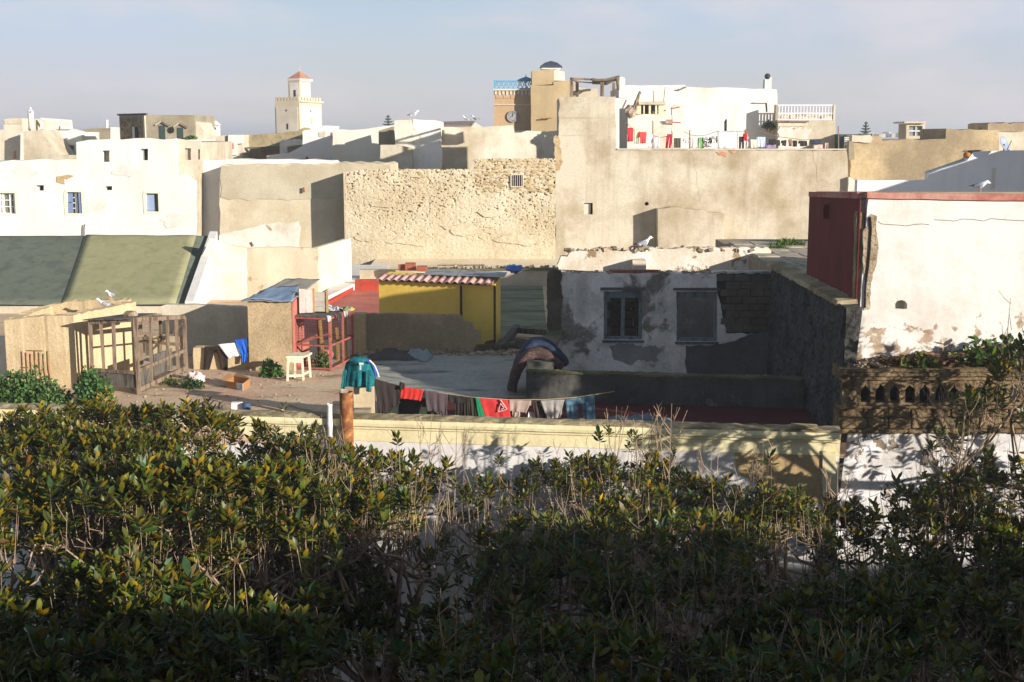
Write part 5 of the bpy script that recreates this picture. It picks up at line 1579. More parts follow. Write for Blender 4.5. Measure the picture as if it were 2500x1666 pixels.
blob(tuple(W(1879, 192, YW + .85)), .10, 4, 8, 12, (1, 1, .95), .1).build('chimney_cap', M_WHITE, ch, smooth=True)
# pot plant on a ledge
pp = thing('plant_pot', 'terracotta pot with green plant beside the far white house', 'plant pot', tuple(W(1878, 322, 65.5)))
c = W(1878, 322, 65.5)
MB().lathe(c, [(.10, 0), (.16, .2), (.17, .22), (.15, .22)], 12).build('pot', plain('terracotta', S(190, 96, 64), .15, 5), pp)

# shack in front of it
YK = 64.5
sk = thing('rooftop_shack', 'makeshift rooftop shack with open stalls above washing', 'shack', tuple(W(1580, 366, YK)))
MB().wall([(1532, 380), (1532, 281), (1640, 281), (1640, 380)], (), YK, .3, True, .4, .02).build('lower_wall', M_WHITE2, sk)
MB().wall([(1556, 280), (1556, 250), (1562, 248), (1624, 250), (1626, 280)], [(1565, 257, 1571, 279), (1574, 256, 1584, 279), (1589, 256, 1600, 279), (1604, 258, 1608, 279)], YK + .02, .12, True, .4, .01).build('stall_front', plaster('shack_cream', S(226, 214, 180), S(190, 170, 124), .6, 1), sk)
MB().pbox(1557, 251, 1625, 280, YK + .6, .05).build('stall_back', plain('shack_clutter', S(120, 104, 84), .5, 4, col2=S(60, 62, 70)), sk)
MB().pbox(1560, 248, 1625, 256, YK - .1, .85, .02).build('stall_roof', M_TAN, sk)
MB().pbox(1590, 257, 1600, 272, YK + .4, .04).build('blue_barrel', plain('barrel_blue', S(84, 96, 124), .1, 4), sk)
for (a, b, w_) in [((1547, 264), (1563, 224), .10), ((1551, 268), (1560, 236), .07), ((1544, 268), (1552, 245), .05), ((1596, 250), (1595, 222), .035), ((1620, 248), (1624, 213), .035)]:
    MB().bar(W(*a, YK - .1), W(*b, YK + .1), w_).build('pole', M_WOOD, sk)
blob(tuple(W(1540, 272, YK)), .32, 9, 7, 10, (1, .6, .9), .5, 2).build('clutter_heap', plain('heap_mix', S(170, 150, 130), .4, 6, col2=S(90, 76, 64)), sk)
for (a, b) in [((1637, 266), (1659, 262)), ((1626, 294), (1640, 294)), ((1630, 298), (1662, 300))]:
    MB().bar(W(*a, YK - .2), W(*b, YK - .2), .05, .06).build('red_stick', plain('red_brown_stick', S(150, 84, 66), .2, 5), sk)
MB().wall([(1641, 380), (1641, 262), (1650, 256), (1665, 256), (1668, 270), (1668, 380)], (), YK + .3, .4, True, .3, .02).build('pier', M_WHITE2, sk)

# pergola on the tower
pg = thing('pergola', 'ragged timber pergola with drooping reed cover on tower roof', 'pergola', tuple(W(1450, 236, 60)))
for (x, yt, Y, w_) in [(1395, 196, 59.0, .13), (1409, 200, 61.5, .14), (1470, 200, 59.2, .16), (1498, 202, 61.0, .13)]:
    MB().bar(W(x, 238, Y), W(x, yt, Y), w_).build('post', M_WOOD, pg)
MB().bar(W(1394, 192, 59), W(1470, 196, 59.2), .09).build('beam', M_WOOD, pg)
MB().bar(W(1394, 192, 59), W(1412, 200, 61.5), .09).build('beam', M_WOOD, pg)
MB().bar(W(1412, 200, 61.5), W(1468, 204, 61.5), .06).build('beam', M_WOOD, pg)
P = []
for i in range(6):
    row = []
    for j in range(17):
        s_ = j / 16
        px = 1446 + (1512 - 1446) * s_
        py = np.interp(s_, [0, .25, .5, .8, 1], [194, 197, 198, 190, 187])
        p = W(px, py, 59.0 + i * .5)
        p.z += .08 * noise.noise(p * 2) - (.15 if i == 5 else 0)
        row.append(p)
    P.append(row)
MB().grid(P).build('reed_cover', plain('reed', S(110, 98, 78), .4, 6, stretch=(1, 1, 6)), pg, solid=.10)
drape([((1503, 190), (1512, 190), (1511, 222), (1506, 216))], 59.0, .05, 1, 5, 8, 3).build('hanging_reed', MATS['reed'], pg, solid=.03)
MB().wall([(1399, 240), (1399, 205), (1408, 203), (1408, 215), (1455, 218), (1458, 209), (1460, 240)], (), 62.5, .3, True, .3, .02).build('back_parapet', M_TAN, pg)

# white-railed terrace
YQ = 65.0
rt = thing('railed_terrace', 'tan terrace block with white picket railing', 'terrace', tuple(W(1965, 366, YQ)))
MB().wall([(1899, 380), (1899, 294), (2040, 294), (2042, 380)], (), YQ, 5, True, .4, .01).build('wall', M_TAN, rt)
patch(rt, [(1900, 312), (1960, 312), (1985, 318), (1975, 330), (1970, 366), (1900, 366)], YQ, M_WHITE2, 'whitewash_patch', .03, .04)
patch(rt, [(1900, 300), (1968, 301), (1968, 309), (1900, 309)], YQ, M_TAN2, 'closed_shutter', .04, .005)
MB().bar(W(1897, 297, YQ - .1), W(1975, 297, YQ - .1), .05, .08).build('awning_rail', M_WOOD, rt)
M_RAIL = plain('white_rail_paint', S(236, 232, 226), .05, 4, .6)
for k in range(18):
    x = 1901 + k * 7.55
    MB().pbox(x, 257, x + 2.6, 293, YQ + .05, .06).build('picket', M_RAIL, rt)
for y in (256, 276, 291):
    MB().pbox(1899, y, 2033, y + 2.4, YQ + .03, .05).build('rail', M_RAIL, rt)
MB().pbox(2034, 256, 2040, 294, YQ, .4).build('end_pier', M_TAN2, rt)
MB().pbox(1893, 256, 1899, 294, YQ, .4).build('end_pier', M_GREYT, rt)
MB().pbox(1900, 277, 2034, 293, YQ + 2.5, .1).build('back_clutter', plain('terrace_clutter', S(190, 176, 160), .4, 3, col2=S(120, 100, 88)), rt)

# far washing
GF = 'washing on the far house terrace'
YN = 60.2
fl1 = MB().tube([W(1530, 300, YN), W(1546, 318, YN), W(1580, 328, YN), W(1612, 336, YN), W(1640, 332, YN)], .014, 4).build('washing_line', plain('far_line', S(140, 110, 90), .1), base=tuple(W(1530, 300, YN)))
tag(fl1, 'left washing line on the far house terrace', 'line')
fl2 = MB().tube([W(1668, 322, YN), W(1690, 331, YN), W(1720, 331, YN), W(1751, 321, YN), W(1800, 321, YN), W(1850, 320, YN), W(1900, 334, YN), W(1960, 342, YN), W(2010, 340, YN)], .014, 4).build('washing_line', MATS['far_line'], base=tuple(W(1668, 322, YN)))
tag(fl2, 'long right washing line on the far house terrace', 'line')
far = [
    ('towel', 'bright red towel at left end of far washing', 'towel', (1531, 312, 1546, 347), (196, 56, 64)),
    ('towel', 'pale green towel next to the bright red one', 'towel', (1548, 316, 1559, 352), (196, 204, 166)),
    ('shirt', 'coral red shirt third along the far line', 'shirt', (1561, 322, 1578, 351), (206, 78, 74)),
    ('sheet', 'white cloth right of coral shirt on far line', 'cloth', (1579, 328, 1593, 362), (232, 230, 228)),
    ('shirt', 'grey white shirt above far parapet beside a pole', 'shirt', (1596, 336, 1611, 362), (206, 200, 202)),
    ('trousers', 'crimson trousers on far line with two legs', 'trousers', None, (186, 46, 70)),
    ('towel', 'dark grey green square towel on far parapet', 'towel', (1645, 337, 1662, 362), (84, 80, 68)),
    ('shirt', 'small grey striped shirt on far line', 'shirt', (1669, 338, 1682, 351), (196, 192, 196)),
    ('towel', 'brown towel left of white striped cloth on far line', 'towel', (1684, 337, 1695, 362), (164, 122, 102)),
    ('shirt', 'white striped shirt left of green skirt', 'shirt', (1697, 332, 1707, 362), (226, 220, 214)),
    ('skirt', 'light green skirt in middle of far line', 'skirt', (1706, 336, 1718, 363), (132, 182, 110)),
    ('trousers', 'black and white patterned trousers beside green skirt', 'trousers', (1717, 337, 1727, 362), (70, 68, 70)),
    ('shirt', 'black shirt beneath patterned top on far line', 'shirt', (1722, 336, 1738, 360), (50, 50, 50)),
    ('shirt', 'grey patterned top high on the far line', 'shirt', (1738, 333, 1751, 349), (150, 146, 146)),
    ('sheet', 'large white bed sheet on the far line', 'sheet', (1752, 322, 1798, 363), (240, 238, 234)),
    ('trousers', 'dark trousers right of the large white sheet', 'trousers', (1804, 334, 1816, 363), (80, 64, 70)),
    ('shirt', 'small scarlet top right of the white sheet', 'shirt', (1816, 326, 1824, 345), (206, 44, 50)),
    ('towel', 'cream and yellow striped towel on far line', 'towel', (1832, 341, 1848, 362), (224, 206, 150)),
    ('shirt', 'pale blue shirt on the far line', 'shirt', (1849, 335, 1868, 361), (196, 212, 236)),
    ('skirt', 'lavender skirt low on the far parapet', 'skirt', (1868, 350, 1894, 363), (150, 126, 160)),
    ('towel', 'dark towel over the lavender skirt', 'towel', (1877, 340, 1894, 353), (52, 48, 44)),
    ('towel', 'narrow dark olive towel right of lavender skirt', 'towel', (1895, 342, 1904, 357), (72, 72, 60)),
    ('shirt', 'dark brown folded shirt on right far line', 'shirt', (1909, 343, 1920, 357), (66, 56, 50)),
    ('towel', 'orange brown towel on right far line', 'towel', (1925, 340, 1933, 358), (150, 110, 84)),
    ('towel', 'small black towel right of the orange brown one', 'towel', (1935, 343, 1946, 358), (58, 52, 44)),
    ('shirt', 'black square shirt on right far line', 'shirt', (1951, 344, 1970, 358), (60, 54, 48)),
    ('shirt', 'navy denim shirt at right end of far line', 'shirt', (1979, 341, 2007, 352), (58, 66, 78)),
    ('cloth', 'pale pink cloths bunched under the navy shirt', 'cloth', (1984, 353, 2012, 364), (206, 180, 168)),
    ('cloth', 'pinkish cloth at the far right parapet end', 'cloth', (2014, 350, 2022, 364), (200, 168, 156)),
]
for k, (nm, lab, cat, r, colr) in enumerate(far):
    random.seed(k)
    if r is None:
        q = [((1629, 328), (1641, 328), (1641, 335), (1628, 335)), ((1627, 333), (1634, 334), (1630, 362), (1624, 362)), ((1635, 334), (1642, 333), (1637, 362), (1632, 362))]
    else:
        a, b, c, d = r
        q = [((a, b + rr(-1, 1)), (c, b + rr(-1, 1)), (c + rr(-2, 1), d + rr(-1.5, .5)), (a + rr(-1, 2), d + rr(-1.5, .5)))]
        if nm == 'shirt':
            q += [((a - 2, b + 1), (a + 3, b), (a + 1, b + (d - b) * .45), (a - 3, b + (d - b) * .5))]
        if nm == 'trousers':
            m_ = (a + c) / 2
            q = [((a, b), (c, b), (c, b + 8), (a, b + 8)), ((a, b + 7), (m_, b + 7), (m_ - 1.5, d), (a, d)), ((m_, b + 7), (c, b + 7), (c, d), (m_ + 1.5, d))]
    pat = (236, 232, 226) if 'patterned' in lab or 'striped' in lab else None
    garment(nm, lab, cat, q, YN - .05 * (k % 3), cm('far_cloth%d' % k, colr, pat, 12 if 'striped' in lab else 0, 0), GF, seed=50 + k, nf=2, n=8, m=6, fold=.05)
# upright poles of the far lines
for k, (x, y0, lab) in enumerate([(1594, 295, 'thin washing pole left of crimson trousers'), (1684, 318, 'thin washing pole by the brown towel'), (1799, 322, 'thin pole at right edge of the white sheet'), (1822, 318, 'thin pole carrying the scarlet top'), (2047, 308, 'tall thin mast at right end of far terrace')]):
    p, q = W(x, 366, YN + .3), W(x, y0, YN + .3)
    tag(MB().tube([p, q], .03, 5).build('pole', MATS['far_line'], base=tuple(p)), lab, 'pole')

# ---------------------------------------------------------------- clock tower and neighbours
YC = 80.0
M_BRK = plaster('orange_brick_render', S(186, 154, 118), S(168, 138, 104), .5, .6, streak=.1, grain=.15, gs=6)
ct = thing('clock_tower', 'orange brown clock tower with blue lattice railing', 'tower', tuple(W(1250, 400, YC + .75)))
YC2 = YC + .8
MB().wall([(1206, 400), (1206, 222), (1300, 222), (1300, 400)], (), YC2, 4, True, .6, .01).build('shaft', M_BRK, ct)
MB().pbox(1204.5, 217, 1300, 221.5, YC2 - .12, 4.2).build('top_ledge', M_TAN2, ct)
MB().pbox(1205, 255, 1300, 257, YC2 - .06, .06).build('band', M_TAN2, ct)
for k in range(10):
    MB().pbox(1208 + k * 9.2, 222, 1212.5 + k * 9.2, 231 + (k % 2) * 2, YC2 - .05, .05).build('merlon_relief', M_TAN2, ct)
for k in range(5):
    MB().pbox(1211 + k * 18, 233, 1225 + k * 18, 241, YC2 - .03, .03).build('brick_panel', M_BRK, ct)
M_BLUER = plain('turquoise_paint', S(84, 150, 184), .1, 4, .5)
rl = MB().pbox(1206, 197, 1299, 199.4, YC2 - .05, .08).build('railing', M_BLUER, ct)
MB().pbox(1206, 215, 1299, 217, YC2 - .05, .08).build('bottom_rail', M_BLUER, rl)
for k in range(9):
    x0, x1 = 1207 + k * 11.4, 1207 + (k + 1) * 11.4
    MB().bar(W(x0, 216, YC2), W((x0 + x1) / 2, 199, YC2), .045).build('lattice', M_BLUER, rl)
    MB().bar(W((x0 + x1) / 2, 199, YC2), W(x1, 216, YC2), .045).build('lattice', M_BLUER, rl)
    MB().bar(W(x0, 199, YC2), W((x0 + x1) / 2, 210, YC2), .035).build('lattice', M_BLUER, rl)
    MB().bar(W((x0 + x1) / 2, 210, YC2), W(x1, 199, YC2), .035).build('lattice', M_BLUER, rl)
for x in (1207, 1284, 1298):
    MB().pbox(x - 1.4, 196, x + 1.4, 217, YC2 - .06, .1).build('railing_post', M_BLUER, rl)
um = MB().loft([[(W(1284, 197, YC2 + 1.5).x + r * cos(2 * pi * j / 8), YC2 + 2 + r * sin(2 * pi * j / 8), W(1284, 197, YC2 + 1.5).z + z) for j in range(8)] for r, z in [(.6, .02), (.4, .12), (.05, .26)]]).build('parasol', plain('teal_canvas', S(70, 150, 170), .1, 3), base=tuple(W(1284, 215, YC2 + 2)))
tag(um, 'closed teal parasol top behind the blue railing', 'parasol')
MB().bar((W(1284, 197, YC2 + 1.5).x, YC2 + 2, W(1284, 216, YC2 + 1.5).z), (W(1284, 197, YC2 + 1.5).x, YC2 + 2, W(1284, 197, YC2 + 1.5).z + .4), .06).build('parasol_pole', M_RAIL, um)
cc = W(1251, 285, YC2 - .03)
dial = MB()
n = 28
dial.loft([[(cc.x + r * cos(2 * pi * j / n), cc.y + o, cc.z + r * sin(2 * pi * j / n)) for j in range(n)] for r, o in [(.36, 0), (.36, -.06), (.33, -.09), (.30, -.06), (.29, -.05)]])
ck = dial.build('clock_dial', plain('clock_white', S(150, 148, 144), .05, 4), ct)
for k in range(12):
    a = 2 * pi * k / 12
    MB().bar((cc.x + .22 * cos(a), cc.y - .06, cc.z + .22 * sin(a)), (cc.x + .28 * cos(a), cc.y - .06, cc.z + .28 * sin(a)), .035, .02).build('hour_mark', M_DARK, ck)
MB().bar((cc.x, cc.y - .07, cc.z), (cc.x + .05, cc.y - .07, cc.z + .2), .03, .02).build('clock_hand', M_DARK, ck)
MB().bar((cc.x, cc.y - .07, cc.z), (cc.x - .14, cc.y - .07, cc.z - .05), .03, .02).build('clock_hand', M_DARK, ck)

db = thing('house', 'tan block with small dark tiled pyramid roof', 'house', tuple(W(1340, 400, YC)))
M_DB = plaster('domed_block_render', S(186, 164, 126), S(158, 136, 100), .6, .4, streak=.2, grain=.12)
MB().wall([(1296, 420), (1296, 209), (1366, 207), (1400, 205), (1402, 420)], (), YC, 5, True, .5, .02).build('lower_wall', M_DB, db)
MB().wall([(1299, 209), (1299, 172), (1352, 170), (1352, 206)], (), YC + .1, 3.2, True, .5, .02).build('upper_wall', M_DB, db)
MB().wall([(1352.3, 198), (1352.3, 170), (1366, 168), (1367, 174), (1378, 174), (1379, 198)], (), YC + .3, 3.0, True, .5, .02).build('upper_flank', M_WHITE2, db)
MB().wall([(1352, 208), (1352, 198.5), (1393, 197), (1393, 207)], (), YC + .05, 1.5, True, .5, .02).build('step', M_DB, db)
MB().pbox(1322, 166, 1369, 169.4, YC + .5, 2.2).build('roof_base', M_WHITE, db)
cx, cz = W(1345, 166, YC + 1.6).x, W(1345, 166, YC + 1.6).z
MB().loft([[(cx + r * cos(pi / 4 + 2 * pi * j / 4), YC + 1.7 + r * sin(pi / 4 + 2 * pi * j / 4), cz + z) for j in range(4)] for r, z in [(.98, 0), (.95, .08), (.55, .30), (.06, .42)]]).build('pyramid_roof', plain('dark_slate_tiles', S(58, 66, 80), .3, 8, .6), db)
MB().bar(W(1320, 290, YC - .2), W(1346, 289, YC - .2), .06).build('wall_bracket', M_RUST, db)

# walls left of the clock tower
lw2 = thing('house', 'stained whitewashed wall below the clock tower', 'house', tuple(W(1160, 400, 70)))
MB().wall([(1066, 430), (1066, 312), (1180, 310), (1254, 306), (1256, 320), (1370, 320), (1370, 430)], (), 68.0, 6, True, .4, .02).build('wall', plaster('stained_lime', S(226, 214, 192), S(178, 160, 128), .85, .35, (.45, .66), peel=S(150, 134, 108), pt=.62, ps=.45, streak=.3, grain=.1), lw2)
wt = thing('house', 'white cube-like stair tower with gull on top', 'house', tuple(W(1015, 400, 66)))
MB().wall([(964, 420), (964, 294), (1007, 292), (1009, 420)], (), 66.0, 3, True, .4, .02).build('left_face', plaster('worn_lime', S(222, 212, 196), S(186, 172, 148), .8, .5, streak=.3, grain=.1), wt)  # left face, in a darker lime than the front
MB().wall([(1009.5, 420), (1008, 292), (1062, 294), (1074, 296), (1076, 420)], (), 66.15, 3, True, .4, .02).build('front_face', plaster('patched_white', S(238, 232, 222), S(206, 190, 164), .6, .6, peel=S(190, 168, 134), pt=.66, ps=.7, streak=.2, grain=.06), wt)
MB().wall([(928, 420), (928, 356), (964, 354), (1004, 362), (1006, 420)], (), 65.3, .6, True, .4, .02).build('low_wall', M_TAN2, wt)
gull('distant gull on the white cube-like stair tower', tuple(W(1010, 291.5, 67)), radians(30), 1.15)
wl = thing('house', 'pale long wall between minaret and stair tower', 'house', tuple(W(880, 400, 72)))
MB().wall([(812, 430), (812, 318), (900, 315), (935, 310), (966, 306), (970, 430)], (), 72.0, 6, True, .5, .02).build('wall', plaster('pale_lime', S(226, 218, 204), S(206, 194, 174), .6, .4, streak=.15, grain=.08), wl)
MB().wall([(924, 355), (924, 318), (962, 309), (966, 355)], (), 70.4, .5, True, .5, .02).build('grey_return', M_GREYT, wl)
lr = thing('tiled_roof_house', 'long low grey tiled roof behind the stained wall', 'house', tuple(W(1120, 320, 100)))
a, b, c, d = W(1072, 311, 100), W(1150, 311, 100), W(1160, 299, 104), W(1076, 301, 104)
MB().hexa([a, b, c, d, a + Vector((0, 0, .12)), b + Vector((0, 0, .12)), c + Vector((0, 0, .12)), d + Vector((0, 0, .12))]).build('roof', plain('grey_brown_tile', S(136, 120, 108), .2, 3), lr)
MB().wall([(1148, 325), (1150, 310), (1160, 299), (1176, 309), (1178, 325)], (), 100.5, .5, True, 9).build('gable', M_WHITE2, lr)
gull('tiny gull at left on the long tiled roof', tuple(W(1138, 299, 103.5)), radians(200), 1.3)
gull('tiny gull at gable end of the long tiled roof', tuple(W(1160, 298, 104)), radians(160), 1.3)

# ---------------------------------------------------------------- minaret, seen on its corner
YM = 140.0
mn = thing('minaret', 'square white and tan minaret with red pyramid cap', 'minaret', tuple(W(733, 400, YM)))
def corner_box(pl, pc_, pr, ytop, ybot, name, mat, parent, dY=3.0, inset=0.0, Y=YM):
    a, b, c = W(pl, ybot, Y + dY * .3), W(pc_, ybot, Y), W(pr, ybot, Y + dY * 1.4)
    z1 = W(pc_, ytop, Y).z
    z0 = W(pc_, ybot, Y).z
    d = Vector((a.x + c.x - b.x, a.y + c.y - b.y, 0))
    return MB().plan([(b.x, b.y), (c.x, c.y), (d.x, d.y), (a.x, a.y)], z0, z1).build(name, mat, parent), (a, b, c, d, z0, z1)
M_MT = plaster('minaret_tan', S(200, 186, 158), S(184, 168, 140), .5, .4, streak=.1, grain=.1)
M_MW = plaster('minaret_worn_white', S(212, 202, 184), S(190, 176, 150), .7, .5, peel=S(224, 217, 205), pt=.6, ps=.5, streak=.1, grain=.1)
_, (a, b, c, d, z0, z1) = corner_box(676, 735, 789, 246, 430, 'shaft', M_MT, mn)
def face_panel(A, B, t0, t1, y0, y1, mat, name, o=.06, refpx=735):
    p, q = A.lerp(B, t0), A.lerp(B, t1)
    dd_ = (q - p).normalized()
    nrm = Vector((dd_.y, -dd_.x, 0)) * o
    zb, zt_ = W(refpx, y1, YM).z, W(refpx, y0, YM).z
    P = [p + nrm, q + nrm, q, p]
    MB().hexa([(v.x, v.y, zb) for v in P] + [(v.x, v.y, zt_) for v in P]).build(name, mat, mn)
face_panel(a, b, .05, .93, 262, 430, M_MW, 'worn_panel')
face_panel(b, c, .07, .94, 260, 430, M_WHITE, 'white_panel')
corner_box(674.5, 735, 790.5, 246, 250, 'band', M_MT, mn, 3.1)
for (A, B) in ((a, b), (b, c)):
    for k in range(8):
        t0 = k / 8 + .01
        p, q = A.lerp(B, t0), A.lerp(B, t0 + .09)
        dd_ = (q - p).normalized()
        nr = Vector((-dd_.y, dd_.x, 0)) * .3
        zz0, zz1 = W(735, 246, YM).z, W(735, 237, YM).z
        MB().hexa([(p.x, p.y, zz0), (q.x, q.y, zz0), (q.x + nr.x, q.y + nr.y, zz0), (p.x + nr.x, p.y + nr.y, zz0), (p.x, p.y, zz1), (q.x, q.y, zz1), (q.x + nr.x, q.y + nr.y, zz1), (p.x + nr.x, p.y + nr.y, zz1)]).build('merlon', M_MT, mn)
YM2 = YM
_, (a2, b2, c2, d2, _, _) = corner_box(704, 732, 759, 196, 250, 'lantern', M_MT, mn, 1.6, Y=YM + 1.2)
YM_keep = YM
def fp2(A, B, t0, t1, y0, y1, mat, name, o=.04):
    p, q = A.lerp(B, t0), A.lerp(B, t1)
    dd_ = (q - p).normalized()
    nrm = Vector((dd_.y, -dd_.x, 0)) * o
    zb, zt_ = W(732, y1, YM + 1.2).z, W(732, y0, YM + 1.2).z
    P = [p + nrm, q + nrm, q, p]
    MB().hexa([(v.x, v.y, zb) for v in P] + [(v.x, v.y, zt_) for v in P]).build(name, mat, mn)
fp2(a2, b2, .15, .88, 203, 249, M_WHITE2, 'lantern_panel')
fp2(b2, c2, .14, .9, 202, 249, M_WHITE, 'lantern_panel')
fp2(a2, b2, .52, .68, 220, 236, M_DARK, 'lantern_opening', .07)
face_panel(a, b, .48, .54, 302, 316, M_DARK, 'slit_window', .09)
face_panel(a, b, .45, .5, 268, 272, M_DARK, 'slit_window', .09)
face_panel(b, c, .45, .55, 288, 303, plain('minaret_shutter', S(196, 170, 140), .1, 3), 'slit_window', .09)
face_panel(b, c, .46, .5, 268, 273, M_DARK, 'slit_window', .09)
corner_box(701, 732, 763, 192, 197, 'cornice', M_WHITE, mn, 1.8, Y=YM + 1.1)
o_, (a3, b3, c3, d3, _, z3) = corner_box(702, 732, 762, 191.5, 192, 'eaves', M_MT, mn, 1.8, Y=YM + 1.1)
ap = (b3 + d3) / 2
zt_ = W(732, 173, YM + 2).z
z3 = z3 + .01
MB().add([(a3.x, a3.y, z3), (b3.x, b3.y, z3), (c3.x, c3.y, z3), (d3.x, d3.y, z3), (ap.x, ap.y, zt_)], [(1, 0, 4), (2, 1, 4), (3, 2, 4), (0, 3, 4), (0, 1, 2, 3)]).build('pyramid_cap', plain('terracotta_tiles', S(176, 122, 92), .15, 2, col2=S(160, 104, 78)), mn)
MB().tube([(ap.x, ap.y, zt_ - .1), (ap.x, ap.y, zt_ + .55)], .05, 5).build('finial', M_TAN, mn)

# ---------------------------------------------------------------- white house at left with blue windows
YH = 59.2
hl = thing('house', 'large white house at left with blue shuttered windows', 'house', tuple(W(240, 580, YH)))
M_HW = plaster('big_white_wall', S(224, 220, 212), S(208, 198, 182), .5, .35, streak=.2, grain=.05)
wins = [(-2, 472, 38, 522), (163, 470, 200, 521), (356, 473, 387, 517)]
small = [(88, 453, 107, 466), (257, 455, 274, 465), (250, 368, 267, 396), (343, 364, 361, 392), (257, 574, 276, 590)]
MB().wall([(-160, 640), (-160, 396), (0, 394), (188, 388), (188, 345), (300, 341), (428, 339), (431, 425), (452, 427), (474, 441), (476, 640)], wins + small, YH, .4, True, .5, .03, .01).build('front_wall', M_HW, hl)
MB().wall([(-159, 640), (-159, 400), (190, 392), (190, 347), (428, 342), (431, 640)], (), YH + .55, 8, True, 9).build('body', M_HW, hl)
MB().wall([(429, 640), (428, 340), (489, 344), (492, 380), (476, 440), (474, 640)], [(451, 363, 466, 391), (483, 365, 488, 390)], YH + .42, .12, True, .4, .03, .01).build('bare_corner_wall', M_TAN2, hl)
MB().wall([(431, 640), (431, 345), (487, 348), (487, 640)], (), YH + .56, 7, True, 9).build('corner_body', M_TAN, hl)
M_BLUE = plain('blue_shutter_paint', S(112, 130, 162), .1, 5, .6)
M_GLASS = plain('dusty_pane', S(120, 118, 96), .2, 5, .25, .5)
M_SURR = plain('yellow_surround', S(224, 216, 188), .05, 4)
for k, (a, b, c, d) in enumerate(wins):
    w = MB().pbox(a, b, c, d, YH + .28, .05).build('window', M_GLASS, hl)
    for (q0, q1, q2, q3) in [(a - 5, b - 6, c + 5, b - .5), (a - 5, d + .5, c + 5, d + 5), (a - 5, b - .4, a - .5, d + .4), (c + .5, b - .4, c + 5, d + .4)]:
        MB().pbox(q0, q1, q2, q3, YH - .025, .024).build('surround', M_SURR, w)
    if k == 0:
        for x in (8, 26, 36):
            MB().pbox(x - 1.2, b, x + 1.2, d, YH + .2, .05).build('glazing_bar', M_RAIL, w)
        for y in (473, 488, 504, 520):
            MB().pbox(a, y, c, y + 2, YH + .19, .05).build('glazing_bar', M_RAIL, w)
    elif k == 1:
        MB().pbox(164, 472, 177, 494, YH + .12, .05).build('shutter', M_BLUE, w)
        MB().pbox(164, 496, 177, 520, YH + .12, .05).build('shutter', M_BLUE, w)
        for y in (482, 495, 508):
            MB().pbox(177.5, y, 187, y + 2, YH + .2, .05).build('glazing_bar', M_RAIL, w)
        MB().pbox(185, 472, 188, 520, YH + .18, .06).build('glazing_bar', M_RAIL, w)
        MB().pbox(188.5, 472, 193, 520, YH + .24, .03).build('dark_gap', M_DARK, w)
        MB().pbox(193.5, 471, 200, 521, YH + .02, .2).build('open_shutter', M_BLUE, w)
    else:
        MB().pbox(358, 475, 378, 515, YH + .16, .05).build('shutter', plain('pale_blue_shutter', S(140, 156, 182), .1, 5, .6), w)
M_PANE = plain('small_opening', S(96, 84, 66), .3, 4)
for k, (a, b, c, d) in enumerate(small):
    MB().pbox(a, b, c, d, YH + .401, .1).build('small_window', M_TAN2 if k == 2 else M_PANE, hl)
    if k in (0, 3):
        MB().pbox(a, b + 1, a + (c - a) * .5, d, YH + .22, .05).build('pale_board', M_WHITE, hl)
patch(hl, [(136, 448), (138, 432), (150, 429), (176, 428), (165, 436), (158, 440), (156, 448)], YH, M_TANP, 'bare_patch', .03, .05, .2)
MB().tube([W(205, 575, YH - .1), W(205, 558, YH - .1), W(207, 548, YH - .1)], .03, 4).build('conduit', M_IRON, hl)

# recessed lime wall right of it (lies in the shade of the plaster wall)
rw = thing('house', 'recessed lime-washed wall between white house and plastered wall', 'house', tuple(W(510, 580, 60.5)))
MB().wall([(474, 660), (478, 400), (486, 392), (560, 389), (815, 391), (820, 400), (820, 660)], (), 60.5, 1.5, True, .5, .02).build('wall', M_WHITE, rw)

# roof terraces on and behind the white house
r1 = thing('house', 'tan rooftop block with parapet at far left', 'house', tuple(W(60, 400, 78)))
MB().wall([(-60, 420), (-60, 318), (8, 318), (9, 291), (28, 290), (54, 289), (54, 420)], (), 78, 5, True, .5, .02).build('wall', M_TAN2, r1)
patch(r1, [(10, 293), (30, 292), (53, 291), (53, 303), (10, 304)], 78, M_TAN, 'parapet_band', .04, .02)
MB().wall([(54.3, 420), (55, 322), (100, 318), (122, 352), (145, 380), (185, 380), (185, 420)], (), 77, 3, True, .5, .02).build('low_wall', M_TAN, r1)
MB().wall([(49, 420), (50, 325), (55, 324), (56, 420)], (), 76.9, .4, True, .5).build('pale_pier', M_WHITE, r1)
patch(r1, [(32, 388), (33, 370), (37, 368), (39, 388)], 78, plain('pink_door', S(190, 130, 110), .1), 'door', .05, .005)
r2 = thing('house', 'white rooftop house with open white frame loggia', 'house', tuple(W(140, 400, 80)))
MB().wall([(99, 420), (99, 316), (178, 316), (200, 321), (201, 420)], [(132, 356, 160, 379), (164, 355, 181, 379)], 80, .5, True, .5, .02, .01).build('wall', M_WHITE, r2)
MB().wall([(100, 420), (100, 318), (200, 323), (200, 420)], (), 80.6, 5, True, 9).build('body', M_WHITE2, r2)
MB().pbox(160, 355, 164, 380, 79.9, .3).build('post', M_WHITE, r2)
MB().bar(W(123, 352, 79.5), W(143, 381, 79.5), .22, .3).build('slanting_rail', M_WHITE, r2)
for x in (102, 143, 172):
    MB().bar(W(x, 316, 80), W(x, 291 + (x - 102) * .08, 80), .16).build('loggia_post', M_WHITE, r2)
MB().bar(W(100, 291, 80), W(174, 296.5, 80), .2, .16).build('loggia_beam', M_WHITE, r2)
MB().wall([(100, 318), (100, 294), (173, 299), (173, 318)], (), 83, .3, True, 9).build('loggia_back', M_TAN2, r2)
MB().pbox(148, 307, 172, 316, 79.8, .4).build('loggia_parapet', M_WHITE, r2)
cp = W(77, 316, 79)
chm = thing('chimney', 'tall round white chimney with ball top at far left', 'chimney', tuple(cp))
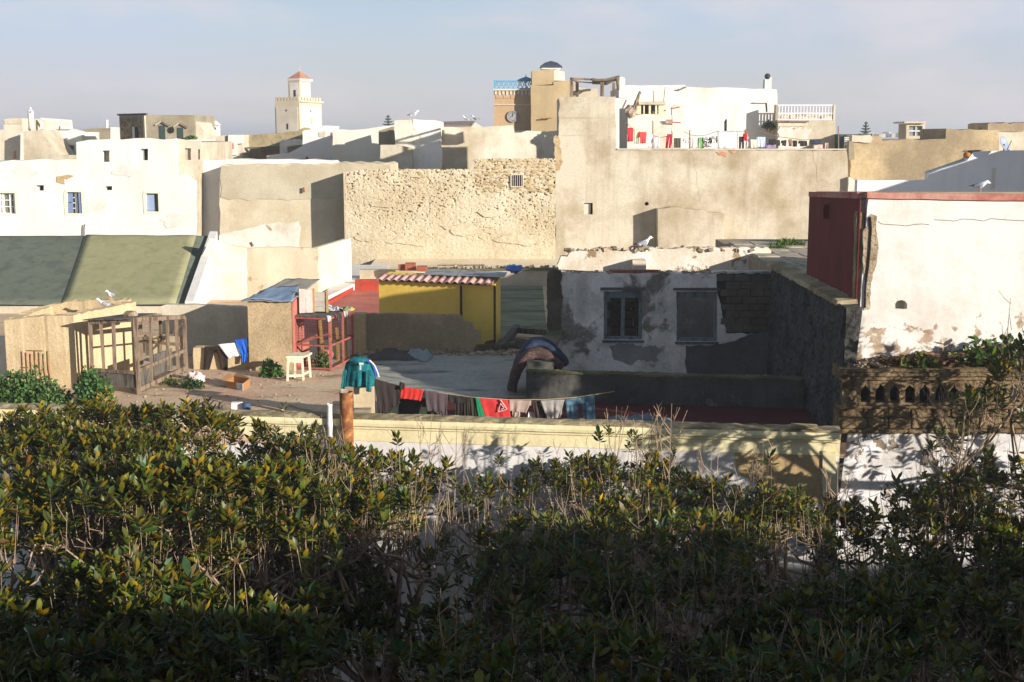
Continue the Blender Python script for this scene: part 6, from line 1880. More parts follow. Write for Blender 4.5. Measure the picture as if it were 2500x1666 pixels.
hh = W(77, 265, 79).z - cp.z
MB().lathe(cp, [(.17, 0), (.17, hh * .6), (.165, hh * .9), (.10, hh * .93), (.05, hh * .95)], 14).build('shaft', M_WHITE, chm, smooth=True)
blob((cp.x, cp.y, cp.z + hh), .08, 1, 6, 8, (1, 1, 1), .05).build('ball', M_WHITE, chm, smooth=True)
MB().box(cp.x + .03, cp.x + .08, cp.y - .19, cp.y - .15, cp.z + hh * .78, cp.z + hh * .86).build('vent_slot', M_DARK, chm)
r3 = thing('house', 'low brown rooftop wall with white end behind white house', 'house', tuple(W(240, 350, 84)))
MB().wall([(202, 380), (202, 315), (268, 312), (268, 380)], (), 84, 4, True, .5, .02).build('wall', M_GREYT, r3)
MB().wall([(268.5, 380), (268.5, 312), (294, 311), (295, 380)], (), 84, 4, True, .5, .02).build('white_end', M_WHITE, r3)
tag(MB().tube([W(261, 313, 85), W(261, 293, 85)], .09, 8).build('vent_pipe', M_WHITE, base=tuple(W(261, 313, 85))), 'thin white vent pipe above brown rooftop wall', 'pipe')
YX = 74
r4 = thing('house', 'grey rooftop block with two dark green doors and rubble flank', 'house', tuple(W(380, 345, YX)))
# rubble left face turned slightly, plastered right face
a, b, c = W(294, 350, YX + 2.4), W(358, 350, YX), W(477, 350, YX + .2)
zt_, zb = W(358, 281, YX).z, W(358, 352, YX).z
MB().plan([(b.x, b.y), (c.x, c.y), (c.x, c.y + 5), (a.x, a.y + 4), (a.x, a.y)], zb - 1, zt_).build('wall', M_GREYT, r4)
def onface(A, B, t0, t1, y0, y1, mat, name, o=.05, parent=r4):
    p, q = A.lerp(B, t0), A.lerp(B, t1)
    dd_ = (q - p).normalized()
    nrm = Vector((dd_.y, -dd_.x, 0)) * o
    P = [p + nrm, q + nrm, q - nrm * .5, p - nrm * .5]
    zb_, zt__ = W(358, y1, YX).z, W(358, y0, YX).z
    return MB().hexa([(v.x, v.y, zb_) for v in P] + [(v.x, v.y, zt__) for v in P]).build(name, mat, parent)
onface(a, b, .06, .94, 288, 345, stone('rooftop_rubble', S(176, 156, 122), S(128, 110, 84), 2.6, 1, .12, .48), 'rubble_panel')
onface(a, b, .94, 1.0, 283, 345, M_TAN2, 'corner_strip', .07)
onface(a, b, .54, .62, 310, 343, M_WHITE, 'door_jamb', .09)
onface(a, b, .62, .74, 310, 343, M_DARK, 'doorway', .08)
M_DGRN = plain('dark_green_door', S(48, 66, 62), .15, 4)
for (t0, t1) in ((.27, .39), (.64, .76)):
    onface(b, c, t0, t1, 307 if t0 < .5 else 312, 342, M_DGRN, 'door', .04)
    p = b.lerp(c, (t0 + t1) / 2)
    zA_ = W(358, 297 if t0 < .5 else 301, YX).z
    MB().bar((p.x - .35, p.y - .12, zA_ - .2), (p.x, p.y - .12, zA_), .06).build('door_hood', M_TAN2, r4)
    MB().bar((p.x, p.y - .12, zA_), (p.x + .5, p.y - .12, zA_ - .25), .06).build('door_hood', M_WOOD, r4)
p = b.lerp(c, .52)
MB().lathe((0, 0, 0), [(.01, 0), (.18, .01), (.18, .03), (.01, .04)], 14).build('round_vent', M_DARK, r4)
bpy.data.objects['round_vent'].location = (p.x - BASE[r4.name][0], p.y - .05 - BASE[r4.name][1], W(358, 318, YX).z - BASE[r4.name][2])
bpy.data.objects['round_vent'].rotation_euler = (pi / 2, 0, 0)
for v in bpy.data.objects['round_vent'].data.vertices:
    v.co = v.co + Vector(BASE[r4.name])
MB().plan([(b.x + .05, b.y - .08), (a.x - .1, a.y - .05), (a.x - .1, a.y + .3), (b.x + .05, b.y + .3)], zt_ + .002, zt_ + .1).build('roof_edge', M_WOODG, r4)
MB().wall([(477.5, 360), (478, 296), (486, 300), (496, 320), (500, 360)], (), YX + .5, 3, True, .4, .02).build('lean_to', M_TAN2, r4)
c2_ = W(525, 322, 90)
chb = thing('chimney', 'small white cottage-shaped chimney pot left of minaret', 'chimney', tuple(c2_))
MB().box(c2_.x - .25, c2_.x + .25, 90, 90.5, c2_.z - .3, c2_.z + .45).build('shaft', M_WHITE, chb)
MB().hexa([(c2_.x - .32, 89.9, c2_.z + .45), (c2_.x + .32, 89.9, c2_.z + .45), (c2_.x + .32, 90.6, c2_.z + .45), (c2_.x - .32, 90.6, c2_.z + .45), (c2_.x - .05, 90.2, c2_.z + .75), (c2_.x + .05, 90.2, c2_.z + .75), (c2_.x + .05, 90.3, c2_.z + .75), (c2_.x - .05, 90.3, c2_.z + .75)]).build('cap', M_WHITE, chb)
MB().box(c2_.x - .04, c2_.x + .06, 89.97, 89.999, c2_.z + .15, c2_.z + .3).build('slot', M_DARK, chb)
r5 = thing('house', 'low cream walls with red painted frames left of minaret', 'house', tuple(W(540, 390, 82)))
MB().wall([(494, 410), (494, 332), (556, 330), (592, 330), (593, 410)], (), 82, 3, True, .5, .02).build('wall', M_TAN2, r5)
MB().wall([(556, 410), (556, 331), (593, 331), (593, 350), (580, 352), (580, 378), (560, 380)], (), 81.8, .15, True, .5, .02).build('white_wall', M_WHITE, r5)
M_REDP = plain('red_lead_paint', S(200, 110, 88), .15, 3)
for (a_, b_) in [((497, 358), (545, 358)), ((500, 358), (503, 390)), ((520, 360), (522, 385)), ((544, 356), (543, 372)), ((552, 348), (566, 362)), ((568, 350), (569, 364))]:
    MB().bar(W(*a_, 81.6), W(*b_, 81.6), .09).build('red_frame', M_REDP, r5)
r6 = thing('house', 'grey roof terrace with brown doors below the minaret', 'house', tuple(W(640, 390, 84)))
MB().wall([(592, 410), (592, 330), (640, 328), (680, 326), (724, 322), (740, 312), (740, 410)], (), 84, 4, True, .4, .05).build('wall', plaster('rough_grey_roof', S(160, 146, 112), S(120, 108, 80), .8, .8, grain=.3, gs=6), r6)
MB().wall([(604, 380), (612, 362), (682, 360), (686, 380)], (), 83.2, .3, True, .4, .01).build('doors_wall', M_GREYT, r6)
MB().bar(W(600, 362, 82.8), W(684, 359, 82.8), .5, .1).build('eaves', M_WOODG, r6)
for (x0_, x1_) in ((638, 650), (660, 678)):
    MB().pbox(x0_, 367, x1_, 379, 83.1, .08).build('door', plain('brown_door', S(140, 96, 74), .2, 4), r6)
MB().wall([(683, 380), (684, 342), (738, 341), (738, 355), (700, 358), (700, 380)], (), 82.5, .4, True, .4, .02).build('stair_wall', M_WHITE2, r6)
r7 = thing('house', 'stepped bright white house in front of the minaret', 'house', tuple(W(780, 390, 78)))
MB().wall([(652, 404), (652, 380), (700, 376), (738, 356), (739, 321), (742, 319), (757, 318), (757, 308), (800, 307), (801, 319), (811, 320), (813, 404)], (), 78, 5, True, .4, .02).build('wall', plaster('bright_white', S(224, 219, 211), S(204, 188, 166), .5, .6, (.52, .7), streak=.1, grain=.05), r7)
patch(r7, [(776, 325), (794, 321), (794, 333), (780, 335)], 78, M_TAN2, 'worn_patch', .03, .04)
patch(r7, [(809, 324), (813, 323), (813, 338), (809, 338)], 78, plain('red_tin', S(196, 84, 80), .1), 'red_shutter', .05, .01)
MB().tube([W(652, 392, 77.5), W(700, 391, 77.5), W(760, 390, 77.5), W(812, 391, 77.5)], .06, 5).build('dark_gutter', M_WOOD, r7)
MB().bar(W(748, 383, 77.4), W(752, 391, 77.4), .12).build('spout', M_WOOD, r7)

# ---------------------------------------------------------------- houses at right
YE_ = 63.0
e1 = thing('house', 'long weathered tan wall at right under far rooftops', 'house', tuple(W(2300, 440, YE_)))
M_EW = plaster('blotchy_tan_right', S(190, 168, 130), S(138, 122, 98), .85, .35, (.4, .62), peel=S(120, 104, 84), pt=.66, ps=.6, streak=.3, grain=.2, gs=8, bump=.8)
MB().wall([(2076, 480), (2078, 350), (2082, 336), (2150, 333), (2152, 342), (2310, 342), (2312, 316), (2436, 316), (2437, 340), (2437, 480)], (), YE_, 4, True, .35, .03).build('wall', M_EW, e1)
MB().wall([(2080, 348), (2081, 331), (2125, 331), (2132, 340), (2126, 348)], (), YE_ - .1, 1.2, True, .3, .02).build('parapet_block', M_TAN2, e1)
MB().wall([(2072, 392), (2073, 345), (2084, 345), (2086, 390)], (), YE_ - .3, .3, True, .3, .01).build('drain_box', M_GREYT, e1)
e2 = thing('house', 'pale shaded rooftop parapet at far right', 'house', tuple(W(2300, 470, 40)))
YE2 = 40.0
MB().wall([(2092, 500), (2094, 441), (2266, 440), (2268, 424), (2360, 392), (2378, 372), (2420, 370), (2560, 366), (2560, 500)], (), YE2, .3, True, .4, .015).build('front_wall', plaster('clean_limewash', S(240, 237, 236), S(226, 220, 216), .5, .5, streak=.2, grain=.05), e2)
MB().wall([(2266, 440), (2270, 421), (2360, 388), (2376, 370), (2376, 440)], (), YE2 + .35, .4, True, .4, .02).build('back_wall', M_TAN2, e2)
MB().pbox(2420, 410, 2432, 460, YE2 - .02, .02).build('pale_panel', M_WHITE2, e2)
e3 = thing('house', 'cream rooftop wall with grassy top at right edge', 'house', tuple(W(2470, 360, 64)))
MB().wall([(2438, 400), (2438, 322), (2560, 322), (2560, 400)], (), 64, 4, True, .4, .02).build('wall', M_TAN2, e3)
MB().wall([(2410, 325), (2411, 304), (2420, 302), (2560, 300), (2560, 325)], (), 68, 3, True, .25, .04).build('rough_parapet', M_EW, e3)
dm = thing('dormer', 'small cream roof turret with four-pane window at right', 'dormer', tuple(W(2235, 335, 70)))
MB().wall([(2212, 350), (2213, 302), (2259, 302), (2259, 350)], [(2220, 308, 2252, 332)], 70, .25, True, 9).build('wall', M_TAN2, dm)
MB().pbox(2208, 297, 2261, 301.5, 69.8, 2.0).build('roof', M_TAN2, dm)
pn = MB().pbox(2220, 308, 2252, 332, 70.16, .04).build('window', plain('grey_glass', S(130, 136, 142), .1, 3, .25, .5), dm)
MB().pbox(2234.5, 308, 2237, 332, 70.08, .07).build('mullion', M_RAIL, pn)
MB().pbox(2220, 319, 2252, 321.5, 70.08, .07).build('transom', M_RAIL, pn)
MB().wall([(2213, 350), (2214, 303), (2258, 303), (2258, 350)], (), 70.3, 1.5, True, 9).build('body', M_TAN, dm)
dk = thing('dark_shed', 'dark green rooftop shed beside the far terrace mast', 'shed', tuple(W(2062, 366, 64)))
MB().wall([(2050, 380), (2050, 328), (2130, 328), (2130, 380)], (), 64, 2, True, 9).build('wall', plain('dark_green_boards', S(64, 80, 76), .2, 3), dk)
ldr = thing('ladder', 'small white slatted rack against dark rooftop shed', 'rack', tuple(W(2068, 366, 63)))
for k in range(5):
    MB().pbox(2063, 336 + k * 4.2, 2077, 338 + k * 4.2, 63, .05).build('slat', M_RAIL, ldr)
MB().pbox(2061, 334, 2063, 366, 63.02, .05).build('side', M_RAIL, ldr)
MB().pbox(2077, 334, 2080, 366, 63.02, .05).build('side', M_WOODG, ldr)

# satellite dish and clay jar
dp = W(2453, 352, YE2 - .4)
ds = thing('satellite_dish', 'pale blue satellite dish on the right rooftop', 'satellite dish', (dp.x, dp.y, W(2453, 366, YE2).z))
rings = []
nrm = Vector((.55, -.75, .45)).normalized()
u_ = nrm.cross(Vector((0, 0, 1))).normalized()
v_ = u_.cross(nrm)
for r, o in [(.02, .07), (.12, .055), (.2, .025), (.25, 0), (.25, -.012), (.2, .012), (.12, .043), (.02, .058)]:
    rings.append([dp - nrm * o + (u_ * cos(2 * pi * j / 20) * .8 + v_ * sin(2 * pi * j / 20)) * r for j in range(20)])
MB().loft(rings).build('reflector', plain('dish_blue', S(148, 158, 178), .08, 3, .5), ds, smooth=True)
MB().bar((dp.x, dp.y + .05, W(2453, 368, YE2).z), (dp.x, dp.y + .05, dp.z), .03).build('mast', M_IRON, ds)
MB().bar(dp - v_ * .2, dp + nrm * .25, .015).build('feed_arm', M_IRON, ds)
jp = W(2362, 386, YE2 + .15)
jr = MB().lathe((jp.x, jp.y, jp.z), [(.07, 0), (.13, .04), (.14, .09), (.11, .15), (.08, .17)], 16).build('clay_jar', plain('orange_clay', S(196, 122, 58), .15, 5), base=tuple(jp), smooth=True)
tag(jr, 'orange clay jar tucked under the right roof slab', 'jar')
tag(MB().hexa([W(2350, 372, YE2 + .1), W(2386, 372, YE2 + .1), W(2386, 372, YE2 + .9), W(2350, 372, YE2 + .9), W(2350, 368, YE2 + .1), W(2400, 366, YE2 + .1), W(2400, 366, YE2 + .9), W(2350, 368, YE2 + .9)]).build('roof_slab', M_MOSSC, base=tuple(W(2370, 372, YE2))), 'mossy slab roofing the orange jar niche', 'slab')

# far town strip on the horizon at right
ft = thing('house', 'distant pale row of houses on horizon at right', 'house', tuple(W(2200, 332, 700)))
random.seed(77)
x = 2120
while x < 2215:
    w_ = rr(6, 14)
    MB().pbox(x, rr(322, 328), x + w_, 336, 700 + rr(0, 20), 12).build('block', M_WHITE2 if random.random() < .6 else M_TAN2, ft)
    x += w_

# low filler roofs that close the ground between the rows
struct(MB().box(-40, 40, 73, 120, -6, 3.2).build('far_roofs', M_TAN2))
struct(MB().box(6.4, 40, 31.3, 57, -6, 0.6).build('right_roofs', M_TAN2))
struct(MB().box(-40, -6.3, 58.5, 72.9, -6, 0.6).build('left_roofs', M_TAN2))
struct(MB().box(-40, -17.1, 26.4, 58.4, -6, -0.4).build('left_yard', M_TAN2))

# tall unseen house added beyond the right edge to shade the pale parapet
oh = thing('house', 'tall unseen house added beyond right picture edge to shade parapet', 'house', (22, 34, -6))
MB().box(19.5, 27, 30, 38.5, -6, 6.8).build('wall', M_TAN2, oh)

# ---------------------------------------------------------------- patched render, damp marks and cracks on the big walls
def blob_patch(parent, px, py, rx, ry, Y, mat, name='render_patch', n=16, seed=0, t=.014):
    pts = []
    for k in range(n):
        a = 2 * pi * k / n
        r = 1 + .55 * noise.noise(Vector((cos(a) * 1.3, sin(a) * 1.3, seed * 3.1))) + .2 * noise.noise(Vector((cos(a) * 4, sin(a) * 4, seed * 1.7)))
        pts.append((px + rx * r * cos(a), py + ry * r * sin(a)))
    return patch(parent, pts, Y, mat, name, t, .03, .15)
random.seed(303)
for k, (px, py, rx, ry) in enumerate([(900, 575, 40, 12), (1010, 590, 60, 10), (1130, 560, 44, 12), (1270, 585, 56, 14), (930, 500, 26, 7), (1200, 520, 34, 8)]):
    blob_patch(stw, px, py, rx, ry, YS - .02, M_STW, 'mortar_smear', seed=60 + k, t=.02 + .004 * k)
M_HP = plaster('lime_repair', S(217, 211, 202), S(200, 190, 175), .7, .7, streak=.3, grain=.1)
for k, (px, py, rx, ry) in enumerate([(60, 420, 30, 14), (230, 500, 34, 20), (310, 420, 30, 14), (420, 540, 30, 18)]):
    blob_patch(hl, px, py, rx, ry, YH, M_HP, 'lime_patch', seed=80 + k, t=.012 + .004 * k)
def crack(parent, px, py, dx, dy, n, Y, w_=.012, seed=0):
    random.seed(seed)
    pts = []
    for k in range(n + 1):
        pts.append(W(px + dx * k / n + rr(-3, 3), py + dy * k / n + rr(-3, 3), Y))
    MB().tube(pts, w_, 4).build('crack', M_CRACK, parent)
crack(tw, 1690, 372, 20, 120, 12, YT, .006, 1)
crack(tw, 1985, 372, 14, 80, 8, YT, .006, 4)
crack(hl, 310, 345, 8, 110, 10, YH, .005, 5)
# ================================================================== plants
LEAF_V = np.array([(0, 0, 0), (0, .5, -.10), (0, 1, .02), (-.34, .28, .03), (-.40, .66, .04), (.34, .28, .03), (.40, .66, .04)], float)
LEAF_F = np.array([(0, 1, 3), (1, 4, 3), (1, 2, 4), (0, 5, 1), (1, 5, 6), (1, 6, 2)], int)

def leaf_material(name, back, gloss=.4, backmix=1.0):
    t = NT(name)
    at_ = t.t.nodes.new('ShaderNodeAttribute')
    at_.attribute_name = 'col'
    geo = t.t.nodes.new('ShaderNodeNewGeometry')
    c2 = t.mix(1.0, at_.outputs['Color'], back, 'MULTIPLY')
    c2 = t.mix(backmix, at_.outputs['Color'], c2)
    c = t.mix(geo.outputs['Backfacing'], at_.outputs['Color'], c2)
    t.done(c, gloss, .3)
    tr_ = t.t.nodes.new('ShaderNodeBsdfTranslucent')
    t.link(t.mix(1.0, at_.outputs['Color'], (1.6, 1.5, .5, 1), 'MULTIPLY'), tr_.inputs['Color'])
    ms = t.t.nodes.new('ShaderNodeMixShader')
    ms.inputs[0].default_value = .14
    t.link(t.bs.outputs[0], ms.inputs[1])
    t.link(tr_.outputs[0], ms.inputs[2])
    t.link(ms.outputs[0], t.out.inputs['Surface'])
    return t.m
M_LEAF = leaf_material('glossy_leaf', (2.3, 1.55, .8, 1))
M_LEAFG = leaf_material('soft_green_leaf', (1.15, 1.1, .95, 1), .55)
M_TWIG = plain('pale_twig', S(166, 142, 116), .3, 9, .9, col2=S(104, 86, 68))
M_BARK = plain('bark', S(92, 76, 62), .3, 8, .95, stretch=(2, 2, .5))

def leaves_arrays(P, A, N, Ls, Ws):
    """P base, A axis, N upper normal -> vertex array (k,7,3)"""
    A = A / np.linalg.norm(A, axis=1, keepdims=True)
    N = N - A * np.sum(A * N, axis=1, keepdims=True)
    N = N / (np.linalg.norm(N, axis=1, keepdims=True) + 1e-9)
    X = np.cross(A, N)
    V = (P[:, None, :] + X[:, None, :] * (LEAF_V[None, :, 0:1] * Ws[:, None, None]) + A[:, None, :] * (LEAF_V[None, :, 1:2] * Ls[:, None, None])
         + N[:, None, :] * (LEAF_V[None, :, 2:3] * Ls[:, None, None]))
    curl = np.random.RandomState(len(P)).uniform(-.32, .14, len(P))
    V = V + N[:, None, :] * ((LEAF_V[None, :, 1:2] ** 2) * (curl * Ls)[:, None, None])
    return V, X, A, N

def leaf_mesh_object(name, V, colr, mat, parent, kind='stuff'):
    k = len(V)
    b = np.array(BASE.get(parent.name, (0, 0, 0)) if parent else (0, 0, 0))
    me = bpy.data.meshes.new(name)
    verts = (V.reshape(-1, 3) - b).astype(np.float32)
    faces = (LEAF_F[None] + (np.arange(k) * 7)[:, None, None]).reshape(-1, 3)
    me.vertices.add(len(verts))
    me.vertices.foreach_set('co', verts.ravel())
    me.loops.add(faces.size)
    me.loops.foreach_set('vertex_index', faces.ravel().astype(np.int32))
    me.polygons.add(len(faces))
    me.polygons.foreach_set('loop_start', np.arange(0, faces.size, 3, dtype=np.int32))
    me.polygons.foreach_set('loop_total', np.full(len(faces), 3, dtype=np.int32))
    at_ = me.attributes.new('col', 'FLOAT_COLOR', 'POINT')
    cc_ = np.repeat(np.concatenate([colr, np.ones((k, 1))], 1), 7, axis=0).astype(np.float32)
    at_.data.foreach_set('color', cc_.ravel())
    me.update()
    me.validate()
    me.materials.append(mat)
    o = bpy.data.objects.new(name, me)
    COL.objects.link(o)
    if parent:
        o.parent = parent
    if kind:
        o['kind'] = kind
    return o

# a few shared single-leaf meshes for the leaves that are objects of their own
GREENS = [(.035, .075, .016), (.045, .09, .02), (.06, .085, .018), (.08, .08, .02), (.10, .075, .022), (.028, .06, .018)]
SINGLE = []
for gcol in GREENS:
    me = bpy.data.meshes.new('leaf')
    me.from_pydata([tuple(v) for v in LEAF_V], [], [tuple(map(int, f)) for f in LEAF_F])
    at_ = me.attributes.new('col', 'FLOAT_COLOR', 'POINT')
    at_.data.foreach_set('color', np.tile(np.array([*gcol, 1.0], np.float32), 7))
    me.materials.append(M_LEAF)
    SINGLE.append(me)

def proj(x, y, z):
    """photo pixel of a world point"""
    dx, dy, dz = x, y, z - CAM.z
    f_ = dy * CP - dz * SP
    u_ = dy * SP + dz * CP
    return 1250 + F * dx / f_, 833 - F * u_ / f_

def make_tree(name, label, cx, cy, Rx, Ry, zt, drop, leafy, seed, dens=1.0, leaf=.115, bare_len=.5, singles=110, top=None, group='garden trees below the terrace'):
    rs = np.random.RandomState(seed)
    random.seed(seed)
    g = thing(name, label, 'tree', (cx, cy, -6), group)
    area = pi * Rx * Ry
    nl = max(4, int(area / 2.0 * dens))
    def zs(x, y):
        q = ((x - cx) / Rx) ** 2 + ((y - cy) / Ry) ** 2
        b_ = .32 * noise.noise(Vector((x * .8, y * .8, seed))) + .16 * noise.noise(Vector((x * 2.1, y * 2.1, seed)))
        return zt - drop * q + b_
    trunk = MB()
    br = MB()
    tw = MB()
    fork = Vector((cx + rr(-.3, .3), cy + rr(-.3, .3), zt - 3.2))
    trunk.tube([(cx, cy, -6), (cx + rr(-.15, .15), cy, -4.5), tuple(fork)], [.2, .15, .12], 8)
    LP, LA, LN, LL, LW, LC = [], [], [], [], [], []
    tips = 0
    for i in range(nl):
        r, a = sqrt(rs.rand()) * .93, rs.rand() * 2 * pi
        lx, ly = cx + r * cos(a) * Rx, cy + r * sin(a) * Ry
        lz = zs(lx, ly) - rs.uniform(1.0, 1.5)
        px, py = proj(lx, ly, lz + 1)
        if px < -260 or px > 2860 or py > 2050:
            continue
        L0 = Vector((lx, ly, lz))
        midp = fork.lerp(L0, .55) + Vector((rr(-.2, .2), rr(-.2, .2), -rr(.1, .5)))
        br.tube([fork, midp, L0], [.07, .045, .028], 5, False)
        for j in range(7):
            inner = j >= 5
            a2, r2 = rs.rand() * 2 * pi, sqrt(rs.rand()) * .85
            nx, ny = lx + r2 * cos(a2), ly + r2 * sin(a2)
            ztop = zs(nx, ny)
            dpt = rs.uniform(.9, 2.4) if inner else 0
            lf = leafy(nx, ny) if callable(leafy) else leafy
            node_leafy = inner or rs.rand() < lf
            nz = ztop - rs.uniform(.45, .95) - dpt - (0 if node_leafy else .3)
            Nn = Vector((nx, ny, nz))
            br.tube([L0, L0.lerp(Nn, .6) + Vector((0, 0, -.12)), Nn], [.024, .018, .013], 4, False)
            nt = 7 if node_leafy else 5
            for k in range(nt):
                a3, r3 = rs.rand() * 2 * pi, sqrt(rs.rand()) * (.40 if node_leafy else .42)
                tx, ty = nx + r3 * cos(a3), ny + r3 * sin(a3)
                tz = zs(tx, ty) - (rs.rand() ** 2) * .6 - dpt
                has = node_leafy and rs.rand() < .975
                if not has and not node_leafy:
                    has = rs.rand() < .30
                    tz += rs.uniform(-.1, bare_len)
                T_ = Vector((tx, ty, tz))
                if not has:
                    r3 = rs.uniform(.12, .55)
                    T_ = Vector((nx + r3 * rs.uniform(.85, 1.5) * cos(a3), ny + r3 * rs.uniform(.85, 1.5) * sin(a3), tz))
                o1 = Nn + Vector((cos(a3), sin(a3), 0)) * (r3 * .72) + Vector((0, 0, (tz - nz) * (.22 if has else .10)))
                o2 = Nn + Vector((cos(a3), sin(a3), 0)) * (r3 * .98) + Vector((rs.uniform(-.07, .07), rs.uniform(-.07, .07), (tz - nz) * .6))
                if has:
                    o2 = o1.lerp(T_, .45)
                tw.tube([Nn, o1, o2, T_], [.008, .006, .005, .0035] if has else [.010, .0085, .0065, .0035], 3, False)
                if not has:
                    # short side twigs on the bare shoots
                    for q in range(3):
                        s_ = o1.lerp(T_, rs.uniform(.15, .95))
                        e_ = s_ + Vector((rs.uniform(-.2, .2), rs.uniform(-.2, .2), rs.uniform(.08, .34)))
                        tw.tube([s_, s_.lerp(e_, .5) + Vector((rs.uniform(-.02, .02), 0, -.015)), e_], [.006, .005, .0035], 3, False)
                    continue
                tips += 1
                stem = (T_ - o2).normalized()
                n_l = rs.randint(9, 18)
                hue = rs.rand()
                for q in range(n_l):
                    az = q * 2.4 + rs.rand() * .5
                    f_ = q / n_l
                    inc = radians(28 + 48 * (1 - f_) + rs.uniform(-14, 14))
                    side = Vector((cos(az), sin(az), 0))
                    ax = (stem * cos(inc) + side * sin(inc)).normalized()
                    nn = (stem * sin(inc) - side * cos(inc))
                    pos = T_ - stem * (.16 * (1 - f_)) + side * .006
                    LP.append(pos[:]); LA.append(ax[:]); LN.append((nn + Vector((rs.uniform(-.25, .25), rs.uniform(-.25, .25), 0)))[:])
                    L_ = leaf * rs.uniform(.5, 1.3) * (.7 + .5 * hue)
                    LL.append(L_); LW.append(L_ * rs.uniform(.42, .6))
                    v = rs.uniform(.65, 1.4)
                    y_ = max(0, rs.normal(.28, .28)) + .3 * hue * (f_ > .6)
                    LC.append(((.020 + .13 * y_) * v, (.048 + .09 * y_) * v, (.008 + .007 * y_) * v) if rs.rand() > .04 else (.13 * v, .075 * v, .03 * v))
    trunk.build('trunk', M_BARK, g, smooth=True)
    o = br.build('branches', M_TWIG, g, smooth=True)
    o['kind'] = 'stuff'
    o = tw.build('twigs', M_TWIG, g, smooth=True)
    o['kind'] = 'stuff'
    if LP:
        P, A, N = np.array(LP), np.array(LA), np.array(LN)
        Ls, Ws, C = np.array(LL), np.array(LW), np.array(LC)
        V, X, A2, N2 = leaves_arrays(P, A, N, Ls, Ws)
        # the leaves that show largest become objects of their own
        dist = np.linalg.norm(P - np.array(CAM[:]), axis=1) / Ls
        pxy = [proj(*p) for p in P]
        vis = np.array([(-10 < q[0] < 2510) and (q[1] < 1666) for q in pxy])
        surf = np.array([p[2] > zs(p[0], p[1]) - .12 for p in LP])
        cand = np.where(vis & surf)[0]
        cand = cand[np.argsort(dist[cand])][:singles]
        b = Vector(BASE[g.name])
        for i in cand:
            me = SINGLE[int(rs.randint(len(SINGLE)))]
            ob = bpy.data.objects.new('leaf', me)
            COL.objects.link(ob)
            ob.parent = g
            R = Matrix((X[i], A2[i], N2[i])).transposed()
            ob.matrix_local = Matrix.Translation(Vector(P[i]) - b) @ R.to_4x4() @ Matrix.Diagonal((Ws[i], Ls[i], Ls[i], 1))
        keep = np.ones(len(P), bool)
        keep[cand] = False
        leaf_mesh_object('foliage', V[keep], C[keep], M_LEAF, g)
    print('TREE', label[:30], tips, len(LP))
    return g

TREES = [
    # name label cx cy Rx Ry zt drop leafy seed
    ('tree at left with dense leafy crown hiding the parapet', -6.9, 21.0, 3.0, 2.7, 1.2, .5, .985),
    ('tree at lower left with broad leafy sunlit crown', -5.2, 16.0, 2.9, 3.0, 1.40, .5, .965),
    ('tree left of the white vent pipe with twiggy right side', -3.7, 20.3, 1.5, 2.2, .85, .55, lambda x, y: .9 if x < -3.8 else .7),
    ('small leafy tree in front of the rusty flue', -2.35, 21.6, .95, 1.3, .5, .35, .92),
    ('tree with many bare pale twigs below the flue', -2.2, 17.6, 2.0, 2.6, .8, .5, .42),
    ('tree below the washing with leafy top and bare shoots', 1.5, 22.3, 1.9, 1.4, .12, .45, lambda x, y: .75 if y > 22.2 else .42),
    ('dark bare-twigged tree in the middle of the garden', 1.8, 17.6, 2.3, 2.6, .4, .5, .6),
    ('tree with spiky leaves right of the bare render patch', 4.5, 21.0, 1.6, 1.8, -.1, .5, .75),
    ('tree below the stone arcade with large shaded leaves', 6.9, 19.6, 1.7, 2.2, .0, .5, .78),
    ('shaded tree at lower right corner', 5.4, 15.2, 2.4, 2.6, .05, .5, .82),
    ('shaded tree at bottom left corner', -3.4, 12.4, 1.9, 1.7, 1.0, .4, .85),
    ('shaded tree at the very bottom left edge', -5.0, 13.0, 1.8, 2.0, 1.0, .4, .92),
    ('dark leafy tree at right edge before the shaded whitewash', 8.3, 20.3, 1.5, 1.3, .5, .5, .9),
    ('thin twiggy sapling in the gap before the whitewashed wall', -.55, 20.6, .85, 1.2, -.15, .4, .3),
    ('shaded tree at bottom centre', .4, 12.6, 2.0, 1.8, .6, .4, .75),
    ('shaded tree at bottom right', 3.6, 12.2, 1.9, 1.7, .5, .4, .80),
]
for k, (lab, cx, cy, Rx, Ry, zt, dr, lf) in enumerate(TREES):
    big = .16 if cy < 18 or cx > 6 else .145
    make_tree('garden_tree', lab, cx, cy, Rx, Ry, zt, dr, lf, 100 + k, 2.0, big, .25 if k < 2 else .7)
make_tree('garden_tree', 'tall tree at right edge reaching up before the arcade', 10.2, 20.4, 3.2, 1.9, 3.8, 3.0, .62, 131, 1.5, .17, .6)

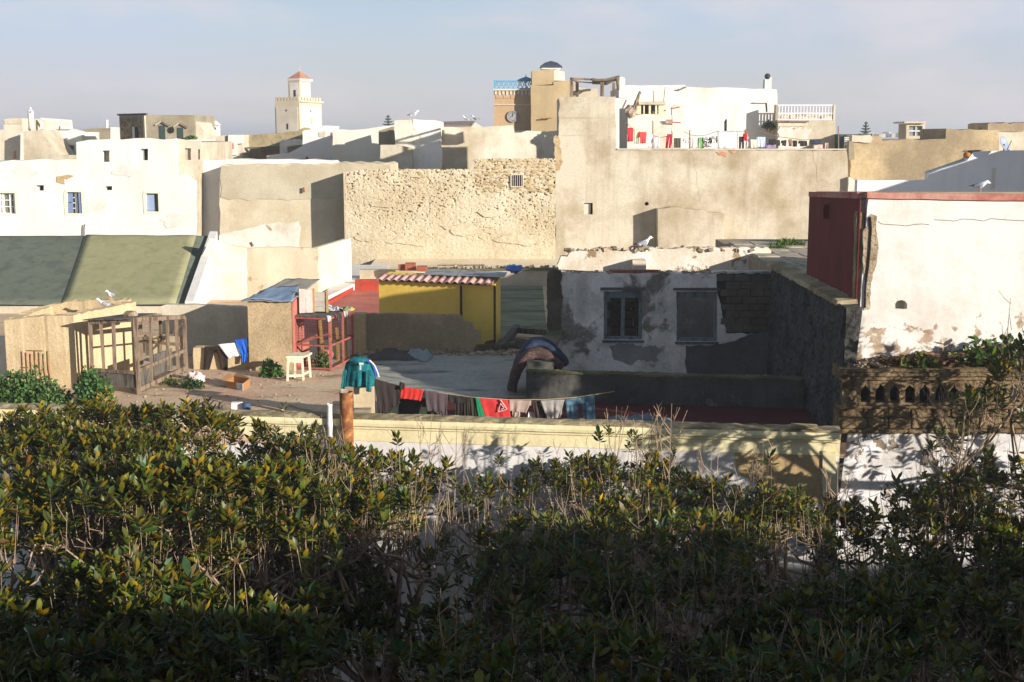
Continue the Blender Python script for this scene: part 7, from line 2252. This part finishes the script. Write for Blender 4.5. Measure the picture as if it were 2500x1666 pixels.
# spindly bare shoots rising in front of the parapet
def shoot(label, px, py_top, py_bot, Y, n, spread, seed):
    random.seed(seed)
    p0 = W(px, py_bot, Y)
    g = thing('bare_shoot', label, 'shrub', tuple(p0), 'bare shoots before the parapet')
    top = W(px, py_top, Y).z
    mb = MB()
    H_ = top - p0.z
    mb.tube([p0, p0 + Vector((rr(-.03, .03), 0, H_ * .5)), Vector((p0.x + rr(-.05, .05), Y, top))], [.012, .009, .004], 4)
    for k in range(n):
        t = rr(.05, .75)
        s_ = p0 + Vector((0, 0, H_ * t))
        sd = random.choice((-1, 1))
        L_ = H_ * (1 - t) * rr(.5, 1.0)
        e1 = s_ + Vector((sd * rr(.06, spread) * .7, rr(-.08, .08), L_ * .3))
        e2 = s_ + Vector((sd * rr(.1, spread), rr(-.1, .1), L_))
        mb.tube([s_, e1, e2], [.008, .006, .0035], 3)
        for q in range(2):
            b0 = e1.lerp(e2, rr(.1, .8))
            mb.tube([b0, b0 + Vector((rr(-.1, .1), rr(-.05, .05), rr(.08, .22)))], [.005, .003], 3)
    mb.build('stems', M_TWIG, g)
    return g
shoot('bare forked shoot before the parapet, below the plum top', 1052, 1008, 1200, 22.6, 9, .28, 1)
shoot('bare shoot right of the flue clump', 1110, 1040, 1230, 22.4, 8, .3, 2)
shoot('bare single shoot below the crumpled slate cloth', 1502, 992, 1200, 22.4, 5, .18, 3)
shoot('bare candelabra shoot right of the slate cloth', 1570, 1003, 1220, 22.3, 12, .3, 4)
shoot('tallest bare shoot rising above the parapet coping', 1632, 985, 1230, 22.2, 10, .3, 5)
shoot('bare shoot before the bare render patch', 1730, 1085, 1250, 22.0, 7, .25, 6)
shoot('bare forked shrub before the whitewash under the arcade', 2282, 1070, 1250, 21.2, 11, .42, 7)
shoot('thin bare shoot at the shaded whitewash', 2345, 1100, 1260, 21.0, 8, .3, 8)
shoot('bare curved shoots left of the bare render patch', 1860, 1080, 1240, 21.8, 8, .3, 9)
shoot('bare shoots before the right end pilaster', 2040, 1120, 1290, 21.0, 9, .3, 10)

# ---------------------------------------------------------------- soft green weeds on the terrace
def weed(name, label, c, rx, ry, rz, n, size, colr, seed, group=None, blade=False, mat=None):
    rs = np.random.RandomState(seed)
    g = thing(name, label, 'plant', (c[0], c[1], c[2]), group)
    u = rs.normal(size=(n, 3))
    u /= np.linalg.norm(u, axis=1, keepdims=True)
    u[:, 2] = np.abs(u[:, 2])
    lump = np.array([1 + .35 * noise.noise(Vector(q) * 2.5 + Vector((seed, 0, 0))) for q in u])
    rad = (rs.rand(n) ** .4) * lump
    P = np.array(c) + u * rad[:, None] * np.array([rx, ry, rz])
    A = u * .6 + rs.normal(size=(n, 3)) * .5 + np.array([0, 0, .35 if not blade else 1.2])
    N = u + rs.normal(size=(n, 3)) * .35 + np.array([0, 0, .4])
    Ls = size * rs.uniform(.6, 1.3, n)
    Ws = Ls * (rs.uniform(.7, 1.0, n) if not blade else rs.uniform(.12, .2, n))
    V, *_ = leaves_arrays(P, A, N, Ls, Ws)
    v = rs.uniform(.6, 1.4, (n, 1))
    C = np.array(colr)[None] * v * np.array([1, 1, 1]) + rs.uniform(0, .012, (n, 1)) * np.array([1.5, 1, 0])
    leaf_mesh_object('foliage', V, C, mat or M_LEAFG, g)
    mb = MB()
    for k in range(9):
        q = P[rs.randint(n)]
        mb.tube([c, (Vector(c) + Vector(q)) / 2 + Vector((0, 0, .02)), q], [.012, .008, .004], 4)
    st_ = mb.build('stems', M_TWIG, g)
    st_['kind'] = 'stuff'
    return g
GRN = (.055, .125, .03)
def gp(px, py):
    p = G(px, py, 0)
    return (p.x, p.y, 0.0)
q = gp(70, 975)
weed('nettle_bush', 'wide bright green weed mound at foot of plastered tank', (q[0], 27.6, 0.0), .85, .5, .72, 2600, .075, GRN, 1)
q = gp(140, 978)
weed('nettle_bush', 'smaller green weed mound right of the wide mound', (q[0], 27.4, 0.0), .5, .4, .45, 900, .07, GRN, 2)
q = gp(243, 985)
weed('nettle_bush', 'round bright green bush in front of the hutch', (q[0] - .02, 27.3, 0.0), .42, .38, .78, 1900, .075, (.05, .13, .035), 3)
q = gp(285, 975)
weed('yellow_weed', 'yellow flowering weed beside the round green bush', (q[0], 27.0, 0.0), .3, .25, .42, 260, .06, (.28, .2, .03), 4)
q = gp(470, 948)
weed('dark_weed', 'low dark green weed beside the sack', q, .28, .2, .2, 420, .06, (.03, .075, .025), 5)
q = gp(662, 920)
weed('weed', 'green weed at foot of the pebble-dashed shed', q, .26, .22, .36, 480, .09, (.06, .14, .03), 6)
q = gp(782, 905)
weed('weed', 'green weed inside front corner of the red cage', (q[0], 31.9, 0), .22, .18, .42, 260, .08, (.07, .12, .03), 7)
q = gp(867, 880)
weed('weed', 'small green tuft behind the teal sweatshirt', (q[0], 33.2, 0), .16, .12, .14, 120, .06, (.06, .13, .03), 8)
q = gp(415, 940)
weed('weed', 'pale green tuft at right foot of the hutch', q, .2, .14, .14, 160, .055, (.09, .13, .04), 9)
q = gp(380, 990)
weed('moss_tuft', 'dark mossy tuft behind the parapet below hutch', (q[0], 26.2, 0), .5, .2, .12, 500, .05, (.07, .075, .02), 10)
p = W(1925, 598, 37)
weed('grass_tuft', 'bright green grass on slab roof beside red flank', (p.x, 37, W(1925, 604, 37).z - .1), .5, .4, .24, 700, .16, (.09, .16, .03), 11, blade=True)
p = W(1895, 604, 36)
weed('grass_tuft', 'low green grass at left edge of slab roof', (p.x, 36, W(1895, 607, 36).z - .1), .35, .3, .12, 300, .12, (.08, .14, .03), 12, blade=True)
p = W(468, 338, 73.8)
weed('roof_shrub', 'tiny green shrub beside the rooftop block doors', (p.x, 73.8, W(468, 341, 73.8).z), .28, .2, .2, 160, .12, (.10, .17, .05), 13)
c = W(1878, 314, 65.5)
weed('pot_foliage', 'green leaves growing from the terracotta pot', tuple(c), .34, .25, .3, 160, .13, (.05, .1, .04), 14)

# ---------------------------------------------------------------- Norfolk pines on the skyline
def pine(label, px, ytop, ybot, Y, wpx, seed):
    random.seed(seed)
    b = W(px, ybot, Y)
    g = thing('norfolk_pine', label, 'tree', (b.x, Y, b.z - 4), 'tiered pines on the skyline')
    H_ = W(px, ytop, Y).z - b.z
    wd = wpx / F * Y / 2
    MB().tube([(b.x, Y, b.z - 4), (b.x, Y, b.z + H_)], [.3, .05], 6).build('trunk', M_BARK, g)
    M_PN = plain('pine_green', S(62, 86, 74), .25, 3, .8)
    nt_ = 5
    for i in range(nt_):
        t = i / (nt_ - .4)
        z = b.z + H_ * (.02 + .95 * t)
        R_ = wd * (1 - t * .86)
        for k in range(7):
            a = 2 * pi * k / 7 + i * .4 + rr(-.1, .1)
            mb = MB()
            d = Vector((cos(a), sin(a), 0))
            p0, p1, p2 = Vector((b.x, Y, z)), Vector((b.x, Y, z - .03 * H_)) + d * R_ * .6, Vector((b.x, Y, z + .03 * H_)) + d * R_
            mb.tube([p0, p1, p2], [.05 * wd, .05 * wd, .015 * wd], 5)
            for q in range(7):
                s_ = p0.lerp(p1, q / 6) if q < 4 else p1.lerp(p2, (q - 3) / 3)
                sd = Vector((-d.y, d.x, 0)) * (.16 * R_)
                for sg in (-1, 1):
                    mb.tube([s_, s_ + sd * sg + d * .08 * R_ + Vector((0, 0, .06 * H_))], [.045 * wd, .02 * wd], 4)
            mb.build('branch', M_PN, g)
    return g
pine('tiered pine on the skyline left of the stair tower', 948, 281, 312, 120, 32, 3)
pine('tiered pine on the skyline right of the white railing', 2113, 297, 330, 110, 30, 4)

weed('ledge_shrub', 'leafy green shrub growing over the arcade ledge at right', (9.3, 24.05, 1.35), 1.0, .22, .62, 420, .15, (.035, .08, .014), 61, mat=M_LEAF)
weed('ledge_shrub', 'small leafy sprig on the arcade ledge, left of the shrub', (7.75, 23.95, 1.38), .45, .15, .30, 110, .13, (.05, .085, .016), 62, mat=M_LEAF)
# ================================================================== thin sea haze over the old town
M_HAZE = bpy.data.materials.new('haze')
M_HAZE.use_nodes = True
ht = M_HAZE.node_tree
ht.nodes.clear()
ho = ht.nodes.new('ShaderNodeOutputMaterial')
hv = ht.nodes.new('ShaderNodeVolumePrincipled')
hv.inputs['Color'].default_value = (.92, .94, 1.0, 1)
hv.inputs['Density'].default_value = 0.0009
hv.inputs['Anisotropy'].default_value = 0.2
ht.links.new(hv.outputs[0], ho.inputs['Volume'])
hz = MB().box(-1000, 1000, -300, 4200, -7.2, 17.0).build('haze', M_HAZE)
hz['kind'] = 'stuff'
